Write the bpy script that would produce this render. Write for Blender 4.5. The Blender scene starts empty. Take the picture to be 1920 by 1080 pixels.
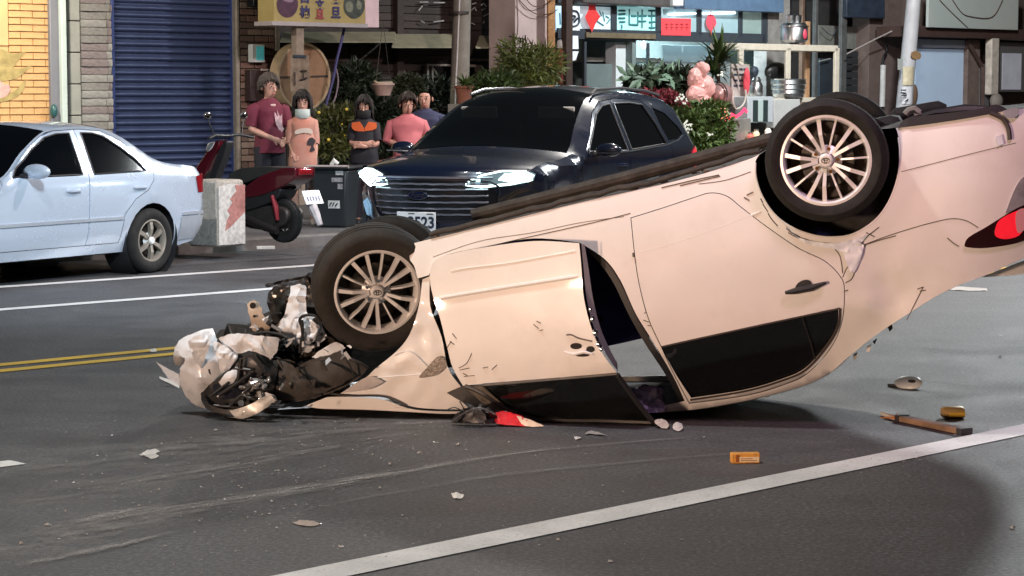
import bpy, bmesh, math, random
import numpy as np
from mathutils import Vector, Matrix, Euler, noise as mnoise
from mathutils.geometry import delaunay_2d_cdt
R = math.radians
random.seed(7)
sc = bpy.context.scene
col = sc.collection
# ------------------------------------------------------------------ camera
FPX, CH, HZ = 4200.0, 1.65, 175.0
TH = math.atan((540 - HZ) / FPX)
cam = bpy.data.cameras.new('camera')
cam.sensor_width = 36; cam.lens = FPX / 1920 * 36; cam.clip_end = 2000; cam.clip_start = .1
co = bpy.data.objects.new('camera', cam); col.objects.link(co)
co.location = (0, 0, CH); co.rotation_euler = (math.pi / 2 - TH, 0, 0)
sc.camera = co
# ------------------------------------------------------------------ night sky, exposure
w = bpy.data.worlds.new('World'); sc.world = w; w.use_nodes = True
nt = w.node_tree; bg = nt.nodes['Background']
sky = nt.nodes.new('ShaderNodeTexSky'); sky.sky_type = 'NISHITA'; sky.sun_disc = False
sky.sun_elevation = R(1.0); sky.sun_rotation = R(200)
nt.links.new(sky.outputs[0], bg.inputs[0]); bg.inputs[1].default_value = .022
vs = sc.view_settings
vs.view_transform = 'Standard'; vs.look = 'None'; vs.exposure = .42; vs.gamma = 1; vs.use_curve_mapping = False
sc.render.engine = 'CYCLES'
sc.cycles.max_bounces = 6; sc.cycles.use_denoising = True
sc.cycles.sample_clamp_indirect = 4

def lamp(name, kind, loc, target, power, color, size=.5, spot=None, blend=.6):
    l = bpy.data.lights.new(name, kind); l.energy = power; l.color = color
    if kind == 'AREA': l.shape = 'DISK'; l.size = size
    else: l.shadow_soft_size = size
    if kind == 'SPOT': l.spot_size = R(spot); l.spot_blend = blend
    o = bpy.data.objects.new(name, l); col.objects.link(o); o.location = loc
    dv = Vector(target) - Vector(loc)
    o.rotation_euler = dv.to_track_quat('-Z', 'Y').to_euler()
    return o
#LIGHTS
# out of the picture: street and wall lamps, and lights added for effect
lamp('added_warm_light', 'SPOT', (-7.6, 1.2, .6), (2.4, 11, .25), 4200, (1, .66, .46), .5, 46, 1)  # added low light that warms the wreck's side; no truck is there
lamp('added_road_light', 'AREA', (-2.4, 10.6, 7.6), (-2.0, 10.0, 0), 390, (1, .98, .94), .6)  # added light above the wreck, placed to brighten the road around it
lamp('street_lamp_pink', 'SPOT', (3.0, 7.8, 6.4), (1.7, 11.2, 1.0), 560, (1, .58, .80), .5, 34, 1)  # added pink light, its cone narrowed to tint the wreck
lamp('street_lamp_back', 'AREA', (2.0, 27.5, 6.6), (0, 18, 0), 260, (1, .95, .88), .5)
lamp('added_cool_light', 'SPOT', (.5, 8.0, 6.8), (-4.0, 20.5, .6), 5600, (.74, .89, 1), .5, 34, .7)  # added cool light, its cone set to brighten the sedan alone
lamp('street_lamp_far', 'AREA', (2.5, 19.0, 7.5), (1.5, 29, 1.4), 790, (1, .81, .77), .6)
lamp('street_lamp_right', 'AREA', (8.6, 27, 7.0), (4.5, 20, 0), 860, (.93, .98, 1), .9)
lamp('added_end_light', 'AREA', (6.5, 32.5, 7.0), (6.5, 41, 2.2), 900, (.95, 1, 1), .6)  # added light that lifts the dark right end of the row
lamp('brick_wall_lamp', 'AREA', (-6.3, 26.0, 3.9), (-6.6, 28.3, 2.0), 160, (1, .95, .80), .3)

# ------------------------------------------------------------------ pixel -> place
Fv = Vector((0, math.cos(TH), -math.sin(TH))); Uv = Vector((0, math.sin(TH), math.cos(TH))); C0 = Vector((0, 0, CH))
def ray(px, py): return Fv + Vector(((px - 960) / FPX, 0, 0)) + Uv * ((540 - py) / FPX)
def G(px, py, z=0):
    d = ray(px, py); return C0 + d * ((z - CH) / d.z)
def PY(px, py, Y):
    d = ray(px, py); return C0 + d * (Y / d.y)
def PN(px, py, p0, n, off=0):
    d = ray(px, py); return C0 + d * (((p0 - C0).dot(n) + off) / d.dot(n))

# ------------------------------------------------------------------ objects
def tag(o, label=None, cat=None, group=None, kind=None):
    if label: o['label'] = label
    if cat: o['category'] = cat
    if group: o['group'] = group
    if kind: o['kind'] = kind
    return o
def empty(name, loc, label, cat, group=None, rz=0):
    o = bpy.data.objects.new(name, None); col.objects.link(o); o.location = loc; o.rotation_euler = (0, 0, rz)
    o.empty_display_size = .2
    return tag(o, label, cat, group)
def link(name, me, parent=None, world=False):
    o = bpy.data.objects.new(name, me); col.objects.link(o)
    if parent is not None:
        o.parent = parent
        if world:
            p = parent; mw = Matrix.Identity(4)
            while p is not None:
                mw = p.matrix_parent_inverse @ Matrix.LocRotScale(p.location, p.rotation_euler, p.scale) @ mw if p.parent is None else p.matrix_parent_inverse @ Matrix.LocRotScale(p.location, p.rotation_euler, p.scale) @ mw
                p = p.parent
            o.matrix_parent_inverse = mw.inverted()
    return o
class MB:
    def __init__(s): s.v = []; s.f = []; s.m = []; s.uv = {}
    def add(s, vs, fs, m=0):
        b = len(s.v); s.v += [tuple(x) for x in vs]
        for f in fs: s.f.append([b + i for i in f]); s.m.append(m)
        return s
    def box(s, x0, x1, y0, y1, z0, z1, m=0, mat=None):
        vs = [(x, y, z) for z in (z0, z1) for y in (y0, y1) for x in (x0, x1)]
        if mat is not None: vs = [mat @ Vector(q) for q in vs]
        return s.add(vs, [(0, 2, 3, 1), (4, 5, 7, 6), (0, 1, 5, 4), (2, 6, 7, 3), (0, 4, 6, 2), (1, 3, 7, 5)], m)
    def obox(s, c, sx, sy, sz, rot=(0, 0, 0), m=0):
        mt = Matrix.LocRotScale(Vector(c), Euler(rot), None)
        return s.box(-sx / 2, sx / 2, -sy / 2, sy / 2, -sz / 2, sz / 2, m, mt)
    def tube(s, pts, r, seg=8, m=0, cap=True, sq=1.0):
        pts = [Vector(p) for p in pts]; n = len(pts)
        rs = r if isinstance(r, (list, tuple)) else [r] * n
        vs = []; prev = None
        for i, p in enumerate(pts):
            t = (pts[min(i + 1, n - 1)] - pts[max(i - 1, 0)])
            if t.length < 1e-9: t = Vector((0, 0, 1))
            t.normalize()
            a = prev if prev is not None else (Vector((0, 0, 1)) if abs(t.z) < .9 else Vector((1, 0, 0)))
            u = (a - t * a.dot(t))
            if u.length < 1e-6: u = t.orthogonal()
            u.normalize(); v = t.cross(u); prev = u
            for k in range(seg):
                an = 2 * math.pi * k / seg
                vs.append(p + u * math.cos(an) * rs[i] + v * math.sin(an) * rs[i] * sq)
        fs = []
        for i in range(n - 1):
            for k in range(seg):
                a = i * seg + k; b = i * seg + (k + 1) % seg
                fs.append((a, b, b + seg, a + seg))
        if cap: fs.append(tuple(range(seg))[::-1]); fs.append(tuple((n - 1) * seg + k for k in range(seg)))
        return s.add(vs, fs, m)
    def lathe(s, prof, seg=32, axis='z', c=(0, 0, 0), m=0, closed=False, mat=None):
        vs = []; n = len(prof)
        for (r, h) in prof:
            for k in range(seg):
                a = 2 * math.pi * k / seg; x, y = r * math.cos(a), r * math.sin(a)
                q = Vector((x, y, h)) if axis == 'z' else Vector((x, h, y)) if axis == 'y' else Vector((h, x, y))
                q = q + Vector(c)
                vs.append(mat @ q if mat is not None else q)
        fs = []
        for i in range(n if closed else n - 1):
            j = (i + 1) % n
            for k in range(seg):
                fs.append((i * seg + k, i * seg + (k + 1) % seg, j * seg + (k + 1) % seg, j * seg + k))
        return s.add(vs, fs, m)
    def prism(s, poly, fa, fb, m=0):
        n = len(poly); vs = [fa(*p) for p in poly] + [fb(*p) for p in poly]
        fs = [tuple(range(n)), tuple(range(n, 2 * n))[::-1]] + [(i, i + n, (i + 1) % n + n, (i + 1) % n) for i in range(n)]
        return s.add(vs, fs, m)
    def ell(s, c, r, seg=12, rings=8, m=0, mat=None):
        vs = []; fs = []
        for i in range(rings + 1):
            ph = math.pi * i / rings
            for k in range(seg):
                a = 2 * math.pi * k / seg
                q = Vector((r[0] * math.sin(ph) * math.cos(a), r[1] * math.sin(ph) * math.sin(a), r[2] * math.cos(ph)))
                if mat is not None: q = mat @ q
                vs.append(q + Vector(c))
        for i in range(rings):
            for k in range(seg):
                fs.append((i * seg + k, i * seg + (k + 1) % seg, (i + 1) * seg + (k + 1) % seg, (i + 1) * seg + k))
        return s.add(vs, fs, m)
    def grid(s, rows, m=0):
        n = len(rows[0]); vs = [p for r in rows for p in r]
        fs = [(i * n + k, i * n + k + 1, (i + 1) * n + k + 1, (i + 1) * n + k) for i in range(len(rows) - 1) for k in range(n - 1)]
        return s.add(vs, fs, m)
    def mesh(s, name, mat, smooth=True, ang=35):
        me = bpy.data.meshes.new(name); me.from_pydata(s.v, [], s.f)
        for mm in (mat if isinstance(mat, (list, tuple)) else [mat]): me.materials.append(mm)
        if any(s.m): me.polygons.foreach_set('material_index', s.m)
        me.validate(); bm = bmesh.new(); bm.from_mesh(me)
        bmesh.ops.recalc_face_normals(bm, faces=bm.faces); bm.to_mesh(me); bm.free()
        if smooth:
            me.polygons.foreach_set('use_smooth', [True] * len(me.polygons))
            if ang: me.set_sharp_from_angle(angle=R(ang))
        return me
    def build(s, name, mat, parent=None, world=False, smooth=True, ang=35, bev=0):
        o = link(name, s.mesh(name, mat, smooth, ang), parent, world)
        if bev:
            b = o.modifiers.new('bevel', 'BEVEL'); b.width = bev; b.segments = 2; b.limit_method = 'ANGLE'; b.angle_limit = R(40)
        return o
def to_mesh(o):
    dg = bpy.context.evaluated_depsgraph_get(); me = bpy.data.meshes.new_from_object(o.evaluated_get(dg)); me.name = o.name
    n = link('lettering', me, o.parent); n.location = o.location; n.rotation_euler = o.rotation_euler; n.scale = o.scale
    nm = o.name; bpy.data.objects.remove(o); n.name = nm; return n
def copy_tree(o, parent=None):
    c = o.copy(); col.objects.link(c)
    if parent is not None: c.parent = parent
    for ch in list(o.children): copy_tree(ch, c)
    return c

# ------------------------------------------------------------------ 2D outlines -> curved panels
def curve(pts, n=5, closed=True):
    out = []; N = len(pts); cor = [len(p) > 2 for p in pts]; P = [Vector((p[0], p[1])) for p in pts]
    for i in range(N if closed else N - 1):
        p1, p2 = P[i], P[(i + 1) % N]
        p0 = p1 if cor[i] or (not closed and i == 0) else P[i - 1]
        p3 = p2 if cor[(i + 1) % N] or (not closed and i == N - 2) else P[(i + 2) % N]
        straight = (cor[i] and cor[(i + 1) % N])
        m = 1 if straight else n
        for k in range(m):
            t = k / m
            out.append(tuple(.5 * ((2 * p1) + (p2 - p0) * t + (2 * p0 - 5 * p1 + 4 * p2 - p3) * t * t + (3 * p1 - p0 - 3 * p2 + p3) * t ** 3)))
    if not closed: out.append(tuple(P[-1]))
    return out
def resample(poly, step):
    out = []
    for i in range(len(poly)):
        a, b = poly[i], poly[(i + 1) % len(poly)]
        L = math.hypot(b[0] - a[0], b[1] - a[1]); m = max(1, int(L / step))
        for k in range(m): out.append((a[0] + (b[0] - a[0]) * k / m, a[1] + (b[1] - a[1]) * k / m))
    return out
def inpoly(X, Y, poly):
    p = np.array(poly); x0, y0 = p[:, 0], p[:, 1]; x1, y1 = np.roll(x0, -1), np.roll(y0, -1)
    X = np.asarray(X)[:, None]; Y = np.asarray(Y)[:, None]
    c = ((y0 > Y) != (y1 > Y)) & (X < (x1 - x0) * (Y - y0) / (y1 - y0 + 1e-12) + x0)
    return c.sum(1) % 2 == 1
def offset_poly(poly, d):
    # positive d grows the outline
    n = len(poly); A = sum(poly[i][0] * poly[(i + 1) % n][1] - poly[(i + 1) % n][0] * poly[i][1] for i in range(n))
    sg = 1 if A > 0 else -1; out = []
    for i in range(n):
        a, b, c = Vector(poly[i - 1]), Vector(poly[i]), Vector(poly[(i + 1) % n])
        e1, e2 = (b - a), (c - b)
        if e1.length < 1e-9 or e2.length < 1e-9: out.append(tuple(b)); continue
        e1.normalize(); e2.normalize()
        n1 = Vector((e1.y, -e1.x)); n2 = Vector((e2.y, -e2.x)); nn = n1 + n2
        if nn.length < 1e-6: nn = n1
        nn.normalize(); k = max(.4, nn.dot(n1))
        out.append(tuple(b + nn * (sg * d / k)))
    return out
def tri2d(outline, holes, step):
    outline = resample(outline, step); holes = [resample(h, step) for h in holes]
    vs = []; es = []
    for lp in [outline] + holes:
        b = len(vs); vs += lp; es += [(b + i, b + (i + 1) % len(lp)) for i in range(len(lp))]
    A = np.array(outline); x0, y0 = A.min(0); x1, y1 = A.max(0)
    gx, gy = np.meshgrid(np.arange(x0 + step / 2, x1, step), np.arange(y0 + step / 2, y1, step))
    gx[1::2] += step * .5
    gx, gy = gx.ravel(), gy.ravel()
    if len(gx):
        ok = inpoly(gx, gy, outline)
        for h in holes: ok &= ~inpoly(gx, gy, h)
        gx, gy = gx[ok], gy[ok]
        if len(gx):
            bv = np.array(vs); D = np.sqrt(((gx[:, None] - bv[:, 0]) ** 2 + (gy[:, None] - bv[:, 1]) ** 2).min(1))
            k = D > step * .55
            vs = vs + list(zip(gx[k].tolist(), gy[k].tolist()))
    r = delaunay_2d_cdt([Vector(v) for v in vs], es, [], 0, 1e-6)
    V = np.array([tuple(v) for v in r[0]]); T = np.array([tuple(f) for f in r[2]])
    cx, cy = V[T, 0].mean(1), V[T, 1].mean(1)
    ok = inpoly(cx, cy, outline)
    for h in holes: ok &= ~inpoly(cx, cy, h)
    return V, T[ok]
def panel(outline, fn, step=.05, thick=0, holes=(), mb=None, m=0, edge=None):
    """fill a closed 2D outline, carry it into space with fn(x, y, off); thick adds a back and rims"""
    mb = mb or MB()
    V, T = tri2d(list(outline), [list(h) for h in holes], step)
    front = [fn(x, y, 0) for x, y in V]; mb.add(front, [tuple(t) for t in T.tolist()], m)
    if thick:
        cnt = {}
        for t in T.tolist():
            for a, b in ((t[0], t[1]), (t[1], t[2]), (t[2], t[0])):
                k = (min(a, b), max(a, b)); cnt[k] = cnt.get(k, 0) + 1
        b0 = len(mb.v); back = [fn(x, y, thick) for x, y in V]
        mb.add(back, [tuple(t[::-1]) for t in T.tolist()], m if edge is None else edge)
        n = len(V); b1 = b0 - n
        for (a, b), c in cnt.items():
            if c == 1: mb.f.append([b1 + a, b1 + b, b0 + b, b0 + a]); mb.m.append(m)
    return mb

# ------------------------------------------------------------------ materials
MATS = {}
def mat(name, colr=(.5, .5, .5), rough=.5, metal=0, coat=0, var=0, vs_=6, bump=0, bs=40, emit=None, es=0, spec=.5, trans=0, alpha=1, tint=None, sheen=0):
    if name in MATS: return MATS[name]
    m = bpy.data.materials.new(name); m.use_nodes = True; MATS[name] = m
    t = m.node_tree; N = t.nodes; b = N['Principled BSDF']
    b.inputs['Base Color'].default_value = (*colr, 1); b.inputs['Roughness'].default_value = rough
    b.inputs['Metallic'].default_value = metal; b.inputs['Coat Weight'].default_value = coat; b.inputs['Coat Roughness'].default_value = .04
    b.inputs['Specular IOR Level'].default_value = spec; b.inputs['Transmission Weight'].default_value = trans
    b.inputs['Alpha'].default_value = alpha
    if emit: b.inputs['Emission Color'].default_value = (*emit, 1); b.inputs['Emission Strength'].default_value = es
    tc = N.new('ShaderNodeTexCoord')
    if var or tint:
        n = N.new('ShaderNodeTexNoise'); n.inputs['Scale'].default_value = vs_; n.inputs['Detail'].default_value = 6; n.inputs['Roughness'].default_value = .65
        t.links.new(tc.outputs['Object'], n.inputs['Vector'])
        r = N.new('ShaderNodeMapRange'); r.inputs[1].default_value = .3; r.inputs[2].default_value = .7
        t.links.new(n.outputs['Fac'], r.inputs[0])
        mx = N.new('ShaderNodeMix'); mx.data_type = 'RGBA'
        c2 = tint or tuple(c * (1 - var) for c in colr)
        c1 = colr if tint else tuple(min(1, c * (1 + var)) for c in colr)
        mx.inputs[6].default_value = (*c1, 1); mx.inputs[7].default_value = (*c2, 1)
        t.links.new(r.outputs[0], mx.inputs[0]); t.links.new(mx.outputs[2], b.inputs['Base Color'])
        r2 = N.new('ShaderNodeMapRange'); r2.inputs[3].default_value = max(.02, rough * .8); r2.inputs[4].default_value = min(1, rough * 1.25)
        t.links.new(n.outputs['Fac'], r2.inputs[0]); t.links.new(r2.outputs[0], b.inputs['Roughness'])
    if bump:
        n2 = N.new('ShaderNodeTexNoise'); n2.inputs['Scale'].default_value = bs; n2.inputs['Detail'].default_value = 5
        t.links.new(tc.outputs['Object'], n2.inputs['Vector'])
        bp = N.new('ShaderNodeBump'); bp.inputs['Strength'].default_value = bump; bp.inputs['Distance'].default_value = .01
        t.links.new(n2.outputs['Fac'], bp.inputs['Height']); t.links.new(bp.outputs[0], b.inputs['Normal'])
    return m
white_paint = mat('white_paint', (.77, .755, .74), .34, 0, .8, .05, 1.6, .008, 5, spec=.2)
def dirty(m, c2, lo, hi, amt, scale):
    t = m.node_tree; b = t.nodes['Principled BSDF']; src = b.inputs['Base Color'].links[0].from_socket
    tc = t.nodes.new('ShaderNodeTexCoord'); n = t.nodes.new('ShaderNodeTexNoise'); n.inputs['Scale'].default_value = scale; n.inputs['Detail'].default_value = 12; n.inputs['Roughness'].default_value = .72
    t.links.new(tc.outputs['Object'], n.inputs['Vector']); r = t.nodes.new('ShaderNodeMapRange'); r.inputs[1].default_value = lo; r.inputs[2].default_value = hi; r.inputs[4].default_value = amt
    t.links.new(n.outputs['Fac'], r.inputs[0]); mx = t.nodes.new('ShaderNodeMix'); mx.data_type = 'RGBA'; mx.inputs[7].default_value = (*c2, 1)
    t.links.new(src, mx.inputs[6]); t.links.new(r.outputs[0], mx.inputs[0]); t.links.new(mx.outputs[2], b.inputs['Base Color'])
dirty(white_paint, (.34, .28, .23), .52, .80, .20, 2.6)
white_torn = mat('torn_white_paint', (.74, .79, .86), .42, 0, .3, .10, 5, .06, 14)  # cool tint in the paint offsets the warm light on the nose
silver_paint = mat('silver_paint', (.58, .67, .80), .26, .3, 1, .03, 3)
dirty(white_torn, (.20, .17, .15), .52, .74, .5, 9)
silver_dirty = mat('silver_lower', (.42, .46, .52), .38, .25, .6, .10, 4)
navy_paint = mat('navy_paint', (.006, .0105, .026), .25, .1, 1, .05, 3)
dark_glass = mat('tinted_glass', (.002, .0025, .0035), .05, 0, 0, spec=.35)
smoke_glass = mat('smoked_glass', (.005, .006, .0065), .07, 0, 0, .35, 2.2, spec=.5)
black_plastic = mat('black_plastic', (.018, .018, .02), .45, 0, 0, .2, 12, .1, 60)
grey_plastic = mat('grey_plastic', (.06, .06, .065), .42, 0, 0, .25, 10, .15, 50)
rubber = mat('tyre_rubber', (.007, .0065, .006), .8, 0, 0, .25, 14, .2, 90)
chrome = mat('chrome', (.75, .75, .76), .12, 1)
alloy = mat('machined_alloy', (.80, .80, .80), .40, .25, 0, .06, 9)
alloy_dark = mat('dark_alloy', (.05, .045, .042), .4, .6)
steel = mat('stainless_steel', (.55, .56, .57), .3, 1, 0, .12, 7, .08, 12)
dark_steel = mat('dark_steel', (.07, .065, .06), .5, .7, 0, .3, 10, .2, 30)
rust = mat('underbody_rust', (.055, .047, .040), .75, .1, 0, tint=(.022, .019, .017), vs_=14, bump=.4, bs=35)
underseal = mat('underseal', (.009, .0085, .008), .75, 0, 0, .3, 9, .35, 30)
navy_cloth = mat('navy_seat_cloth', (.045, .040, .19), .85, 0, 0, .2, 8)
headliner = mat('headliner', (.26, .26, .28), .9, 0, 0, .1, 5)
red_lens = mat('red_lamp_lens', (.22, .010, .014), .12, 0, 1, .15, 12)
dark_red_lens = mat('dark_red_lens', (.022, .004, .005), .1, 0, 1, .2, 10)
scratch_m = mat('scrape_marks', (.12, .10, .085), .8, 0, 0, .4, 25)
# ------------------------------------------------------------------ road direction and the far kerb
VA = math.atan((5280 - 960) / FPX * math.cos(TH))
D = Vector((math.sin(VA), math.cos(VA), 0)); NRM = Vector((D.y, -D.x, 0))   # NRM points back to the camera side
FANG = math.atan2(D.y, D.x)
PAV = .13
B0 = G(330, 385, PAV); B0.z = 0
K1 = G(320, 479, 0)                                           # kerb edge line
def road_strip(p, wd, name, m, u0, u1, z, lat=0):
    mb = MB(); n = 24; rows = []
    for i in range(n + 1):
        u = u0 + (u1 - u0) * i / n
        a = p + D * u + NRM * (lat - wd / 2); b = p + D * u + NRM * (lat + wd / 2)
        rows.append([(a.x, a.y, z), (b.x, b.y, z)])
    o = mb.grid(rows).build(name, m, smooth=False); tag(o, kind='structure'); return o
def noise_mat(name, build):
    m = bpy.data.materials.new(name); m.use_nodes = True; build(m.node_tree, m.node_tree.nodes['Principled BSDF']); return m
def n_noise(t, tc, scale, det=8, rough=.6, sc3=None, out='Object'):
    n = t.nodes.new('ShaderNodeTexNoise'); n.inputs['Scale'].default_value = scale; n.inputs['Detail'].default_value = det; n.inputs['Roughness'].default_value = rough
    if sc3:
        mp = t.nodes.new('ShaderNodeMapping'); mp.inputs['Scale'].default_value = sc3; mp.inputs['Rotation'].default_value = (0, 0, -FANG)
        t.links.new(tc.outputs[out], mp.inputs[0]); t.links.new(mp.outputs[0], n.inputs['Vector'])
    else: t.links.new(tc.outputs[out], n.inputs['Vector'])
    return n.outputs['Fac']
def n_ramp(t, src, stops):
    r = t.nodes.new('ShaderNodeValToRGB'); e = r.color_ramp.elements
    e[0].position, e[0].color = stops[0][0], (*stops[0][1], 1); e[1].position, e[1].color = stops[-1][0], (*stops[-1][1], 1)
    for p, c in stops[1:-1]: x = e.new(p); x.color = (*c, 1)
    t.links.new(src, r.inputs[0]); return r.outputs[0]
def n_mix(t, a, b, f, mode='MIX'):
    m = t.nodes.new('ShaderNodeMix'); m.data_type = 'RGBA'; m.blend_type = mode
    for s, i in ((a, 6), (b, 7), (f, 0)):
        if isinstance(s, (int, float)): m.inputs[i].default_value = s
        elif isinstance(s, tuple): m.inputs[i].default_value = (*s, 1)
        else: t.links.new(s, m.inputs[i])
    return m.outputs[2]
def asphalt_nodes(t, b, base=1.0, warm=0):
    tc = t.nodes.new('ShaderNodeTexCoord')
    grain = n_noise(t, tc, 210, 3, .7); mid = n_noise(t, tc, 2.2, 6, .6); streak = n_noise(t, tc, 1.0, 5, .6, (.35, 2.2, 1))
    c1 = n_ramp(t, grain, [(.3, (.020 * base, .0205 * base, .0225 * base)), (.55, (.040 * base, .0405 * base, .043 * base)), (.76, (.085 * base, .083 * base, .083 * base))])
    c2 = n_ramp(t, mid, [(.3, (.72, .72, .73)), (.7, (1.2, 1.2, 1.2))])
    c3 = n_ramp(t, streak, [(.3, (.92, .92, .92)), (.7, (1.06, 1.06, 1.06))])
    g2 = n_noise(t, tc, 48, 4, .75)
    c = n_mix(t, c1, c2, 1.0, 'MULTIPLY'); c = n_mix(t, c, c3, 1.0, 'MULTIPLY')
    c = n_mix(t, c, n_ramp(t, g2, [(.40, (.60, .60, .60)), (.52, (1, 1, 1)), (.62, (1.75, 1.75, 1.75))]), 1.0, 'MULTIPLY')
    t.links.new(c, b.inputs['Base Color'])
    rr = n_ramp(t, mid, [(.3, (.50, .50, .50)), (.7, (.66, .66, .66))]); t.links.new(rr, b.inputs['Roughness'])
    bp = t.nodes.new('ShaderNodeBump'); bp.inputs['Strength'].default_value = .55; bp.inputs['Distance'].default_value = .006
    t.links.new(grain, bp.inputs['Height']); t.links.new(bp.outputs[0], b.inputs['Normal'])
asphalt = noise_mat('asphalt', lambda t, b: asphalt_nodes(t, b, 1.85))
pave_m = noise_mat('worn_pavement', lambda t, b: asphalt_nodes(t, b, 2.4))
def line_nodes(colr):
    def f(t, b):
        tc = t.nodes.new('ShaderNodeTexCoord'); g = n_noise(t, tc, 60, 6, .7); h = n_noise(t, tc, 3, 5, .6)
        m = n_ramp(t, g, [(.36, (.12, .12, .12)), (.46, (1, 1, 1))]); s = n_ramp(t, h, [(.3, (.72, .72, .72)), (.65, (1, 1, 1))])
        c = n_mix(t, colr, s, 1.0, 'MULTIPLY'); c = n_mix(t, c, m, .35, 'MULTIPLY')
        t.links.new(c, b.inputs['Base Color']); b.inputs['Roughness'].default_value = .55
    return f
white_line = noise_mat('white_road_paint', line_nodes((.76, .75, .74)))
yellow_line = noise_mat('yellow_road_paint', line_nodes((.62, .42, .06)))
# ground sheet to the horizon and the road over it
mb = MB(); mb.add([(-400, -60, -.004), (400, -60, -.004), (400, 900, -.004), (-400, 900, -.004)], [(0, 1, 2, 3)])
tag(mb.build('ground', asphalt, smooth=False), kind='structure')
mb = MB()
q = [K1 + D * -60 + NRM * -.005, K1 + D * 160 + NRM * -.005, K1 + D * 160 + NRM * 40, K1 + D * -60 + NRM * 40]
mb.add([(p.x, p.y, 0) for p in q], [(0, 1, 2, 3)]); tag(mb.build('road', asphalt, smooth=False), kind='structure')
# markings
def lat_of(px, py): p = G(px, py); return (p - K1).dot(NRM)
road_strip(K1, .16, 'road_marking', white_line, -30, 120, .004, lat_of(300, 518))
road_strip(K1, .15, 'road_marking', white_line, -30, 120, .004, lat_of(250, 562))
ly = lat_of(160, 675)
road_strip(K1, .12, 'road_marking', yellow_line, -30, 120, .004, ly - .13)
road_strip(K1, .12, 'road_marking', yellow_line, -30, 120, .004, ly + .13)
pa, pb = G(590, 1080), G(1900, 810.5); dl = (pb - pa).normalized(); nl = Vector((dl.y, -dl.x, 0)); rows = []
for i in range(40):
    q = pa + dl * (-8 + i * 1.5); rows.append([(q.x + nl.x * l, q.y + nl.y * l, .004) for l in (-.095, .095)])
tag(MB().grid(rows).build('road_marking', white_line, smooth=False), kind='structure')
pd = G(35, 868); ud = (pd - K1).dot(D)
road_strip(K1, .14, 'road_marking', white_line, ud - 4, ud, .004, lat_of(15, 870))
# pavement with kerb
mb = MB()
prof = [(0, -.02), (.0, PAV - .02), (-.02, PAV), (-.16, PAV)]
rows = []
for i in range(41):
    u = -30 + 130 * i / 40; rows.append([K1 + D * u + NRM * l + Vector((0, 0, z)) for l, z in prof])
concrete = mat('concrete', (.30, .29, .27), .85, 0, 0, .22, 5, .35, 60)
tag(mb.grid(rows).build('kerb', mat('kerb_concrete', (.12, .115, .11), .85, 0, 0, .3, 5, .4, 40)), kind='structure')
mb = MB(); q = [K1 + D * -30 + NRM * -.16, K1 + D * 100 + NRM * -.16, K1 + D * 100 + NRM * -16, K1 + D * -30 + NRM * -16]
mb.add([(p.x, p.y, PAV) for p in q], [(0, 1, 2, 3)]); tag(mb.build('pavement', pave_m, smooth=False), kind='structure')
# gutter strip: lighter worn asphalt beside the kerb
road_strip(K1, 1.2, 'road_gutter', noise_mat('gutter_asphalt', lambda t, b: asphalt_nodes(t, b, 2.1)), -30, 100, .003, .62)

# dust and scrape streaks left on the asphalt
def dust_nodes(amount, stretch):
    def f(t, b):
        b.inputs['Base Color'].default_value = (.31, .295, .28, 1); b.inputs['Roughness'].default_value = .95
        uv = t.nodes.new('ShaderNodeUVMap'); uv.uv_map = 'UVMap'
        sx = t.nodes.new('ShaderNodeSeparateXYZ'); t.links.new(uv.outputs[0], sx.inputs[0])
        def mth(op, a, c=None):
            n = t.nodes.new('ShaderNodeMath'); n.operation = op
            for s, i in ((a, 0), (c, 1)):
                if s is None: continue
                if isinstance(s, (int, float)): n.inputs[i].default_value = s
                else: t.links.new(s, n.inputs[i])
            return n.outputs[0]
        def bumpf(o):  # 0 at both ends, 1 in the middle
            a = mth('SUBTRACT', o, .5); a = mth('ABSOLUTE', a); a = mth('MULTIPLY', a, 2); a = mth('SUBTRACT', 1, a); a = mth('MAXIMUM', a, 0); return a
        e = mth('POWER', bumpf(sx.outputs[1]), 1.3); e2 = mth('POWER', bumpf(sx.outputs[0]), .6)
        mp = t.nodes.new('ShaderNodeMapping'); mp.inputs['Scale'].default_value = stretch; t.links.new(uv.outputs[0], mp.inputs[0])
        n = t.nodes.new('ShaderNodeTexNoise'); n.inputs['Scale'].default_value = 1; n.inputs['Detail'].default_value = 9; n.inputs['Roughness'].default_value = .72
        t.links.new(mp.outputs[0], n.inputs['Vector'])
        r = n_ramp(t, n.outputs['Fac'], [(.40, (0, 0, 0)), (.68, (1, 1, 1))])
        tc = t.nodes.new('ShaderNodeTexCoord'); g = n_ramp(t, n_noise(t, tc, 120, 4, .7), [(.42, (.15, .15, .15)), (.62, (1, 1, 1))])
        a = mth('MULTIPLY', mth('MULTIPLY', e, e2), r); a = mth('MULTIPLY', a, g); a = mth('MULTIPLY', a, amount); a = mth('MINIMUM', a, .95)
        t.links.new(a, b.inputs['Alpha'])
    return f
dust_thin = noise_mat('scrape_dust', dust_nodes(3.6, (9, 5, 1)))
dust_wide = noise_mat('spread_dust', dust_nodes(1.4, (10, 6, 1)))
zz = [.005]
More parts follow.
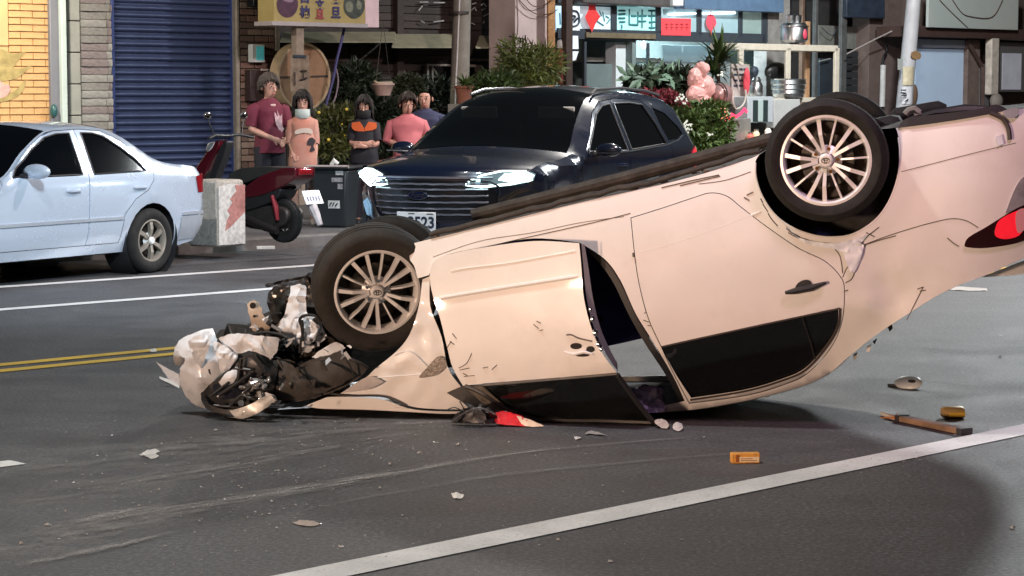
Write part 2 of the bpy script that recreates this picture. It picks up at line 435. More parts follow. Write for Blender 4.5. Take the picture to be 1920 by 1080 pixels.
def streak(pts, widths, m, name='dust_streak'):
    c = curve([(p[0], p[1]) for p in pts], 10, False); P = [G(*p) for p in c]; n = len(P); zz[0] += .0009
    me = bpy.data.meshes.new(name); vs = []; uvs = []; K = 6
    for i, p in enumerate(P):
        tg = (P[min(i + 1, n - 1)] - P[max(i - 1, 0)]).normalized(); nn = Vector((-tg.y, tg.x, 0))
        f = i / (n - 1) * (len(widths) - 1); j = min(int(f), len(widths) - 2); wd = widths[j] + (widths[j + 1] - widths[j]) * (f - j)
        for k in range(K + 1):
            v = k / K; q = p + nn * (v - .5) * wd; vs.append((q.x, q.y, zz[0])); uvs.append((i / (n - 1), v))
    fs = [(i * (K + 1) + k, i * (K + 1) + k + 1, (i + 1) * (K + 1) + k + 1, (i + 1) * (K + 1) + k) for i in range(n - 1) for k in range(K)]
    me.from_pydata(vs, [], fs); ul = me.uv_layers.new(name='UVMap')
    for lp in me.loops: ul.data[lp.index].uv = uvs[lp.vertex_index]
    me.materials.append(m); o = link(name, me); tag(o, kind='structure'); return o
streak([(60, 1000), (300, 958), (560, 920), (760, 885), (1000, 848), (1290, 822)], [.5, .30, .22, .16, .12, .05], dust_thin)
streak([(-40, 960), (160, 925), (420, 875), (640, 835), (860, 800)], [.9, .6, .5, .4, .2], dust_wide)
streak([(-60, 1050), (120, 1010), (330, 965), (560, 925)], [.9, .6, .4, .1], dust_wide)
streak([(30, 1065), (200, 1030), (330, 1000)], [.10, .10, .04], dust_thin)
streak([(560, 960), (900, 900), (1200, 868), (1420, 850)], [.05, .10, .10, .04], dust_wide)
streak([(140, 985), (210, 968), (270, 955)], [.08, .1, .05], dust_thin)
streak([(-40, 900), (300, 850), (640, 810), (900, 790)], [1.2, 1.0, .6, .3], dust_wide)
# ------------------------------------------------------------------ far side of the street: one frame (u along, v towards the road, z up)
def FX(px, py, v=0):
    p = PN(px, py, B0, NRM, v); return (p - B0).dot(D), p.z
FE = {}
def fthing(name, label, cat, px, v, group=None, py=330):
    u, _ = FX(px, py, v); p = B0 + D * u + NRM * v
    o = empty(name, (p.x, p.y, 0), label, cat, group, FANG); FE[o.name] = (u, v); return o
def fr(E, x0, y0, x1, y1, v):
    """pixel rectangle on the plane v -> local x0, x1, z0, z1, local y of that plane"""
    u0, v0 = FE[E.name]; ym = (y0 + y1) / 2; xm = (x0 + x1) / 2
    return FX(x0, ym, v)[0] - u0, FX(x1, ym, v)[0] - u0, FX(xm, y1, v)[1], FX(xm, y0, v)[1], -(v - v0)
def fp(E, x, y, v):
    u0, v0 = FE[E.name]; a = FX(x, y, v); return Vector((a[0] - u0, -(v - v0), a[1]))
def fbox(E, name, m, x0, y0, x1, y1, v, depth, bev=0, ztop=None, zbot=None, parent=None):
    a, b, z0, z1, y = fr(E, x0, y0, x1, y1, v)
    if ztop is not None: z1 = ztop
    if zbot is not None: z0 = zbot
    return MB().box(a, b, y, y + depth, z0, z1).build(name, m, parent or E, bev=bev, smooth=bool(bev))
orange_brick = mat('glazed_orange_brick', (.62, .36, .15), .5, 0, .1, .14, 3, .2, 60)
orange_mortar = mat('orange_mortar', (.46, .26, .115), .9, 0, 0, .2, 20)
stone_m = [mat('ledge_stone', (.25, .235, .21), .85, 0, 0, .28, 6, .8, 30), mat('ledge_stone_pink', (.24, .20, .19), .85, 0, 0, .28, 6, .8, 30), mat('ledge_stone_pale', (.31, .30, .27), .85, 0, 0, .25, 6, .8, 30)]
pier_m = mat('grey_pier_render', (.30, .30, .26), .85, 0, 0, .12, 5, .3, 40)
shutter_blue = mat('blue_shutter_paint', (.052, .072, .15), .42, .25, 0, tint=(.034, .048, .105), vs_=2.5, bump=.1, bs=25)
brown_brick = [mat('brown_brick', (.15, .085, .065), .85, 0, 0, .3, 12, .5, 50), mat('brown_brick_dark', (.11, .07, .055), .85, 0, 0, .3, 12, .5, 50), mat('brown_brick_pale', (.20, .14, .11), .85, 0, 0, .3, 12, .5, 50)]
mortar = mat('grey_mortar', (.13, .115, .10), .95, 0, 0, .2, 20)
dark_wood = mat('dark_stained_wood', (.030, .019, .016), .6, 0, 0, .35, 5, .3, 40)
dark_wood2 = mat('dark_stained_wood_worn', (.042, .027, .022), .6, 0, 0, .35, 5, .3, 40)
awning_m = mat('olive_canvas', (.24, .22, .15), .9, 0, 0, .2, 6, .2, 60)
# ---- shared unit brick
_u = MB().box(-.5, .5, -.5, .5, -.5, .5)
def unit_mesh(name, m, bev=0):
    me = _u.mesh(name, m, False)
    bm = bmesh.new(); bm.from_mesh(me); bmesh.ops.bevel(bm, geom=bm.edges[:], offset=.04, segments=1, affect='EDGES'); bm.to_mesh(me); bm.free()
    return me
def bricks(E, name, meshes, x0, x1, z0, z1, y, rh, bl, gap, depth, jit=.004, seed=1, half=True):
    rg = random.Random(seed); r = 0; z = z0
    while z < z1 - rh * .4:
        x = x0 - (bl / 2 if (half and r % 2) else 0)
        while x < x1 - .01:
            a, b = max(x, x0), min(x + bl * rg.uniform(.92, 1.08) if not half else x + bl, x1)
            if b - a > .03:
                o = link(name, rg.choice(meshes), E)
                o.location = ((a + b) / 2, y + depth / 2 - rg.uniform(0, jit), z + rh / 2)
                o.scale = (b - a - gap, depth, rh - gap)
            x = x + bl if half else b
        z += rh; r += 1
# ---- orange brick house at the far left
E = fthing('orange_brick_house', 'house front of glazed orange bricks behind the silver sedan', 'house', 50, 0)
a, b, z0, z1, y = fr(E, -120, 0, 95, 225, 0)
MB().box(a, b, .03, .4, PAV, 3.6).build('wall', orange_mortar, E, smooth=False)
um = [unit_mesh('brick', orange_brick)]
xs = fr(E, 17, 0, 94, 225, 0)
bricks(E, 'brick', um, xs[0], xs[1], 1.02, 3.1, .0, .0885, .36, .012, .06, .006, 3)
bricks(E, 'brick', um, a, xs[0], 1.02, FX(0, 90, 0)[1], .0, .0885, .36, .012, .06, .006, 4)
MB().box(a, xs[0] - .01, -.02, .03, FX(0, 86, 0)[1], 3.3).build('smooth_panel', mat('orange_render', (.66, .38, .17), .6, 0, 0, .1, 3), E, bev=.01)
# painted water-lily on the bricks
lily = mat('mural_leaf_green', (.36, .27, .10), .7, 0, 0, .35, 7); lilyp = mat('mural_pink', (.62, .33, .28), .7, 0, 0, .25, 14)
def fpoly(E, name, m, pts, v, th=.004, n=4, parent=None):
    return MB().prism(curve(pts, n), lambda x, y: fp(E, x, y, v), lambda x, y: fp(E, x, y, v - th)).build(name, m, parent or E, smooth=False)
fpoly(E, 'mural_leaf', lily, [(-30, 95), (0, 92), (26, 100), (50, 96, 1), (36, 112), (24, 128, 1), (40, 128), (60, 122, 1), (44, 138), (20, 150), (-30, 150)], .012)
fpoly(E, 'mural_leaf', lily, [(48, 148, 1), (46, 165), (34, 180), (10, 190), (-20, 190), (-20, 176), (10, 176), (30, 168)], .012)
fpoly(E, 'mural_flower', lilyp, [(-20, 150), (0, 152), (10, 160, 1), (16, 158), (20, 168, 1), (14, 178), (2, 184), (-20, 184)], .015)
# ---- steel downpipe casing and white corner post
E = fthing('steel_corner_post', 'tall grey and pale green corner post beside the orange bricks', 'post', 110, .06)
fbox(E, 'casing', mat('grey_casing_paint', (.22, .22, .24), .5, .3, 0, .1, 3), 95, 0, 116, 220, .06, .3, .01, 3.6, PAV)
fbox(E, 'edge_strip', mat('pale_green_trim', (.52, .60, .55), .45, 0, 0, .08, 5), 116, 0, 126, 220, .12, .3, .01, 3.6, PAV)
c = fp(E, 97, 205, .06)
MB().ell(c + Vector((0, -.05, -.02)), (.05, .05, .09)).build('hook_lamp', mat('teal_plastic', (.03, .10, .10), .3), E)
# ---- ledge-stone pier
E = fthing('ledge_stone_pier', 'pier of stacked rough ledge stones left of the blue shutter', 'pier', 170, 0)
a, b, z0, z1, y = fr(E, 129, 0, 207, 225, 0)
MB().box(a, b, .03, .45, PAV, 3.6).build('wall', mortar, E, smooth=False)
xm = fr(E, 129, 0, 149, 225, 0)
zc = PAV
for k in range(9):
    o = MB().box(xm[0], xm[1], -.03, .04, zc + .006, zc + .405).build('quoin', pier_m, E, bev=.012); zc += .41
sm = []
for k, m in enumerate(stone_m):
    me = _u.mesh('stone', m, True, 60); bm = bmesh.new(); bm.from_mesh(me)
    bmesh.ops.subdivide_edges(bm, edges=bm.edges[:], cuts=2, use_grid_fill=True)
    for v in bm.verts:
        q = v.co.copy(); nz = mnoise.noise_vector(q * 2.3 + Vector((k * 7, 0, 0)))
        f = 1 - .22 * max(0, abs(q.z) * 2 - .3) ** 2
        v.co = Vector((q.x, q.y * f, q.z * .97)) + Vector((nz.x * .015, nz.y * .22, nz.z * .05))
    bm.to_mesh(me); bm.free(); sm.append(me)
bricks(E, 'stone', sm, xm[1] + .01, b, .35, 3.3, -.03, .103, .40, .006, .12, .03, 5, False)
# ---- blue roller shutter
E = fthing('roller_shutter', 'closed blue roller shutter of curved slats behind the red scooter', 'shutter', 325, 0)
a, b, z0, z1, y = fr(E, 208, 0, 440, 225, 0)
MB().box(a, b, .12, .2, PAV, 3.6).build('backing', shutter_blue, E, smooth=False)
slat = MB(); P = .096; rows = []
for i in range(9):
    t = i / 8; zz_ = t * P; yy = .07 - .048 * math.sin(math.pi * min(1, t / .8)) ** .7 if t < .8 else .075
    rows.append([(a + .03, yy, zz_), (b - .03, yy, zz_)])
sme = slat.grid(rows).mesh('slat', shutter_blue, True, 50)
for k in range(34):
    o = link('slat', sme, E); o.location = (random.uniform(-.004, .004), random.uniform(-.004, .004), PAV + .03 + k * P)
for x in (a, b - .05): MB().box(x, x + .05, -.02, .1, PAV, 3.6).build('guide_rail', mat('blue_rail', (.03, .05, .16), .4, .3), E, bev=.006)
MB().box(a + .04, b - .04, .0, .1, PAV + .002, PAV + .07).build('bottom_bar', dark_steel, E, bev=.006)
# ---- brown brick pillar
E = fthing('brown_brick_pillar', 'brown brick pillar behind the people at the blue shutter', 'pillar', 482, .1)
a, b, z0, z1, y = fr(E, 443, 0, 524, 225, .1)
MB().box(a, b, .03, .5, PAV, 3.6).build('core', mortar, E, smooth=False)
bricks(E, 'brick', [unit_mesh('brick', m) for m in brown_brick], a + .06, b - .09, PAV + .02, 3.3, -.01, .092, .25, .014, .06, .014, 8)
for (p, q) in ((a, a + .05), (b - .08, b)): MB().box(p, q, -.02, .03, PAV, 3.6).build('edge_render', mat('stained_render', (.22, .19, .16), .9, 0, 0, .35, 5, .4, 30), E, bev=.01)
E = fthing('meter_box', 'small white and teal meter box on the brown brick pillar', 'meter box', 484, .16)
fbox(E, 'housing', mat('off_white_plastic', (.5, .52, .52), .4), 473, 83, 497, 117, .22, .1, .01)
fbox(E, 'window', mat('teal_label', (.06, .30, .32), .3, 0, 0, .3, 30, emit=(.1, .6, .62), es=.12), 481, 87, 495, 113, .225, .01)  # label carries a faint glow of its own, though no lamp
E = fthing('letter_box', 'dark letter box on the brick pillar behind the man in maroon', 'letter box', 480, .2)
fbox(E, 'body', mat('dark_brown_metal', (.035, .02, .02), .5, .2), 470, 131, 506, 190, .25, .14, .01)
fbox(E, 'flap', mat('pale_metal', (.5, .42, .38), .35, .4), 490, 129, 510, 133, .27, .02, .003)
E = fthing('wall_lamp', 'unlit black wall lamp on top of the brown brick pillar', 'lamp', 490, .3)
fbox(E, 'lamp_body', mat('black_metal', (.012, .012, .013), .4, .3), 476, -18, 500, 13, .3, .16, .02)
fbox(E, 'lamp_arm', MATS['black_metal'], 484, 0, 512, 6, .22, .04, .008)
# ---- dark timber house, set back
E = fthing('timber_house', 'dark brown timber house set back behind the plants', 'house', 740, -1.4)
a, b, z0, z1, y = fr(E, 500, 0, 990, 225, -1.4)
MB().box(a - .5, b + .3, .04, .5, PAV, 4.0).build('wall', dark_wood, E, smooth=False)
pm = [unit_mesh('plank', dark_wood), unit_mesh('plank', dark_wood2)]
rg = random.Random(4)
zA = FX(740, 60, -1.4)[1]
for (zs, ze, ph) in ((.3, zA - .28, .13), (zA + .06, 3.9, .115)):
    z = zs; r = 0
    while z < ze:
        x = a - .5; 
        while x < b + .2:
            L = 2.1; x2 = min(x + L, b + .25)
            o = link('plank', rg.choice(pm), E); o.location = ((x + x2) / 2, .02 + rg.uniform(-.006, .006), z + ph / 2); o.scale = (x2 - x - .012, .03, ph - .012)
            x = x2
        z += ph; r += 1
for px in (752, 968):
    p = fr(E, px - 6, 0, px + 6, 200, -1.3); MB().box(p[0], p[1], -.1, .02, PAV, 4).build('post', dark_wood, E, bev=.01)
# faded white lettering remains on the upper boards
ws = mat('faded_white_paint', (.40, .38, .38), .8, 0, 0, .3, 20)
for pts in ([(787, 4), (803, 4)], [(812, 5), (834, 5)], [(792, 11), (785, 20)], [(789, 39), (796, 43)], [(812, 41), (832, 39)], [(885, 8), (893, 5)], [(884, 19), (890, 14), (893, 20)], [(902, 10), (907, 6), (912, 12)], [(904, 19), (910, 16)], [(921, 6), (930, 10)], [(934, 8), (944, 6)], [(936, 18), (943, 14)], [(907, 30), (918, 25)], [(931, 28), (941, 31)], [(884, 43), (890, 46)], [(906, 44), (908, 40)], [(935, 42), (941, 45)]):
    MB().tube([fp(E, x, y, -1.33) for x, y in pts], .010, 5).build('painted_stroke', ws, E)
w1 = mat('pale_window_frame', (.20, .17, .15), .6, 0, 0, .2, 9)
for (x0, y0, x1, y1) in ((801, 121, 805, 190), (810, 124, 813, 160), (801, 120, 845, 124), (876, 121, 892, 126), (872, 110, 925, 114)):
    fbox(E, 'window_frame', w1, x0, y0, x1, y1, -1.28, .05, .004)
fbox(E, 'window_pane', dark_glass, 806, 125, 890, 200, -1.33, .02)
def slope_awning(E, x0, x1, y0, y1, vt, vb):
    pts = [fp(E, x0 + 8, y0, vt), fp(E, x1, y0, vt), fp(E, x1, y1, vb), fp(E, x0, y1, vb)]
    up = Vector((0, .02, .02))
    MB().add(pts + [p + up for p in pts], [(0, 1, 2, 3), (7, 6, 5, 4), (0, 4, 5, 1), (1, 5, 6, 2), (2, 6, 7, 3), (3, 7, 4, 0)]).build('awning_panel', awning_m, E, smooth=False)
EA = fthing('strip_awning', 'narrow olive canvas awning along the dark timber house', 'awning', 740, -1.2)
for (x0, x1, y0, y1) in ((526, 742, 62, 80), (736, 880, 66, 90), (893, 960, 69, 91)): slope_awning(EA, x0, x1, y0, y1, -1.25, -.75)
# ---- utility pole
def pole(name, label, px, py_base, r0, r1, v, m, h=8, lean=0, group=None):
    E = fthing(name, label, 'utility pole' if r0 > .12 else 'pole', px, v, group)
    MB().tube([(0, 0, PAV), (lean * .5, 0, h / 2), (lean, 0, h)], [r0, (r0 + r1) / 2, r1], 18).build('shaft', m, E); return E
E = pole('utility_pole', 'thick weathered concrete utility pole behind the dark car', 856, 0, .145, .11, .9, mat('pole_concrete', (.24, .22, .19), .9, 0, 0, .28, 3, .4, 30), 8, .32)
MB().tube([(-.11, -.07, 1.2), (.03, -.07, 3.5), (.2, -.06, 7)], .013, 6).build('conduit', mat('pale_conduit', (.55, .53, .52), .5), E)
MB().lathe([(.148, 0), (.152, .0), (.152, .04), (.146, .04)], 18, 'z', (.055, 0, 2.80)).build('strap', dark_steel, E)
# ---- pink rendered pier with cables
E = fthing('pink_rendered_pier', 'pale pink rendered wall pier with dangling cables', 'pier', 1005, -.2)
pink_r = mat('pink_render', (.46, .36, .35), .9, 0, 0, .12, 3, .3, 30)
fbox(E, 'pier', pink_r, 966, 0, 1034, 225, -.2, .6, .01, 4.2, PAV)
fbox(E, 'rusty_edge', mat('rusty_edge', (.30, .15, .06), .8, 0, 0, .45, 14), 1028, 0, 1041, 225, -.17, .3, .008, 4.2, PAV)
for pts in ([(966, -10), (985, 12), (1005, 26), (1030, 26), (1045, 18)], [(975, -20), (995, 8), (1012, 12), (1030, 4), (1040, -6)], [(969, 0), (971, 40), (970, 66)]):
    MB().tube([fp(E, x, y, -.1) for x, y in curve(pts, 5, False)], .008, 6).build('cable', mat('cable_brown', (.10, .05, .035), .6), E)
for pts in ([(955, 68), (985, 74), (986, 84)], [(985, 74), (985, 66)], [(990, 92), (1018, 88), (1020, 84)], [(1018, 88), (1018, 104)], [(1018, 90), (1066, 92)]):
    MB().tube([fp(E, x, y, .05) for x, y in pts], .012, 6).build('bracket', MATS['black_metal'], E)
# ---- eatery with lit transom windows
E = fthing('eatery', 'small eatery front with lit transom windows and teal interior', 'shop', 1230, -.3)
frame_m = mat('dark_blue_grey_frame', (.045, .055, .07), .5, .2, 0, .15, 6)
VW = -.3
for (x0, y0, x1, y1) in ((1046, 8, 1436, 13), (1046, 58, 1436, 77), (1147, 12, 1157, 60), (1231, 13, 1240, 62), (1308, 15, 1316, 66), (1386, 17, 1393, 70), (1430, 10, 1440, 80)):
    fbox(E, 'window_frame', frame_m, x0, y0, x1, y1, VW, .08, .004)
fbox(E, 'lintel', mat('ochre_beam', (.14, .11, .065), .7, 0, 0, .3, 8), 1100, 62, 1230, 72, VW + .04, .04, .004)
def lit(name, colr, es, var=.25, sc_=6, base=None):
    m = mat(name, base or colr, .4, 0, 0, emit=colr, es=es)
    t = m.node_tree; b = t.nodes['Principled BSDF']; tc = t.nodes.new('ShaderNodeTexCoord')
    n = n_noise(t, tc, sc_, 5, .6); c = n_ramp(t, n, [(.3, tuple(x * (1 - var) for x in colr)), (.7, colr)])
    t.links.new(c, b.inputs['Emission Color']); return m
pane_blue = lit('lit_pane_blue', (.50, .72, .95), .5)
pane_white = lit('lit_pane_white', (.55, .74, .82), .40, .4)
pane_teal = lit('lit_pane_teal', (.36, .68, .70), .46, .3)
pane_grey = lit('lit_pane_grey', (.26, .38, .42), .30, .4)
pane_dim = lit('lit_pane_dim', (.20, .27, .26), .40, .5, 9)
def pane(x0, y0, x1, y1, m): return fbox(E, 'window_pane', m, x0, y0, x1, y1, VW - .03, .01)
pane(1042, 11, 1062, 60, pane_blue); pane(1074, 12, 1147, 60, pane_white); pane(1157, 13, 1231, 64, pane_teal)
pane(1240, 18, 1308, 67, pane_grey); pane(1316, 20, 1386, 68, pane_grey); pane(1393, 22, 1431, 70, pane_dim)
# fluorescent tubes seen through the panes
tube_m = mat('fluorescent_tube', (1, 1, 1), .4, emit=(.85, .97, 1), es=3.2)
MB().tube([fp(E, 1254, 27, VW + .0), fp(E, 1304, 25, VW + .0)], .018, 8).build('fluorescent_tube', tube_m, E)
MB().tube([fp(E, 1318, 25, VW + .0), fp(E, 1378, 24, VW + .0)], .018, 8).build('fluorescent_tube', tube_m, E)
# teal writing strokes on two panes
def ftext(E, name, body, m, x, y, hpx, v, sx=1.0, parent=None, extr=.003):
    cu = bpy.data.curves.new(name, 'FONT'); cu.body = body; cu.align_x = 'CENTER'; cu.align_y = 'CENTER'
    cu.extrude = extr; cu.materials.append(m)
    s = abs(FX(x, y - hpx / 2, v)[1] - FX(x, y + hpx / 2, v)[1]); cu.size = s
    o = link(name, cu, parent or E); o.location = fp(E, x, y, v); o.rotation_euler = (math.pi / 2, 0, 0); o.scale = (sx, 1, 1); cu.offset = .006 if name == 'sign_character' else 0; return to_mesh(o)
teal_ink = mat('teal_ink', (.05, .22, .23), .6); dark_ink = mat('dark_ink', (.02, .03, .05), .6)
strokes = [(1160, 20, 1172, 20), (1160, 27, 1172, 26), (1160, 34, 1172, 34), (1162, 41, 1172, 41), (1166, 46, 1166, 54), (1180, 17, 1180, 46), (1180, 46, 1196, 47), (1196, 22, 1196, 47), (1184, 30, 1193, 30), (1196, 30, 1212, 30), (1204, 18, 1204, 52), (1198, 40, 1211, 40), (1216, 20, 1228, 20), (1222, 20, 1222, 55), (1216, 30, 1228, 30), (1217, 42, 1228, 41), (1217, 52, 1228, 52)]
for x0, y0, x1, y1 in strokes: MB().tube([fp(E, x0, y0, VW - .015), fp(E, x1, y1, VW - .015)], .017, 4).build('painted_stroke', teal_ink, E, smooth=False)
for x0, y0, x1, y1 in ((1124, 20, 1128, 30), (1130, 22, 1134, 40), (1136, 30, 1142, 34), (1120, 40, 1132, 48), (1138, 44, 1144, 36), (1050, 24, 1051, 46), (1042, 58, 1058, 50)): MB().tube([fp(E, x0, y0, VW - .015), fp(E, x1, y1, VW - .015)], .012, 4).build('painted_stroke', teal_ink, E, smooth=False)
# interior behind the lower glass
room = mat('teal_interior_wall', (.16, .21, .21), .7, 0, 0, .25, 3); VB = -2.6
a, b, z0, z1, y = fr(E, 1040, 70, 1520, 330, VB)
MB().box(a, b, y, y + .1, PAV, 4.2).build('back_wall', room, E, smooth=False)
l0 = fr(E, 1042, 60, 1436, 330, VW)
MB().box(a - .4, b, -(VW - FE[E.name][1]) + .1, y, PAV + .002, PAV + .01).build('shop_floor', mat('shop_tiles', (.2, .2, .19), .4, 0, 0, .2, 4), E, smooth=False)
MB().box(a - .4, b, .1, y, 3.95, 4.0).build('shop_ceiling', room, E, smooth=False)
MB().box(a - .45, a - .35, .05, y, PAV, 4.0).build('side_wall', room, E, smooth=False)
fbox(E, 'white_column', mat('white_tiles', (.62, .68, .70), .35, 0, 0, .06, 3), 1155, 79, 1181, 330, VW - .2, .25, .01, None, PAV)
fbox(E, 'door_frame', frame_m, 1181, 78, 1186, 330, VW - .1, .06, .004, None, PAV)
fbox(E, 'door_frame', frame_m, 1096, 78, 1100, 330, VW - .05, .06, .004, None, PAV)
fbox(E, 'door_frame', frame_m, 1215, 80, 1218, 200, VW - .05, .05, .004)
fbox(E, 'shelf', mat('grey_shelf', (.22, .22, .20), .6, 0, 0, .2, 8), 1100, 108, 1156, 116, VW - .5, .4, .004)
fbox(E, 'shelf', MATS['grey_shelf'], 1186, 108, 1240, 116, VW - .5, .4, .004)
fbox(E, 'counter_panel', mat('teal_counter', (.13, .17, .17), .5, 0, 0, .15, 4), 1100, 120, 1155, 330, VW - .3, .05, .004, None, PAV)
fbox(E, 'counter_panel', MATS['teal_counter'], 1186, 120, 1240, 330, VW - .3, .05, .004, None, PAV)
fbox(E, 'display_glass', lit('lit_display', (.34, .42, .44), .16, .4, 4), 1243, 85, 1345, 115, VW - .6, .04, .004)
fbox(E, 'display_case', mat('display_steel', (.30, .33, .33), .4, .3, 0, .2, 5), 1225, 115, 1370, 330, VW - .55, .5, .01, None, PAV)
MB().ell(fp(E, 1207, 84, VW - .4), (.05, .05, .07)).build('hanging_bulb', lit('white_bulb', (.9, .97, 1), 2.0, .05), E)
fbox(E, 'side_panel', mat('shop_side_grey', (.20, .19, .18), .8, 0, 0, .3, 5), 1437, 0, 1480, 330, VW, .3, .01, 4.2, PAV)
# beams over the shop
fbox(E, 'roller_box', mat('steel_roller_box', (.16, .15, .15), .4, .6, 0, .3, 4), 1095, -30, 1258, 10, VW + .25, .3, .03)
fbox(E, 'blue_beam', mat('blue_beam_paint', (.09, .15, .24), .45, 0, 0, .2, 5), 1284, -6, 1470, 20, VW + .2, .25, .01)
fbox(E, 'white_block', mat('white_block', (.6, .62, .62), .5), 1262, -10, 1282, 11, VW + .22, .2, .01)
lamp('eatery_ceiling_light', 'AREA', B0 + D * (FX(1235, 120, -1.5)[0]) + NRM * -1.5 + Vector((0, 0, 3.7)), B0 + D * (FX(1235, 120, -1.5)[0]) + NRM * -1.3, 300, (.75, .93, 1), .9)
# hanging charms / banner
red_m = mat('red_paper', (.55, .03, .03), .6, 0, 0, .15, 12, emit=(.6, .03, .03), es=.18)  # red paper with a faint glow put into it
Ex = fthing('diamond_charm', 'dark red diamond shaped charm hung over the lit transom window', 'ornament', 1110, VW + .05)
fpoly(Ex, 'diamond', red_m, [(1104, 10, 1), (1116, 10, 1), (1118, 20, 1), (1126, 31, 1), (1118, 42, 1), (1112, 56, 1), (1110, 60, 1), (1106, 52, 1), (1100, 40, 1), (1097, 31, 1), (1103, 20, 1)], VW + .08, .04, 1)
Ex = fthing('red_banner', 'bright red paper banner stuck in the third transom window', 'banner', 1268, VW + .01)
fpoly(Ex, 'sheet', mat('bright_red_paper', (.62, .05, .06), .6, 0, 0, .1, 15, emit=(.8, .06, .08), es=.35), [(1240, 34, 1), (1296, 35, 1), (1295, 67, 1), (1240, 66, 1)], VW + .01, .006, 1)  # paper sheet made to glow, brightness put into the material
rink = mat('dark_red_ink', (.32, .02, .025), .6)
for k in range(5):
    x = 1247 + k * 9.5
    for q in ((x, 46, x + 6, 46), (x, 52, x + 6, 51), (x + 3, 43, x + 3, 57)): MB().tube([fp(Ex, q[0], q[1], VW + .013), fp(Ex, q[2], q[3], VW + .013)], .007, 4).build('painted_stroke', rink, Ex, smooth=False)
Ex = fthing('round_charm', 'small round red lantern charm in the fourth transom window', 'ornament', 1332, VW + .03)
fpoly(Ex, 'disc', mat('pink_red_paper', (.55, .06, .09), .6, emit=(.8, .08, .12), es=.3), [(1332, 26), (1340, 32), (1343, 43), (1339, 53), (1333, 58), (1327, 53), (1324, 43), (1326, 32)], VW + .03, .05, 4)  # charm disc brightened by emission in the paper
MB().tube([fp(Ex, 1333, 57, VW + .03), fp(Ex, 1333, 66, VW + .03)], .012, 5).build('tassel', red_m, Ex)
MB().tube([fp(Ex, 1333, 20, VW + .03), fp(Ex, 1333, 27, VW + .03)], .006, 5).build('cord', red_m, Ex)
# dark post with black-white sticker, red banner pole
E = fthing('dark_shop_post', 'dark rusty steel post at the left end of the eatery', 'post', 1068, .3)
fbox(E, 'post_body', mat('rusty_dark_post', (.05, .03, .025), .7, .2, 0, .4, 8), 1062, 0, 1074, 330, .3, .12, .008, 4.2, PAV)
E = fthing('sticker_board', 'white board with black swirl stickers beside the dark shop post', 'sign', 1080, .1)
fbox(E, 'board', mat('white_board', (.7, .74, .78), .5, emit=(.6, .7, .8), es=.25), 1073, 12, 1087, 57, .1, .03)  # board made to glow faintly; it is no lamp
for pts in ([(1073, 20), (1082, 22), (1086, 32), (1084, 46), (1073, 50)], [(1073, 30), (1079, 31), (1074, 38)], [(1076, 42), (1083, 34)]):
    MB().tube([fp(E, x, y, .11) for x, y in curve(pts, 4, False)], .018, 5).build('swirl', dark_ink, E)
fpoly(E, 'lower_board', mat('white_board2', (.66, .68, .75), .5, emit=(.6, .65, .8), es=.2), [(1073, 67, 1), (1084, 67, 1), (1085, 92, 1), (1072, 92, 1)], .1, .03, 1)  # lower boards also lightened by a faint emission
fpoly(E, 'lower_board', MATS['white_board2'], [(1072, 96, 1), (1085, 96, 1), (1080, 112, 1), (1070, 116, 1)], .1, .03, 1)
E = fthing('red_gas_bottle', 'tall faded red cylinder with a white cap beside the dark post', 'cylinder', 1052, .15)
p = fp(E, 1052, 170, .15); 
MB().lathe([(0, PAV), (.10, PAV), (.105, .3), (.09, 1.5), (.085, 2.32), (.05, 2.36), (0, 2.36)], 16).build('bottle', mat('faded_red', (.38, .05, .06), .5, 0, 0, .3, 8), E)
MB().lathe([(.07, 2.36), (.075, 2.40), (.06, 2.48), (0, 2.50)], 14).build('cap', mat('white_cap', (.75, .77, .78), .4), E)
# ------------------------------------------------------------------ right-hand end of the row
E = fthing('open_workshop', 'dark open fronted workshop behind the steel rack', 'workshop', 1590, -1.0)
dk = mat('dark_workshop_wall', (.024, .022, .022), .8, 0, 0, .4, 3, .3, 20)  # very dark mottled tone for the workshop wall
brown_r = mat('brown_wall_render', (.115, .08, .07), .85, 0, 0, .25, 4, .3, 30)
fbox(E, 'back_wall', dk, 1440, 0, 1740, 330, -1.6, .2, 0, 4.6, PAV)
fbox(E, 'brown_wall', brown_r, 1628, 40, 1716, 330, -.9, .4, .01, 4.6, PAV)
fbox(E, 'dark_board', mat('dark_blue_board', (.02, .028, .038), .6, 0, 0, .3, 5), 1536, 110, 1584, 330, -1.1, .06, .004, None, PAV)
fbox(E, 'grey_board', mat('grey_board', (.15, .15, .135), .8, 0, 0, .25, 6), 1535, 48, 1576, 88, -1.2, .05, .004)
fbox(E, 'grey_board', MATS['grey_board'], 1584, 50, 1630, 92, -1.2, .05, .004)
bm_ = mat('corrugated_dark', (.032, .036, .04), .55, .3, 0, .2, 6)
for k in range(7): fbox(E, 'slat', bm_, 1585, 96 + k * 13, 1628, 107 + k * 13, -1.15, .04, .004)
for (x0, x1, c) in ((1503, 1508, 'pale_post'), (1528, 1533, 'grey_post'), (1577, 1587, 'grey_post')):
    fbox(E, 'post', mat(c, (.10, .10, .10) if c == 'grey_post' else (.16, .10, .07), .6, .3, 0, .3, 8), x0, 0, x1, 330, -.8, .08, .008, 4.6, PAV)
MB().tube([fp(E, 1536, 115, -1.0), fp(E, 1557, 110, -1.0)], .014, 6).build('hook_bar', mat('pale_bar', (.35, .35, .34), .4, .4), E)
MB().tube([fp(E, 1588, 101, -.6), fp(E, 1640, 74, -.5), fp(E, 1690, 50, -.4)], .014, 6).build('stay_wire', mat('pale_wire', (.35, .31, .30), .5), E)
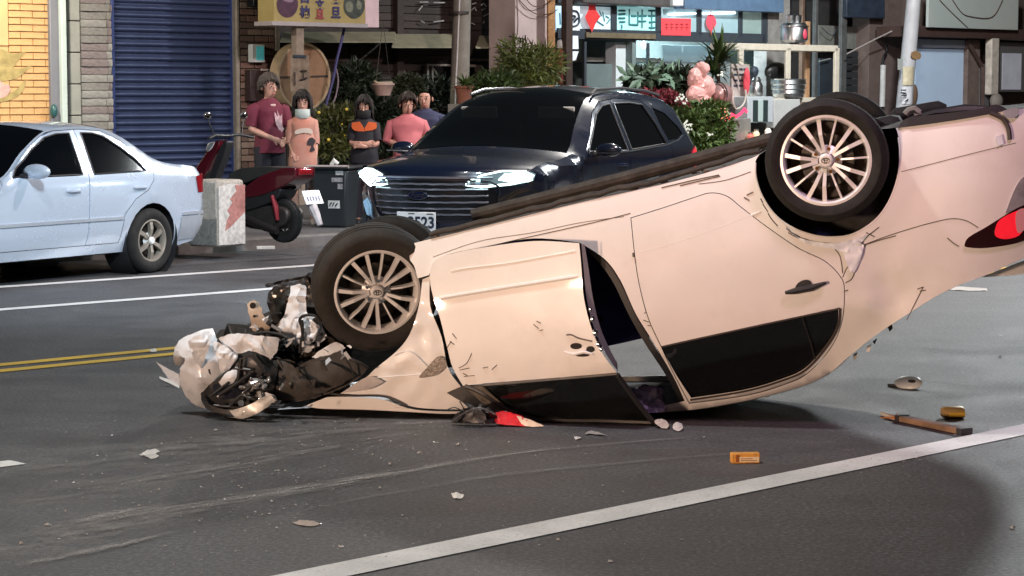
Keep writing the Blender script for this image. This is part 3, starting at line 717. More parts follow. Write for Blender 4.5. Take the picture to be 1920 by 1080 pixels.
MB().tube([fp(E, x, y, -1.05) for x, y in curve([(1540, 50), (1552, 62), (1562, 66), (1568, 54)], 5, False)], .008, 5).build('cable', dark_ink, E)
fbox(E, 'blue_tarp', mat('blue_tarp', (.02, .03, .05), .6, 0, 0, .4, 6), 1588, -20, 1660, 34, -.7, .1, .02)
E = fthing('white_conduit', 'white plastic conduit with a black cable on the brown wall', 'pipe', 1655, -.8)
MB().tube([fp(E, 1654, 200, -.8), fp(E, 1656, 122, -.8)], .055, 12).build('pipe', mat('white_pvc', (.46, .45, .44), .5, 0, 0, .2, 6), E)
MB().tube([fp(E, x, y, -.8) for x, y in curve([(1655, 124), (1657, 108), (1663, 95), (1662, 80)], 5, False)], .025, 8).build('cable', MATS['black_metal'], E)
E = fthing('sticker_pole', 'pale grey pole with taped stickers right of the rear wheel', 'pole', 1695, .5)
base = FX(1694, 326, .5); h0 = fp(E, 1695, 200, .5); h1 = fp(E, 1715, -20, .5)
MB().tube([Vector((h0.x - .08, 0, PAV)), h0, h1], [.16, .15, .13], 18).build('shaft', mat('pale_pole_paint', (.42, .41, .43), .6, 0, 0, .12, 4), E)
def sticker(x0, y0, x1, y1, m, nm='sticker'):
    c0 = fp(E, (x0 + x1) / 2, (y0 + y1) / 2, .5); a = fr(E, x0, y0, x1, y1, .5); r = .158; hw = (a[1] - a[0]) / 2
    rows = []
    for z in (a[2], a[3]):
        rows.append([(c0.x + r * math.sin(t), -r * math.cos(t), z) for t in np.linspace(-1.2, 1.2, 9)])
    MB().grid(rows).build(nm, m, E)
sticker(1686, 125, 1708, 160, mat('cream_sticker', (.55, .48, .33), .6, 0, 0, .2, 12)); sticker(1684, 162, 1706, 195, mat('white_sticker', (.6, .6, .64), .6, 0, 0, .2, 12))
fpoly(E, 'tag', mat('brown_tag', (.32, .19, .09), .7, 0, 0, .2, 20), [(1708, 100), (1718, 95), (1727, 102), (1724, 111), (1712, 110)], .66, .02)
fpoly(E, 'tag', mat('pale_tag', (.4, .42, .40), .7), [(1683, 110, 1), (1693, 111, 1), (1692, 131, 1), (1683, 131, 1)], .66, .02, 1)
MB().ell(fp(E, 1714, 178, .5), (.09, .06, .20)).build('brown_knot', mat('brown_cloth', (.12, .07, .045), .9), E)
for q in ((1690, 169, 1699, 169), (1689, 174, 1699, 175), (1691, 179, 1700, 178), (1697, 190, 1703, 186)): MB().tube([fp(E, q[0], q[1], .665), fp(E, q[2], q[3], .665)], .012, 4).build('marker_stroke', dark_ink, E, smooth=False)
E = fthing('tin_roofed_house', 'brown wooden house with a pale awning board at the right edge', 'house', 1820, -.6)
fbox(E, 'wall', brown_r, 1706, 40, 2100, 340, -.7, .3, 0, 4.6, PAV)
fbox(E, 'fascia', mat('dark_red_brown_beam', (.055, .028, .022), .7, 0, 0, .25, 6), 1716, 55, 2100, 74, .1, .9, .01)
fbox(E, 'awning_board', mat('grey_awning_board', (.46, .46, .43), .7, 0, 0, tint=(.36, .42, .40), vs_=.9, bump=.1, bs=10), 1741, -40, 1910, 54, .2, .06, .01)
for pts in ([(1775, -20), (1800, 20), (1820, 31), (1860, 32), (1880, 0)], [(1762, 0), (1785, 24), (1815, 52)]):
    MB().tube([fp(E, x, y, .22) for x, y in curve(pts, 5, False)], .008, 5).build('cable', MATS['cable_brown'], E)
fbox(E, 'door_panel', mat('pale_blue_door', (.40, .50, .64), .5, 0, 0, .06, 2.5, emit=(.4, .52, .7), es=.12), 1715, 92, 1812, 340, -.3, .05, .006, None, PAV)  # door brightened by emission in its paint
fbox(E, 'door_head', mat('pale_blue_trim', (.46, .54, .66), .5, 0, 0, .06, 4), 1714, 74, 1813, 90, -.28, .06, .01)
wb = mat('brown_post', (.15, .105, .09), .8, 0, 0, .3, 5)
fbox(E, 'post', wb, 1813, 74, 1836, 340, -.2, .12, .01, None, PAV); fbox(E, 'post', mat('grey_post2', (.11, .11, .12), .7), 1842, 120, 1854, 340, -.1, .1, .01, None, PAV)
MB().tube([fp(E, 1813, 74, -.1), fp(E, 1842, 125, -.1), fp(E, 1842, 210, -.1)], .05, 4).build('brace', MATS['dark_red_brown_beam'], E, smooth=False)
cream = mat('cream_render', (.50, .44, .38), .8, 0, 0, .3, 7, .3, 30)
fbox(E, 'downpipe', cream, 1859, 68, 1874, 178, .1, .16, .03); 
MB().ell(fp(E, 1868, 190, .1), (.16, .12, .16)).build('pipe_boot', mat('grey_brown_boot', (.2, .17, .15), .9), E)
fbox(E, 'window_frame', cream, 1874, 68, 1990, 76, .0, .1, .01)
fbox(E, 'window_frame', mat('grey_frame', (.10, .09, .09), .6), 1874, 80, 1990, 172, -.1, .08, .004)
fbox(E, 'window_pane', lit('dim_grey_pane', (.22, .22, .25), .5, .3, 4), 1880, 100, 1915, 168, -.08, .03)
# ------------------------------------------------------------------ yellow sign on its post, round cable drum
E = fthing('fruit_sign', 'yellow fruit sign with photos of pomelos on a timber post', 'sign', 600, .9)
a, b, z0, z1, y = fr(E, 514, -62, 685, 46, 1.25)
ysign = mat('yellow_sign_face', (.35, .275, .105), .5, 0, 0, .14, 4)
MB().box(a, b, y, y + .36, z0, z1).build('sign_box', ysign, E, bev=.01)
fbox(E, 'bottom_rail', mat('sign_rail', (.40, .36, .36), .5, .3, 0, .1, 6), 511, 42, 690, 50, 1.27, .4, .004)
e0, e1 = fp(E, 685, 46, 1.25), fp(E, 709, 40, .6)
MB().box(b + .002, b + (fr(E, 686, 0, 711, 46, 1.25)[1] - b), y + .004, y + .42, z0 - .02, z1).build('end_panel', mat('pinkish_end_panel', (.66, .5, .52), .5, 0, 0, .12, 6), E, bev=.004)
for px, py, m, in ((539, 8, mat('pomelo_photo_purple', (.07, .025, .05), .4, 0, 0, .5, 14)), (664, 10, mat('pomelo_photo_green', (.05, .06, .05), .4, 0, 0, .6, 10))):
    fpoly(E, 'fruit_photo', m, [(px + 20 * math.cos(t), py + 25 * math.sin(t)) for t in np.linspace(0, 2 * math.pi, 24, endpoint=False)], 1.256, .005, 1)
pk = mat('pomelo_highlight', (.22, .14, .2), .5, 0, 0, .4, 30); gk = mat('pomelo_green_skin', (.17, .18, .13), .5, 0, 0, .3, 20)
fpoly(E, 'fruit_photo', gk, [(655, 2), (662, 8), (660, 22), (650, 20), (648, 8)], 1.260, .003); fpoly(E, 'fruit_photo', gk, [(670, 0), (678, 6), (676, 18), (669, 14)], 1.260, .003)
fpoly(E, 'fruit_photo', pk, [(526, -4), (538, -2), (552, -6), (548, 4), (536, 3)], 1.260, .003)
ink_b = mat('sign_ink_navy', (.035, .03, .12), .5); ink_r = mat('sign_ink_red', (.30, .05, .06), .5)
for ch, x, y, m in (('白', 572, -4, ink_b), ('柚', 572, 24, ink_b), ('文', 600, 10, ink_b), ('旦', 600, 28, ink_r), ('文', 630, -2, ink_b), ('旦', 630, 25, ink_b)):
    o = ftext(E, 'sign_character', ch, m, x, y, 24 if x != 600 else 20, 1.262)
wood_post = mat('weathered_post', (.25, .20, .16), .85, 0, 0, .3, 7, .3, 30)
fbox(E, 'post', wood_post, 557, 48, 571, 250, 1.2, .12, .008, None, PAV)
fbox(E, 'hanging_plate', mat('stained_plate', (.20, .15, .11), .8, 0, 0, .35, 14), 545, 104, 580, 172, 1.24, .02, .004)
MB().box(*[q for q in fr(E, 551, 103, 574, 108, 1.26)[:2]], *(fr(E, 551, 103, 574, 108, 1.26)[4], fr(E, 551, 103, 574, 108, 1.26)[4] + .02), *fr(E, 551, 103, 574, 108, 1.26)[2:4]).build('slot', dark_ink, E, smooth=False)
for q in ((553, 135, 553, 160), (564, 133, 575, 133), (569, 130, 569, 150), (563, 150, 576, 146)): MB().tube([fp(E, q[0], q[1], 1.262), fp(E, q[2], q[3], 1.262)], .012, 4).build('carved_stroke', dark_wood, E, smooth=False)
E = fthing('cable_drum', 'big round wooden cable drum end standing behind the couple', 'cable drum', 570, .55)
cc = fp(E, 569, 144, .55); rad = abs(FX(569, 82, .55)[1] - FX(569, 206, .55)[1]) / 2
wood = mat('drum_wood', (.25, .14, .078), .75, 0, 0, .2, 4, .3, 30)
pl = unit_mesh('plank', wood)
nP = 2
for k in range(nP):
    z0_ = -rad + 2 * rad * k / nP + .006; z1_ = -rad + 2 * rad * (k + 1) / nP - .006
    pts = []
    for z in np.linspace(z0_, z1_, 6): pts.append((math.sqrt(max(0, (rad * .96) ** 2 - z * z)), z))
    poly = pts + [(-x, z) for x, z in pts[::-1]]
    poly = [p for p in poly if True]
    MB().prism(poly, lambda x, z: cc + Vector((x, 0, z)), lambda x, z: cc + Vector((x, .05, z))).build('plank', wood, E, smooth=False)
MB().lathe([(rad * .95, .0), (rad * 1.03, .0), (rad * 1.03, .18), (rad * .95, .18)], 48, 'y', cc + Vector((0, -.02, 0)), closed=True).build('rim', mat('drum_rim', (.36, .26, .16), .6, 0, 0, .2, 8), E)
MB().box(cc.x - .3, cc.x + .3, cc.y + .05, cc.y + .16, PAV, cc.z - rad * .6).build('stand', dark_wood, E, smooth=False)
fpoly(E, 'crack', dark_wood, [(512, 143, 1), (548, 144, 1), (548, 146, 1), (512, 146, 1)], .565, .004, 1)
fpoly(E, 'crack', dark_wood, [(584, 142, 1), (628, 140, 1), (628, 143, 1), (584, 145, 1)], .565, .004, 1)
# coiled blue hose hung at the right of the drum
E = fthing('blue_hose', 'blue hose hanging down from the sign past the wooden drum', 'hose', 622, .95)
MB().tube([fp(E, x, y, 1.0) for x, y in curve([(646, 50), (640, 78), (632, 110), (624, 150), (612, 195), (604, 240), (602, 300)], 6, False)], .02, 8).build('hose', mat('blue_hose', (.05, .05, .17), .45), E)
MB().tube([fp(E, x, y, .98) for x, y in curve([(628, 120), (634, 150), (628, 185), (614, 205)], 6, False)], .012, 6).build('loop', mat('pale_hose', (.25, .2, .24), .5), E)
# ------------------------------------------------------------------ plants
def leaf_mat(name, c, v=.35): return mat(name, c, .5, 0, 0, v, 1.5)
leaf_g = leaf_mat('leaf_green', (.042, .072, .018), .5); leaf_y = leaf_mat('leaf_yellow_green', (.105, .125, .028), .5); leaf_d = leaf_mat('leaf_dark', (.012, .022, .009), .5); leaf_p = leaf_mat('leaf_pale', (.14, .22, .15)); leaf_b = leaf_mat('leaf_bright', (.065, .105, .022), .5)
def leaves(cs, n, size, seed, ratio=.35, droop=.2, mb=None):
    """scatter folded leaf blades through a set of blobs (centre, radii)"""
    rg = np.random.default_rng(seed); vs = []; fs = []
    wts = np.array([r[0] * r[1] * r[2] for _, r in cs]) ** .66; wts /= wts.sum()
    for i in range(n):
        c, r = cs[rg.choice(len(cs), p=wts)]
        d = rg.normal(size=3); d /= np.linalg.norm(d); rr = rg.uniform(.25, 1) ** .5
        p = np.array(c) + d * rr * np.array(r)
        ax = d + rg.normal(size=3) * .7 + np.array([0, 0, .25 - droop]); ax /= np.linalg.norm(ax)
        sd = np.cross(ax, rg.normal(size=3)); sd /= np.linalg.norm(sd) + 1e-9
        L = size * rg.uniform(.6, 1.4); wd = L * ratio; up = np.cross(sd, ax)
        b = len(vs); vs += [p, p + ax * L * .5 + sd * wd * .5 - up * wd * .15, p + ax * L, p + ax * L * .5 - sd * wd * .5 - up * wd * .15, p + ax * L * .5]
        fs += [(b, b + 1, b + 4), (b + 1, b + 2, b + 4), (b + 2, b + 3, b + 4), (b + 3, b, b + 4)]
    mb = mb or MB(); return mb.add(vs, fs)
def blades(c, n, L, wd, seed, up=.5, mb=None, spread=1.0):
    rg = random.Random(seed); mb = mb or MB()
    for i in range(n):
        a = rg.uniform(0, 6.283); el = rg.uniform(.1, 1.3) * up + .1; l = L * rg.uniform(.6, 1.1)
        dx, dy = math.cos(a) * spread, math.sin(a) * spread; p = Vector(c); pts = []
        for k in range(5):
            t = k / 4; pts.append(p + Vector((dx * l * t * math.cos(el), dy * l * t * math.cos(el), l * (t * math.sin(el) - .55 * t * t * (1 - el * .45)))))
        s = Vector((-dy, dx, 0)).normalized(); ws = [wd * .6, wd, wd * .8, wd * .45, .001]
        mb.grid([[q - s * ww, q + s * ww] for q, ww in zip(pts, ws)])
    return mb
def trunk(E, pts, r, m=None): return MB().tube(pts, r, 7).build('stem', m or mat('bark', (.07, .05, .035), .9, 0, 0, .3, 12, .4, 40), E)
def pot(E, c, r, h, m):
    return MB().lathe([(0, 0), (r * .72, 0), (r * .95, h * .85), (r * 1.08, h * .86), (r * 1.08, h), (r * .92, h), (r * .9, h * .9), (0, h * .88)], 18, 'z', c).build('pot', m, E)
terra = mat('terracotta', (.20, .075, .045), .85, 0, 0, .25, 8, .2, 40)
def blob(E, x, y, rx, ry, v, dv=.35):
    c = fp(E, x, y, v); s = abs(FX(x + rx, y, v)[0] - FX(x, y, v)[0]); h = abs(FX(x, y - ry, v)[1] - FX(x, y, v)[1]); return (tuple(c), (s, dv, h))
E = fthing('bamboo_bush', 'tall feathery yellow green bush behind the roof of the dark car', 'bush', 990, .6)
leaves([blob(E, 985, 130, 42, 30, .6), blob(E, 968, 100, 20, 22, .6, .25), blob(E, 1015, 125, 26, 38, .6), blob(E, 990, 160, 48, 28, .6), blob(E, 980, 230, 44, 50, .6)], 4200, .17, 1, .14).build('crown', leaf_y, E, smooth=False)
for dx in (-.25, 0, .2, .3): trunk(E, [(dx * .4, 0, PAV), (dx, 0, 1.6), (dx * 1.4, -.05, 2.0)], [.02, .015, .006])
E = fthing('fern_pot', 'fern in a red pot in front of the concrete utility pole', 'potted plant', 872, 1.5)
blades(fp(E, 872, 162, 1.5), 60, .36, .016, 3, .8).build('fronds', leaf_b, E); pot(E, fp(E, 870, 195, 1.5), .13, .26, terra)
MB().box(-.2, .2, -.15, .15, PAV, fp(E, 870, 195, 1.5).z).build('plinth', concrete, E, bev=.01)
E = fthing('leafy_shrub', 'dark green low shrub between the fern pot and the bamboo bush', 'shrub', 925, .9)
leaves([blob(E, 915, 165, 30, 22, .9), blob(E, 938, 160, 22, 26, .9), blob(E, 925, 230, 36, 60, .9)], 1500, .14, 5, .3).build('crown', leaf_g, E, smooth=False); trunk(E, [(0, 0, PAV), (0, 0, 1.4)], [.03, .01])
E = fthing('topiary_bush', 'round clipped dark bush behind the pink shirted woman', 'bush', 765, .2)
leaves([blob(E, 765, 162, 26, 24, .2, .22)], 1500, .06, 6, .4).build('crown', leaf_mat('leaf_olive_dark', (.03, .04, .016)), E, smooth=False); trunk(E, [(0, 0, PAV), (0, 0, 1.5)], [.03, .02])
E = fthing('hanging_planter', 'pale pink oval planter hanging above the masked woman', 'planter', 718, .9)
c = fp(E, 718, 166, .9)
MB().lathe([(0, -.10), (.10, -.10), (.155, .04), (.17, .05), (.165, .075), (.14, .06), (0, .05)], 20, 'z', c).build('bowl', mat('pink_planter', (.46, .32, .28), .7, 0, 0, .2, 8), E)
MB().tube([fp(E, 702, 152, .9), fp(E, 708, 156, .9), fp(E, 735, 155, .9)], .02, 6).build('rim', mat('cream_rim', (.45, .38, .27), .6), E)
for px in (705, 732): MB().tube([fp(E, px, 154, .9), fp(E, 718, 40, .9)], .005, 4).build('wire', dark_steel, E)
E = fthing('yellow_flower_shrub', 'yellow green flowering shrub right of the woman with the chin mask', 'shrub', 625, 1.3)
leaves([blob(E, 625, 238, 24, 36, 1.3), blob(E, 642, 220, 15, 20, 1.3), blob(E, 618, 275, 18, 22, 1.3)], 1500, .12, 7, .28).build('crown', leaf_mat('leaf_olive', (.055, .062, .014), .5), E, smooth=False); trunk(E, [(0, 0, PAV), (0, 0, 1.1)], [.02, .01])
fl = mat('yellow_petals', (.62, .46, .06), .6)
mb = MB()
for x, y in ((645, 254), (598, 211), (640, 232), (616, 262), (650, 205)): mb.ell(fp(E, x, y, 1.55), (.025, .02, .022), 8, 5)
mb.build('blossom', fl, E)
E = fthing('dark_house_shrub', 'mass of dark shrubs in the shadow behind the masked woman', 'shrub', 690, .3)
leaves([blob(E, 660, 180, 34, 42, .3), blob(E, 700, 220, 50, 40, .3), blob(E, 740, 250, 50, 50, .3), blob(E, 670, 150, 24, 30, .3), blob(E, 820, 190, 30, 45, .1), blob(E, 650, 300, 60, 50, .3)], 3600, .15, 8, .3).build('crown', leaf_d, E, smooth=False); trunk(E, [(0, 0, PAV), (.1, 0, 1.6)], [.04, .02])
# garden in front of the eatery
E = fthing('pale_leaf_shrub', 'broad leaved shrub with pale shining leaves left of the eatery counter', 'shrub', 1225, .9)
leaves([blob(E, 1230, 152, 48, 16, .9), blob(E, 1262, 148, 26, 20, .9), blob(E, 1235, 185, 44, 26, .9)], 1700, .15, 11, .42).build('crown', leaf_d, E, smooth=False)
leaves([blob(E, 1205, 144, 24, 8, 1.2), blob(E, 1245, 136, 18, 9, 1.2)], 60, .24, 12, .36).build('pale_leaves', leaf_p, E, smooth=False); trunk(E, [(0, 0, PAV), (0, 0, 1.6)], [.04, .02])
E = fthing('red_flower_shrub', 'shrub with dusky red flowers behind the tail of the dark car', 'shrub', 1225, 1.3)
leaves([blob(E, 1232, 182, 26, 10, 1.3), blob(E, 1260, 200, 14, 9, 1.3)], 900, .10, 13, .5).build('blossom', mat('dusky_red_petals', (.22, .035, .05), .6, 0, 0, .3, 5), E, smooth=False)
leaves([blob(E, 1240, 215, 40, 30, 1.2)], 900, .15, 14, .35).build('crown', leaf_g, E, smooth=False); trunk(E, [(0, 0, PAV), (0, 0, 1.2)], [.03, .02])
E = fthing('palm_plant', 'spiky palm standing behind the pink bundle at the eatery', 'palm', 1345, 1.0)
mb = blades(fp(E, 1350, 118, 1.0), 50, .85, .034, 15, 1.1); blades(fp(E, 1340, 140, 1.0), 44, .7, .032, 16, .9, mb); blades(fp(E, 1318, 135, 1.0), 16, .5, .03, 18, .8, mb); mb.build('fronds', leaf_g, E); trunk(E, [(0, 0, PAV), (0, 0, 1.2), fp(E, 1347, 120, 1.0)], [.05, .04, .03])
E = fthing('white_flower_bush', 'dense green bush with white flowers beside the dark car tail light', 'bush', 1310, 1.7)
leaves([blob(E, 1318, 240, 34, 40, 1.7, .5), blob(E, 1300, 275, 40, 40, 1.7, .5), blob(E, 1330, 290, 36, 34, 1.7, .5), blob(E, 1285, 240, 26, 30, 1.7, .4), blob(E, 1320, 205, 28, 14, 1.7, .4)], 4600, .11, 17, .42).build('crown', leaf_b, E, smooth=False); trunk(E, [(0, 0, PAV), (0, 0, 1.2)], [.04, .02])
mb = MB(); rg = random.Random(3)
for (x, y) in ((1272, 186), (1278, 182), (1282, 190), (1286, 230), (1280, 236), (1292, 238), (1276, 240), (1330, 252), (1352, 140), (1288, 244)):
    for k in range(7): mb.ell(fp(E, x + rg.uniform(-6, 6), y + rg.uniform(-5, 5), 2.2), (.02, .014, .017), 6, 4)
mb.build('blossom', mat('white_petals', (.75, .75, .66), .6), E)
# pink bundle, steel bowl, red lamp, red light string, counter
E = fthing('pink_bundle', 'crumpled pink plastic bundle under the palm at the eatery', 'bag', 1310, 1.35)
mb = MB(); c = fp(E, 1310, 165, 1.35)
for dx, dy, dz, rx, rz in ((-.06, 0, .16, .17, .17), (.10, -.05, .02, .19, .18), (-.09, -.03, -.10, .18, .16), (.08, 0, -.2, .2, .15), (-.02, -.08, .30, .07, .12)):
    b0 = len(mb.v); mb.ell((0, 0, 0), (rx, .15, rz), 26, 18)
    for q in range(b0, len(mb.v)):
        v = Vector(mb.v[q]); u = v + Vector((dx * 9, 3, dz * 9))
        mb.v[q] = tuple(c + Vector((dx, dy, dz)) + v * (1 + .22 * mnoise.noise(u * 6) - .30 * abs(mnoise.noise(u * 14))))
mb.build('bag', mat('pink_plastic', (.62, .32, .30), .35, 0, .2, .2, 8, emit=(.7, .35, .3), es=.22), E, ang=20)  # bag given a faint glow to look lit
MB().box(-.2, .2, -.12, .15, PAV, c.z - .3).build('stand', dark_steel, E, bev=.01)
E = fthing('pink_cooking_drum', 'dented pink steel drum lying beside the pink bundle', 'drum', 1352, 1.35)
c = fp(E, 1352, 177, 1.35)
MB().ell(c, (.20, .19, .19), 24, 14).build('bowl', mat('pink_steel', (.5, .30, .29), .28, .55, 0, .12, 8), E)
MB().lathe([(.20, -.015), (.215, -.015), (.215, .015), (.20, .015)], 28, 'x', c + Vector((-.10, 0, 0)), closed=True).build('band', steel, E)
MB().box(c.x - .2, c.x + .2, -.14, .14, PAV, c.z - .16).build('stand', dark_steel, E, bev=.01)
E = fthing('orange_lantern', 'small glowing orange lantern above the red light string', 'lantern', 1352, 1.8)
MB().ell(fp(E, 1354, 213, 1.8), (.11, .09, .10), 16, 10).build('lantern_globe', lit('orange_glow', (1, .42, .22), .9, .4, 12), E)
MB().tube([(0, 0, PAV), fp(E, 1354, 222, 1.8)], .012, 6).build('stake', dark_steel, E)
E = fthing('red_light_string', 'bright red light tube zigzagging along the counter edge', 'light string', 1375, 1.75)
MB().tube([fp(E, x, y, 1.78) for x, y in ((1354, 232), (1366, 222), (1372, 214), (1380, 219), (1388, 214), (1396, 204), (1400, 210))], .022, 8).build('light_tube', mat('red_neon', (.6, .02, .05), .4, emit=(1, .03, .08), es=2.4), E)
E = fthing('steel_counter', 'stainless steel counter box left of the flipped white car rear wheel', 'counter', 1388, 1.6)
fbox(E, 'body', mat('dull_counter_steel', (.36, .34, .31), .38, .5, 0, .2, 4), 1370, 222, 1408, 330, 1.6, .6, .015, None, PAV)
fbox(E, 'side_panel', mat('red_brown_panel', (.22, .06, .05), .6, 0, 0, .3, 6), 1352, 236, 1369, 330, 1.55, .5, .01, None, PAV)
fbox(E, 'panel_plate', steel, 1377, 259, 1381, 262, 1.615, .02, .003)
fbox(E, 'rack_panel', mat('pale_grid_panel', (.42, .36, .33), .5, .2, 0, .2, 6), 1372, 120, 1406, 200, 1.2, .04, .006)
for yy in (128, 138, 149, 159):
    for xx in (1376, 1386, 1394): fbox(E, 'grid_slot', dark_ink, xx, yy, xx + 7, yy + 4, 1.204, .006)
MB().tube([fp(E, x, y, 1.5) for x, y in curve([(1376, 170), (1374, 190), (1380, 204), (1392, 198), (1398, 184), (1398, 168)], 5, False)], .016, 6).build('loop_handle', mat('pale_loop', (.62, .56, .5), .4, .3), E)
E = fthing('hanging_cloth', 'narrow red hanging cloth beside the pots on the counter', 'cloth', 1400, 1.2)
MB().ell(fp(E, 1400, 152, 1.3), (.07, .05, .22), 12, 10).build('cloth', mat('red_cloth', (.5, .05, .07), .8, 0, 0, .2, 8, emit=(.6, .05, .07), es=.15), E)  # cloth made to glow slightly, lit look put into the material
# rack with pots
E = fthing('steel_rack', 'cream painted steel rack carrying pots beside the eatery', 'rack', 1475, .9)
crm = mat('cream_rack_paint', (.58, .52, .43), .5, .1, 0, .12, 7)
fbox(E, 'top_shelf', crm, 1378, 83, 1572, 95, .9, .55, .008)
for x in (1386, 1474, 1565): fbox(E, 'post', crm, x, 90, x + 8, 330, .9, .05, .006, None, PAV)
fbox(E, 'rear_post', mat('orange_pipe', (.34, .19, .10), .6, 0, 0, .3, 9), 1512, 40, 1519, 200, .55, .05, .01)
fbox(E, 'lower_shelf', crm, 1390, 183, 1572, 192, .9, .6, .006)
E = fthing('large_steel_pot', 'big lidded stainless pot with a red tag on top of the rack', 'pot', 1489, .75)
c = fp(E, 1489, 80, .75)
MB().lathe([(0, 0), (.20, 0), (.235, .04), (.235, .27), (.21, .31), (.19, .335), (0, .34)], 28, 'z', c).build('pot_body', steel, E)
MB().lathe([(.23, .265), (.26, .27), (.26, .285), (.23, .29)], 28, 'z', c).build('collar', steel, E)
for dx in (-.10, .06): MB().lathe([(.075, .33), (.085, .40), (.09, .46), (.06, .48), (0, .48)], 16, 'z', c + Vector((dx, 0, 0))).build('canister', steel, E)
MB().ell(c + Vector((0, -.235, .14)), (.05, .02, .09), 10, 8).build('red_tag', mat('red_tag', (.55, .05, .10), .5), E)
E = fthing('small_steel_urn', 'small steel urn with a dark lid on the lower shelf', 'urn', 1418, .8)
c = fp(E, 1418, 181, .8)
MB().lathe([(0, 0), (.10, 0), (.115, .05), (.115, .18), (.08, .24), (.085, .28), (.05, .33), (0, .34)], 20, 'z', c).build('urn_body', steel, E); MB().ell(c + Vector((-.06, 0, .42)), (.09, .07, .09)).build('lid', dark_ink, E)
E = fthing('ribbed_steel_basin', 'wide ribbed steel basin standing at the right of the urn', 'basin', 1478, .8)
c = fp(E, 1478, 182, .8)
MB().lathe([(0, 0), (.26, 0), (.27, .05), (.285, .06), (.275, .12), (.295, .14), (.285, .2), (.305, .22), (.295, .29), (.31, .31), (.28, .31), (.26, .06), (0, .05)], 28, 'z', c).build('basin', steel, E)
E = fthing('black_wok', 'large black wok resting behind the steel basin', 'wok', 1455, .5)
MB().ell(fp(E, 1456, 135, .5), (.30, .12, .17), 20, 12).build('wok', mat('black_iron', (.02, .02, .02), .4, .5), E)
E = fthing('glass_cabinet', 'pale grey glass fronted cabinet box under the steel pots', 'cabinet', 1428, 1.5)
fbox(E, 'case', mat('pale_cabinet', (.50, .54, .57), .4, .2, 0, .1, 6), 1402, 181, 1450, 230, 1.5, .5, .012)
fbox(E, 'window_pane', mat('cabinet_glass', (.03, .045, .045), .15), 1412, 188, 1440, 228, 1.505, .02); fbox(E, 'door_strip', mat('pale_strip', (.38, .47, .45), .4), 1422, 188, 1431, 228, 1.515, .02, .003)
fbox(E, 'side_case', mat('pale_case2', (.48, .48, .47), .5, .1, 0, .1, 6), 1451, 186, 1500, 240, 1.45, .4, .01); fbox(E, 'base', dark_steel, 1404, 231, 1500, 330, 1.3, .4, .01, None, PAV)
mb = MB(); jars = [(1412, 270, (.75, .42, .10)), (1424, 268, (.8, .55, .18)), (1433, 262, (.7, .5, .3)), (1418, 253, (.8, .66, .42)), (1407, 258, (.62, .15, .12)), (1440, 248, (.8, .7, .6))]
for k, (x, y, c_) in enumerate(jars):
    Ej = fthing('sauce_jar', ['amber sauce jar at the bottom left of the lit shelf', 'yellow sauce jar beside the amber one', 'cream jar right of the yellow jar', 'tall pale jar behind the amber jar', 'dark red jar at the left end of the lit shelf', 'small whitish jar highest on the right of the lit shelf'][k], 'jar', x, 1.7, 'jars under the cabinet')
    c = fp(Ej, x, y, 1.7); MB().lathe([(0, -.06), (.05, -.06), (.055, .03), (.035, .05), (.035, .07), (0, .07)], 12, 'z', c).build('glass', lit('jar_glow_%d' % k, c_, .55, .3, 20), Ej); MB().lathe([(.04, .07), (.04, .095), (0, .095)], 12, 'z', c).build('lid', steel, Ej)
    MB().tube([(0, 0, PAV), (0, 0, c.z - .06)], .04, 8).build('stand', dark_steel, Ej)
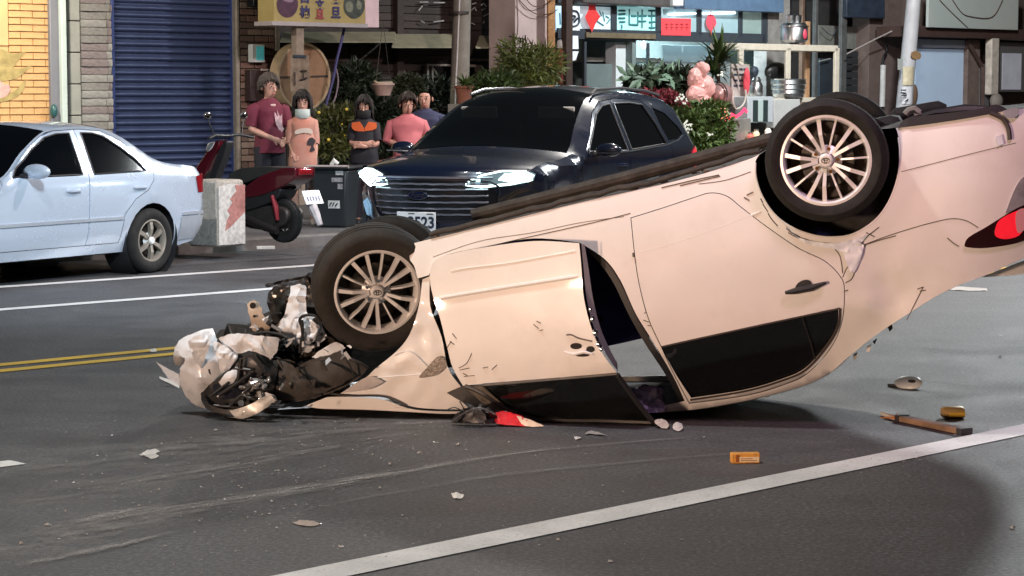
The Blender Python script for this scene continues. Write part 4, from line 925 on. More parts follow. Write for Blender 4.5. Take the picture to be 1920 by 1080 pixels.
# ------------------------------------------------------------------ wheels
dull_alloy = mat('dull_alloy', (.30, .27, .23), .45, .4, 0, .2, 12)
def tyre_mb(Rr, rr, wd):
    h = wd / 2; s = Rr - rr
    prof = [(rr, -h * .82), (rr + s * .25, -h * 1.0), (rr + s * .6, -h * 1.02), (Rr - .022, -h * .93), (Rr - .005, -h * .74), (Rr, -h * .45)]
    full = prof + [(Rr - .008, -h * .34), (Rr - .008, -h * .29), (Rr, -h * .26), (Rr, -.008), (Rr - .008, -.006), (Rr - .008, .006), (Rr, .008), (Rr, h * .26), (Rr - .008, h * .29), (Rr - .008, h * .34)] + [(r, -y) for r, y in prof[::-1]]
    return MB().lathe(full, 56, 'y', closed=False)
def wheel(parent, loc, rz, Rr=.315, rr=.215, wd=.2, style='ten', ry=0, spin=0, world=True, name='wheel', tilt=0, rub=None):
    """axle along local y, outer face towards -y"""
    o = tyre_mb(Rr, rr, wd).build(name, rub or rubber, parent, world, ang=40)
    o.location = loc; o.rotation_mode = 'XYZ'; o.rotation_euler = (tilt, ry, rz)
    h = wd / 2
    mb = MB(); mb.lathe([(rr + .004, -h * .80), (rr + .006, -h * .90), (rr - .006, -h * .92), (rr - .014, -h * .80), (rr - .02, -h * .4), (rr - .03, h * .8)], 56, 'y')
    mb.build('rim', alloy if style == 'ten' else dull_alloy, o, ang=40)
    MB().lathe([(rr - .022, -h * .3), (rr - .024, -h * .1), (rr - .03, h * .7), (0, h * .72)], 40, 'y').build('barrel', alloy_dark, o)
    MB().lathe([(0, -h * .05), (.13, -h * .05), (.13, h * .05), (0, h * .05)], 32, 'y').build('brake_disc', dark_steel, o)
    yo = -h * .86
    def spoke(a, w0, w1, r0, r1, twist=0, dy=.0):
        a = R(a); a2 = a + R(twist)
        def pt(r, s, an, y): return Vector((r * math.cos(an) - s * math.sin(an), y, r * math.sin(an) + s * math.cos(an)))
        vs = []
        for (r, ww, an, y0_, y1_) in ((r0, w0, a, yo + .012, yo + .05), ((r0 + r1) / 2, (w0 + w1) / 2, (a + a2) / 2, yo - .004 + dy, yo + .035), (r1, w1, a2, yo + .010, yo + .06)):
            vs += [pt(r, -ww / 2, an, y0_), pt(r, ww / 2, an, y0_), pt(r, ww / 2 * .8, an, y1_), pt(r, -ww / 2 * .8, an, y1_)]
        fs = []
        for i in range(2):
            for k in range(4): fs.append((i * 4 + k, i * 4 + (k + 1) % 4, i * 4 + 4 + (k + 1) % 4, i * 4 + 4 + k))
        sp = MB(); sp.add(vs, fs); sp.build('spoke', alloy if style == 'ten' else dull_alloy, o, smooth=False)
    if style == 'ten':
        for k in range(5):
            a = 116 + spin + 72 * k
            spoke(a + 8, .015, .021, .04, rr - .005, 4); spoke(a - 8, .015, .021, .04, rr - .005, -4)
            spoke(a + 36, .008, .010, .055, rr - .006)
    elif style == 'six':
        for k in range(6): spoke(30 + spin + 60 * k, .030, .040, .03, rr - .006)
    else:
        for k in range(5): spoke(90 + spin + 72 * k, .05, .045, .03, rr - .006)
    MB().lathe([(0, yo - .012), (.026, yo - .012), (.032, yo - .006), (.036, yo + .02), (.075, yo + .045)], 28, 'y').build('hub_cap', alloy, o)
    nut = MB().lathe([(.0, -.012), (.009, -.012), (.010, .02)], 10, 'y').mesh('lug_nut', chrome)
    for k in range(5):
        a = R(116 + 36 + spin + 72 * k); c = Vector((.057 * math.cos(a), yo + .012, .057 * math.sin(a)))
        link('lug_nut', nut, o).location = c
    if style == 'ten':
        em = MB()
        def ring(rx, rz, cx=0, cz=0): em.tube([(cx + rx * math.cos(t), yo - .014, cz + rz * math.sin(t)) for t in np.linspace(0, 2 * math.pi, 25)], .0016, 5)
        ring(.020, .013); ring(.006, .0125); ring(.013, .006, 0, .0065)
        em.build('emblem', alloy_dark, o)
    return o
# ------------------------------------------------------------------ upright cars
class Car:
    def __init__(s, rows, W0, Lc, tumble, zb, taper, sill, axles, Ra, Re=.06):
        s.W0, s.L, s.tu, s.zb, s.tp, s.sill, s.ax, s.Ra, s.Re = W0, Lc, tumble, zb, taper, sill, axles, Ra, Re
        rr = []; n = len(rows); V = [Vector(r) if len(r) == 4 else None for r in rows]
        A = np.array(rows, float)
        for i in range(n - 1):
            p0, p1, p2, p3 = A[max(i - 1, 0)], A[i], A[i + 1], A[min(i + 2, n - 1)]
            for k in range(5):
                t = k / 5
                q = .5 * (2 * p1 + (p2 - p0) * t + (2 * p0 - 5 * p1 + 4 * p2 - p3) * t * t + (3 * p1 - p0 - 3 * p2 + p3) * t ** 3)
                rr.append(q)
        rr.append(A[-1]); s.rows = np.array(rr); s.edge = s.rows[:, 2:4]
        s.dense = np.array(resample([tuple(p) for p in s.edge], .03)[:-1]) if False else s.edge
    def dist(s, x, z):
        a = s.edge[:-1]; b = s.edge[1:]; p = np.array((x, z)); ab = b - a
        t = np.clip(((p - a) * ab).sum(1) / ((ab * ab).sum(1) + 1e-12), 0, 1); q = a + ab * t[:, None]
        return float(np.sqrt(((q - p) ** 2).sum(1)).min())
    def W(s, x, z):
        h = s.L / 2; u = (x - h) / h
        w_ = s.W0 * (1 - s.tp * abs(u) ** 5)
        if z > s.zb: w_ -= s.tu * (z - s.zb)
        else: w_ -= .10 * (s.zb - z) ** 2
        if z < .42: w_ -= .25 * (.42 - z)
        for a in s.ax:
            d = math.hypot(x - a, z - s.Ra * .9)
            if s.Ra < d < s.Ra + .16: w_ += .012 * (1 - (d - s.Ra) / .16)
        d = s.dist(x, z); r = s.Re
        if d < r: w_ -= r - math.sqrt(max(0, r * r - (r - d) ** 2))
        return w_
    def side(s, sg): return lambda x, z, off: (x, sg * (s.W(x, z) - off), z)
    def loft(s, i0, i1, nm, m, root, nc=17, off=0, tmax=1.0):
        rows = []
        for i in range(i0 * 5, i1 * 5 + 1):
            sc_, zc, se, ze = s.rows[i]; w_ = s.W(se, ze)
            rows.append([(sc_ + (se - sc_) * abs(t) ** 2.4, t * w_, zc + (ze - zc) * t * t) for t in np.linspace(-tmax, tmax, nc)])
        mb = MB().grid(rows)
        if off: mb.v = [(x, y, z + off) for x, y, z in mb.v]
        return mb.build(nm, m, root, ang=50)
    def front(s, imax, off=.006, rear=False):
        """map (y, z) to the nose (or tail) surface"""
        R_ = s.rows[imax * 5:] [::-1] if rear else s.rows[:imax * 5 + 1]
        def f(y, z, o):
            zs = R_[:, 1]; t = 0
            for _ in range(3):
                zz_ = R_[:, 1] + (R_[:, 3] - R_[:, 1]) * t * t
                sc_ = np.interp(z, zz_, R_[:, 0]); se = np.interp(z, zz_, R_[:, 2]); ze = np.interp(z, zz_, R_[:, 3])
                t = min(1.0, abs(y) / s.W(se, ze))
            x = sc_ + (se - sc_) * t ** 2.4
            return (x + (off - o if rear else o - off), y, z)
        return f
    def outline(s):
        top = [tuple(p) for p in s.edge]; bot = []
        for a in sorted(s.ax, reverse=True):
            n = 14; cz = s.Ra * .88
            th0 = math.asin(max(-1, min(1, (s.sill - cz) / s.Ra)))
            for k in range(n + 1):
                th = th0 + (math.pi - 2 * th0) * k / n
                bot.append((a + s.Ra * math.cos(th), cz + s.Ra * math.sin(th)))
        return top + bot
    def build(s, root, body_m, doors, windows, Rw, wst, low_m=None, rims=.21):
        # doors: (outline, split positions); windows: list of outlines
        out = s.outline(); dgap = .006
        holes = [offset_poly(doors[0], .0)] + [w for w, d in windows if d is None]
        mb = MB()
        for sg in (-1, 1): panel(out, s.side(sg), .07, 0, holes, mb)
        mb.build('body_side', body_m, root, ang=45)
        mb = MB(); inner = offset_poly(out, -.05)
        for sg in (-1, 1): panel(inner, lambda x, z, o, sg=sg: (x, sg * (s.W(x, z) - .035), z), .12, 0, [w for w, d in windows], mb)
        mb.build('inner_panel', black_plastic, root)
        cuts = [-9] + list(doors[1]) + [9]
        for sg in (-1, 1):
            for k in range(len(cuts) - 1):
                poly = clip(clip(offset_poly(doors[0], -dgap), cuts[k] + dgap, 1), cuts[k + 1] - dgap, -1)
                wi = [w for w, d in windows if d == k]
                d_ = panel(poly, s.side(sg), .06, .02, wi).build('front_door' if k == 0 else 'rear_door', body_m, root, ang=45)
                for w_ in wi:
                    panel(offset_poly(w_, .004), lambda x, z, o, sg=sg: (x, sg * (s.W(x, z) - .008 - o), z), .08).build('window_glass', dark_glass, d_)
                    fr_ = MB(); q = w_ + [w_[0]]
                    fr_.tube([s.side(sg)(x, z, .0) for x, z in resample(w_, .1) + [w_[0]]], .009, 5); fr_.build('window_seal', black_plastic, d_)
                xs = [p[0] for p in poly]; xh = max(xs) - .2; zh = s.handle
                hb = MB(); hb.tube([(xh - .09, sg * (s.W(xh - .09, zh) - .002), zh), (xh - .06, sg * (s.W(xh, zh) + .028), zh), (xh + .05, sg * (s.W(xh, zh) + .028), zh), (xh + .08, sg * (s.W(xh + .08, zh) - .002), zh)], .013, 6)
                hb.build('handle', s.handle_m, d_)
            for w_, d in windows:
                if d is None: panel(offset_poly(w_, .004), lambda x, z, o, sg=sg: (x, sg * (s.W(x, z) - .008 - o), z), .08).build('window_glass', dark_glass, root)
        MB().box(.35, s.L - .35, -s.W0 + .25, s.W0 - .25, .19, .34).build('floor_pan', black_plastic, root, smooth=False)
        for a in s.ax:
            for sg in (-1, 1):
                yo = sg * (s.W0 - .03)
                MB().lathe([(s.Ra + .015, yo), (s.Ra + .015, yo - sg * .28), (0, yo - sg * .29)], 30, 'y', (a, 0, s.Ra * .88)).build('wheel_well', black_plastic, root)
                o = wheel(root, (a, sg * (s.W0 - .115), Rw), 0 if sg < 0 else math.pi, Rw, rims, .195, wst, world=False)
def clip(poly, x, sg):
    out = []; n = len(poly)
    for i in range(n):
        a, b = poly[i], poly[(i + 1) % n]; ia, ib = (a[0] - x) * sg >= 0, (b[0] - x) * sg >= 0
        if ia: out.append(a)
        if ia != ib:
            t = (x - a[0]) / (b[0] - a[0]); out.append((x, a[1] + (b[1] - a[1]) * t))
    return out
# ---------------- silver sedan
AS = math.atan2(.855, .518); ds = Vector((.518, .855, 0)); ns = Vector((-.855, .518, 0))
gp = G(286, 512); o0 = gp - ds * 3.45 + ns * (.85 - .03)
S = empty('silver_sedan', (o0.x, o0.y, 0), 'pale silver blue sedan stopped at the kerb at the left edge', 'car', None, AS)
rows = [(.06, .24, .38, .24), (.0, .42, .32, .42), (.01, .56, .30, .56), (.08, .70, .34, .68), (.35, .80, .55, .76), (.9, .88, 1.0, .85), (1.42, .95, 1.56, .915), (1.82, 1.19, 1.93, 1.14), (2.22, 1.375, 2.29, 1.315), (2.6, 1.405, 2.62, 1.355), (3.0, 1.385, 3.0, 1.335), (3.3, 1.29, 3.27, 1.24), (3.68, 1.075, 3.60, 1.05), (3.90, 1.01, 3.83, .995), (4.15, .995, 4.05, .975), (4.34, .96, 4.20, .945), (4.395, .80, 4.25, .80), (4.42, .56, 4.26, .56), (4.40, .40, 4.25, .40), (4.33, .27, 4.20, .27)]
c = Car(rows, .85, 4.42, .40, .90, .07, .215, (.87, 3.45), .345, .07); c.handle = .80; c.handle_m = silver_paint
doors = [(1.42, .30), (1.40, .55), (1.42, .80), (1.56, .92), (1.72, 1.03), (1.97, 1.19), (2.17, 1.285), (2.35, 1.325), (2.65, 1.335), (2.92, 1.315), (3.14, 1.22), (3.34, 1.08), (3.47, .94), (3.46, .86), (3.38, .77), (3.2, .69), (3.06, .56), (3.03, .40), (3.02, .30)]
wins = [([(1.66, .935), (1.75, 1.01), (2.0, 1.165), (2.20, 1.265), (2.34, 1.295), (2.50, 1.30), (2.51, .935)], 0), ([(2.66, .935), (2.65, 1.30), (2.8, 1.295), (2.93, 1.265), (3.1, 1.17), (3.27, 1.05), (3.37, .945)], 1)]
c.build(S, silver_paint, (doors, [2.585]), wins, .30, 'six', rims=.19)
c.loft(0, 3, 'front_bumper', silver_dirty, S); c.loft(3, 6, 'hood', silver_paint, S); c.loft(6, 8, 'windshield', dark_glass, S, tmax=.97, off=.003); c.loft(6, 8, 'windshield_surround', silver_paint, S); c.loft(8, 10, 'roof', silver_paint, S); c.loft(10, 13, 'rear_surround', silver_paint, S); c.loft(10, 13, 'rear_window', dark_glass, S, off=.004, tmax=.9); c.loft(13, 16, 'trunk_lid', silver_paint, S); c.loft(16, 19, 'rear_bumper', silver_dirty, S)
mir = MB(); y0 = -(c.W(1.8, .95))
mir.ell((1.80, y0 - .13, .985), (.05, .15, .066), 18, 12); m_ = mir.build('wing_mirror', silver_paint, S); MB().tube([(1.76, y0 + .02, .94), (1.78, y0 - .06, .965)], .022, 8).build('mirror_arm', black_plastic, m_)
mir = MB(); mir.ell((1.80, -y0 + .13, .985), (.05, .15, .066), 18, 12); mir.build('wing_mirror', silver_paint, S)
for sg in (-1, 1):
    panel([(4.08, .87), (4.20, .90), (4.235, .84), (4.24, .72), (4.12, .72)], lambda x, z, o, sg=sg: (x, sg * (c.W(x, z) + .006 - o), z), .05).build('tail_light', red_lens, S)
    for (z0, z1, x0, x1) in ((.515, .545, 1.42, 3.04), (.515, .545, 3.88, 4.24)):
        panel([(x0, z0), (x1, z0), (x1, z1), (x0, z1)], lambda x, z, o, sg=sg: (x, sg * (c.W(x, z) + .010 - o), z), .1, .012).build('side_moulding', silver_dirty, S)
    panel([(3.86, .28), (4.20, .29), (4.24, .42), (4.245, .50), (3.86, .505), (3.86, .40)], lambda x, z, o, sg=sg: (x, sg * (c.W(x, z) + .006 - o), z), .06).build('bumper_corner', silver_dirty, S)
rf = c.front(15, .01, True)
panel([(-.26, .60), (.26, .60), (.26, .74), (-.26, .74)], rf, .08).build('license_plate', mat('plate_white', (.7, .7, .7), .4), S)
# ---------------- dark blue SUV
AV = math.atan2(.903, .43); dv_ = Vector((.43, .903, 0))
VL = Vector((-.80, 20.1, 0)); VS = 1.035
V = empty('dark_blue_suv', VL, 'dark navy blue SUV with both headlights on behind the wreck', 'car', None, AV); V.scale = (VS, VS, VS)
rows = [(.12, .22, .60, .22), (.03, .36, .56, .36), (.0, .55, .50, .55), (.0, .74, .45, .74), (.03, .88, .43, .87), (.10, .965, .46, .935), (.45, 1.035, .72, .985), (1.08, 1.12, 1.30, 1.055), (1.52, 1.35, 1.68, 1.29), (1.95, 1.565, 2.06, 1.50), (2.3, 1.645, 2.36, 1.575), (2.8, 1.675, 2.82, 1.605), (3.5, 1.655, 3.5, 1.585), (4.05, 1.585, 4.02, 1.52), (4.28, 1.38, 4.20, 1.34), (4.46, 1.13, 4.33, 1.11), (4.54, .95, 4.38, .93), (4.60, .72, 4.42, .72), (4.60, .46, 4.42, .46), (4.5, .28, 4.35, .28)]
c = Car(rows, .93, 4.6, .42, 1.03, .07, .25, (.92, 3.64), .40, .09); c.handle = .93; c.handle_m = mat('navy_handle', (.03, .05, .11), .15, .6, 1)
doors = [(1.36, .36), (1.34, .65), (1.34, .95), (1.44, 1.06), (1.70, 1.24), (1.96, 1.42), (2.2, 1.52), (2.6, 1.55), (3.2, 1.53), (3.38, 1.44), (3.5, 1.25), (3.58, 1.08), (3.56, .94), (3.42, .85), (3.26, .74), (3.20, .55), (3.18, .36)]
wins = [([(1.50, 1.065), (1.76, 1.24), (2.0, 1.40), (2.2, 1.475), (2.40, 1.495), (2.42, 1.055)], 0), ([(2.52, 1.06), (2.50, 1.50), (2.9, 1.505), (3.2, 1.485), (3.36, 1.30), (3.46, 1.10)], 1), ([(3.54, 1.13), (3.48, 1.30), (3.44, 1.455), (3.72, 1.40), (3.98, 1.25), (4.02, 1.19), (3.8, 1.14)], None)]
c.build(V, navy_paint, (doors, [2.47]), wins, .345, 'five', rims=.23)
c.loft(0, 5, 'front_bumper', navy_paint, V, 25); c.loft(5, 7, 'hood', navy_paint, V, 21)
wg = mat('windshield_glass', (.003, .004, .005), .06, 0, 0, spec=.5, alpha=.90)
c.loft(7, 10, 'windshield', wg, V, off=.004, tmax=.955); 
# pillars beside the windshield
for sg in (-1, 1):
    rws = []
    for i in range(35, 51):
        sc_, zc, se, ze = c.rows[i]; w_ = c.W(se, ze)
        rws.append([(sc_ + (se - sc_) * t ** 2.4, sg * t * w_, zc + (ze - zc) * t * t) for t in (.95, .965, .98, 1.0)])
    MB().grid(rws).build('windshield_pillar', navy_paint, V)
c.loft(10, 13, 'roof', navy_paint, V); c.loft(13, 15, 'rear_window', dark_glass, V); c.loft(15, 17, 'tailgate', navy_paint, V); c.loft(17, 19, 'rear_bumper', black_plastic, V)
ff = c.front(5, .008)
gm = mat('grille_black', (.012, .014, .018), .25, .3); bar = mat('grille_bar', (.38, .41, .48), .25, .8)
gout = [(-.62, .70), (-.56, .83), (0, .845), (.56, .83), (.62, .70), (.56, .58), (.40, .50), (-.40, .50), (-.56, .58)]
panel(gout, ff, .05).build('grille', gm, V)
gr = bpy.data.objects['grille']
for z in (.81, .765, .71, .655, .60, .55):
    hw = .55 if z > .58 else .46
    xs_ = np.linspace(-hw, hw, 41)
    MB().tube([Vector(ff(y, z, -.008)) + Vector((0, 0, .0015 * math.sin(y * 42 + z * 50))) for y in xs_], .009, 5).build('grille_bar', bar, gr)
MB().tube([Vector(ff(y, .865, -.004)) for y in np.linspace(-.58, .58, 21)], .012, 6).build('hood_trim', bar, V)
fr_ = MB(); fr_.tube([Vector(ff(y, z, -.006)) for y, z in curve(gout, 3) + [gout[0]]], .010, 6); fr_.build('grille_frame', mat('dark_chrome', (.10, .11, .14), .2, .9), gr)
e0 = Vector(ff(.03, .715, -.02))
MB().lathe([(0, -.012), (.085, -.012), (.09, 0), (.09, .012)], 28, 'x', (0, 0, 0), mat=Matrix.Translation(e0) @ Matrix.Diagonal((1, 1, .42, 1))).build('badge', mat('badge_blue', (.005, .012, .05), .2, .3, 1), V)
mb = MB(); mb.tube([e0 + Vector((-.012, .088 * math.cos(t), .037 * math.sin(t))) for t in np.linspace(0, 6.2832, 29)], .005, 5); mb.build('badge_ring', chrome, V)
cu = bpy.data.curves.new('badge_script', 'FONT'); cu.body = 'Ford'; cu.size = .065; cu.align_x = 'CENTER'; cu.align_y = 'CENTER'; cu.shear = .3; cu.extrude = .003; cu.materials.append(chrome)
o = link('badge_script', cu, V); o.location = e0 + Vector((-.02, 0, 0)); o.rotation_euler = (math.pi / 2, 0, -math.pi / 2); to_mesh(o)
# plate
pz = .485; px_ = ff(0, pz, -.03)[0]; pl_ = MB().box(px_ - .012, px_, -.145, .235, pz - .085, pz + .085).build('license_plate', mat('plate_white', (.7, .7, .7), .4), V, bev=.006)
cu = bpy.data.curves.new('plate_number', 'FONT'); cu.body = '-3523'; cu.size = .135; cu.align_x = 'CENTER'; cu.align_y = 'CENTER'; cu.extrude = .002; cu.offset = .004; cu.materials.append(mat('plate_ink', (.02, .025, .05), .5))
o = link('plate_number', cu, pl_); o.location = (px_ - .015, .015, pz - .01); o.rotation_euler = (math.pi / 2, 0, -math.pi / 2); o.scale = (.98, 1, 1); to_mesh(o)
MB().box(px_ - .014, px_ - .010, -.12, -.06, pz + .064, pz + .074).build('plate_bolt', dark_steel, pl_); MB().box(px_ - .014, px_ - .010, .06, .12, pz + .064, pz + .074).build('plate_bolt', dark_steel, pl_)
hl = mat('headlight_glow', (.9, .95, 1), .1, emit=(.86, .96, 1), es=9.0); hlc = mat('headlight_glass', (.10, .15, .17), .05, 0, 1, emit=(.62, .85, .92), es=.12)
for sg in (-1, 1):
    lens = panel([(sg * .36, .80), (sg * .46, .885), (sg * .62, .925), (sg * .80, .925), (sg * .885, .90), (sg * .86, .84), (sg * .72, .80), (sg * .5, .775)], ff, .03).build('headlight', hlc, V)
    f2 = c.front(5, .014)
    core = [(.62, .85), (.66, .90), (.80, .915), (.87, .885), (.82, .83), (.72, .825)] if sg < 0 else [(.50, .80), (.54, .89), (.66, .93), (.80, .925), (.87, .88), (.82, .81), (.66, .77)]
    panel([(sg * y, z) for y, z in core], f2, .03).build('headlight_bulb', hl, lens)
    MB().tube([Vector(f2(sg * y, z, 0)) for y, z in ((.40, .835), (.50, .89), (.64, .925), (.80, .922))], .007, 6).build('lens_edge', MATS['daylight_strip'] if 'daylight_strip' in MATS else mat('daylight_strip', (1, 1, 1), .3, emit=(.75, 1, .92), es=3.0), lens)
    MB().obox(f2(sg * .47, .845, 0), .02, .05, .03).build('lamp_cell', mat('lamp_cell_glow', (.5, .7, .75), .2, emit=(.6, .9, 1), es=.9), lens)
    MB().tube([Vector(f2(sg * y, z, 0)) for y, z in ((.38, .81), (.5, .79), (.7, .812), (.85, .85))], .010, 6).build('daylight_strip', mat('daylight_strip', (1, 1, 1), .3, emit=(.75, 1, .92), es=3.0), lens)
    fog = panel([(sg * .70, .60), (sg * .80, .66), (sg * .86, .62), (sg * .84, .50), (sg * .74, .48)], ff, .04).build('fog_lamp', mat('fog_lamp_glass', (.25, .40, .55), .1, 0, 1, emit=(.3, .55, .8), es=.25), V)
    MB().tube([Vector(ff(sg * y, z, 0)) for y, z in ((.62, .42), (.70, .48), (.80, .50))], .012, 5).build('bumper_trim', bar, V)
    yy = sg * (c.W(1.6, 1.05)); mi = MB(); mi.ell((1.62, yy + sg * .14, 1.08), (.06, .125, .062), 18, 12); mo = mi.build('wing_mirror', navy_paint, V)
    MB().tube([(1.60, yy - sg * .02, 1.03), (1.62, yy + sg * .07, 1.05)], .025, 8).build('mirror_arm', black_plastic, mo)
    MB().tube([(1.56, yy + sg * .05, 1.055), (1.553, yy + sg * .28, 1.06)], .010, 5).build('indicator_strip', chrome, mo)
    panel([(4.10, .88), (4.16, 1.02), (4.30, 1.06), (4.37, .98), (4.40, .86), (4.25, .84)], lambda x, z, o, sg=sg: (x, sg * (c.W(x, z) + .008 - o), z), .05).build('tail_light', mat('lit_tail_lens', (.5, .02, .03), .2, 0, 1, emit=(1, .05, .08), es=.7), V)
    rl = MB(); rl.tube([(s_, sg * (c.W(s_, z_) - .05), z_ + .055) for s_, z_ in ((2.2, 1.53), (2.4, 1.575), (3.0, 1.59), (3.6, 1.565), (3.9, 1.52))], .014, 6); rl.build('roof_rail', mat('rail_metal', (.25, .26, .28), .3, .8), V)
    MB().tube([(s_, sg * (c.W(s_, z_) + .003), z_) for s_, z_ in ((1.48, 1.05), (2.4, 1.045), (3.4, 1.085), (3.8, 1.125), (4.02, 1.175))], .006, 5).build('window_trim', mat('window_trim_metal', (.10, .11, .13), .3, .8), V)
for yy in (-.42, .38): 
    MB().box(1.86, 1.88, yy - .19, yy + .19, 1.36, 1.47).build('sun_visor', mat('visor_grey', (.36, .38, .36), .8), V, bev=.015)
for yy in (-.38, .38): MB().box(2.4, 2.55, yy - .22, yy + .22, .7, 1.32).build('seat_back', black_plastic, V, bev=.05)
MB().box(1.15, 1.6, -.75, .75, .8, 1.03).build('dashboard', black_plastic, V, bev=.04)
MB().box(3.4, 3.45, -.75, .75, .4, 1.5).build('rear_trim', black_plastic, V, bev=.02)
# beams
for sg in (-1, 1):
    hp = V.matrix_world if False else None
    q = VL.copy() + dv_ * .05 + Vector((-.903, .43, 0)) * (sg * .70) + Vector((0, 0, .86)) - dv_ * .06
    lamp('headlight_beam', 'SPOT', q, q - dv_ * 10 + Vector((0, 0, -.9)), 82, (.75, .9, 1), .06, 70, .8)
# ------------------------------------------------------------------ the overturned white car
PSI = R(11); WV = Vector((math.sin(PSI), math.cos(PSI), 0)); CARP = PY(1550, 300, 10.86)
def car_t(x, y): return (x - 870) * -.242 + (y - 722) * -.970
def dyf(x, y):
    t = car_t(x, y); d = .044 * ((t - 95) / 150) ** 2
    if t < -30: d += .0016 * (-30 - t) * max(0, min(1, (1720 - x) / 160)) * max(0, min(1, (x - 700) / 160))
    if t > 215: d += .008 * ((t - 215) / 60) ** 2 if x < 1700 else 0
    if x > 1770: d += .22 * ((x - 1770) / 230) ** 2.2
    r = math.hypot(x - 1552, y - 305)
    if 120 < r < 175: d -= .016 * (1 - (r - 120) / 55)
    g = math.exp(-(((x - 1655) / 60) ** 2 + ((y - 545) / 80) ** 2))
    if g > .02: d += g * (.045 * mnoise.noise(Vector((x * .016 + y * .008, y * .012, 1))) + .014)
    d += .004 * mnoise.noise(Vector((x * .012, y * .012, 8)))
    return d
def clampz(p, z=.012):
    if p.z < z: p.z = z + (.002 * ((p.x * 91.7) % 1))
    return p
def fl(x, y, off=0): return clampz(PN(x, y, CARP, WV, off + dyf(x, y)))
def flat(x, y, off=0): return clampz(PN(x, y, CARP, WV, off))
cen = G(1250, 640); K = empty('overturned_white_car', (.6, 11.7, 0), 'wrecked white sedan lying upside down on its roof across the road', 'car')
BW = 1.66
def P6(name, mb, m, parent=None, ang=35, **k): return mb.build(name, m, parent or K, True, ang=ang, **k)
arch = [(1416, 305), (1417, 332), (1428, 366), (1450, 400), (1480, 424), (1520, 440), (1560, 445), (1600, 439), (1640, 414), (1666, 380), (1683, 335), (1688, 290), (1685, 258)]
body_o = [(765, 459, 1), (800, 450), (900, 426), (1000, 401), (1100, 377), (1200, 355), (1300, 331), (1400, 300), (1424, 289, 1)] + arch + [(1680, 240, 1), (1760, 228), (1830, 216), (1885, 206), (1960, 202, 1), (2010, 236), (2030, 300), (2022, 390), (1990, 455, 1), (1925, 482), (1850, 515), (1800, 534), (1760, 553), (1700, 590), (1640, 630), (1590, 670), (1555, 700), (1510, 722), (1440, 742), (1380, 755), (1300, 768), (1214, 775, 1), (1209, 768, 1), (1284, 752, 1), (1262, 705), (1224, 640), (1192, 588), (1163, 525), (1133, 485), (1087, 455, 1), (1000, 447), (900, 464), (830, 480), (812, 495, 1), (804, 516, 1), (783, 522, 1), (777, 500), (769, 488, 1)]
rdoor = [(1182, 408, 1), (1240, 390), (1300, 370), (1332, 361), (1363, 367), (1394, 391), (1443, 428), (1498, 465), (1547, 489), (1577, 519), (1584, 545), (1580, 600), (1560, 650), (1515, 700), (1470, 722), (1400, 742), (1292, 757, 1), (1262, 700), (1238, 648), (1218, 605), (1204, 560), (1192, 500)]
body_c = curve(body_o, 6); rdoor_c = curve(rdoor, 6)
P6('body_side', panel(body_c, fl, 11, .012, [rdoor_c]), white_paint, ang=50)
rwin = curve([(1240, 652, 1), (1330, 632), (1460, 604), (1572, 580, 1), (1570, 610), (1552, 644), (1510, 690), (1462, 712), (1395, 731), (1296, 746, 1), (1268, 703)], 6)
rd = P6('rear_door', panel(offset_poly(rdoor_c, -1.5), lambda x, y, o: fl(x, y, o - .004), 11, .02, [rwin]), white_paint, ang=50)
P6('window_glass', panel(offset_poly(rwin, 1.5), lambda x, y, o: fl(x, y, o + .010), 20), smoke_glass, rd)
dark_line_m = mat('gap_and_crease_shade', (.05, .042, .038), .8)
def seam(pts, off=-.001, r=.002, m=dark_line_m, name='seam', parent=None): return P6(name, MB().tube([fl(x, y, off) for x, y in curve([(p[0], p[1]) for p in pts], 6, False)], r, 5), m, parent)
seam([(1240, 650), (1330, 630), (1460, 602), (1575, 578)], r=.006, name='window_seal', parent=rd); seam([(1575, 578), (1572, 610), (1553, 645), (1511, 692), (1462, 714), (1395, 733), (1294, 749)], r=.008, name='window_seal', parent=rd)
P6('quarter_divider', MB().tube([fl(1505, 596, 0), fl(1520, 640, 0), fl(1528, 672, 0)], .006, 5), black_plastic, rd)
# body creases: thin pressed ridges
def ridge(pts, r=.006, m=white_paint, name='pressed_crease', off=.001, parent=None): return P6(name, MB().tube([fl(x, y, off) for x, y in curve(pts, 6, False)], [r * .2] + [r] * ((len(pts) - 1) * 6 - 1) + [r * .2], 6), m, parent)
ridge([(1190, 476), (1260, 458), (1340, 430), (1430, 396)], parent=rd); 
scr0 = P6('crease_shadow', MB().tube([fl(x, y, -.001) for x, y in curve([(1187, 477), (1220, 470), (1260, 461)], 5, False)], .002, 4), dark_line_m, rd); seam([(1187, 474), (1188, 482)], -.006, .006, black_plastic, 'clip', rd)  # thin dark line put in as the shade of the crease
# bumper and quarter seams
seam([(1612, 462), (1660, 444), (1710, 428), (1750, 417), (1785, 410), (1812, 414), (1834, 427)], -.0005, .0022)
seam([(1690, 322), (1760, 304), (1830, 286), (1905, 268)], -.0005, .0016)
seam([(815, 490), (920, 461), (1110, 418), (1182, 400)], -.0005, .0022); seam([(1310, 345), (1360, 338), (1408, 322)], -.0005, .002)
seam([(812, 482), (900, 452), (1000, 436), (1085, 418), (1170, 406)], -.0005, .0014)
# rear door handle (black cup)
hd = MB(); hd.tube([fl(x, y, -.022) for x, y in ((1472, 549), (1490, 546), (1520, 540), (1549, 530))], [.008, .016, .017, .007], 8); P6('handle', hd, black_plastic, rd)
P6('handle_cup', panel(curve([(1490, 548), (1494, 533), (1507, 525), (1519, 527), (1523, 540), (1508, 549)], 4), lambda x, y, o: fl(x, y, o - .010), 6), black_plastic, rd)
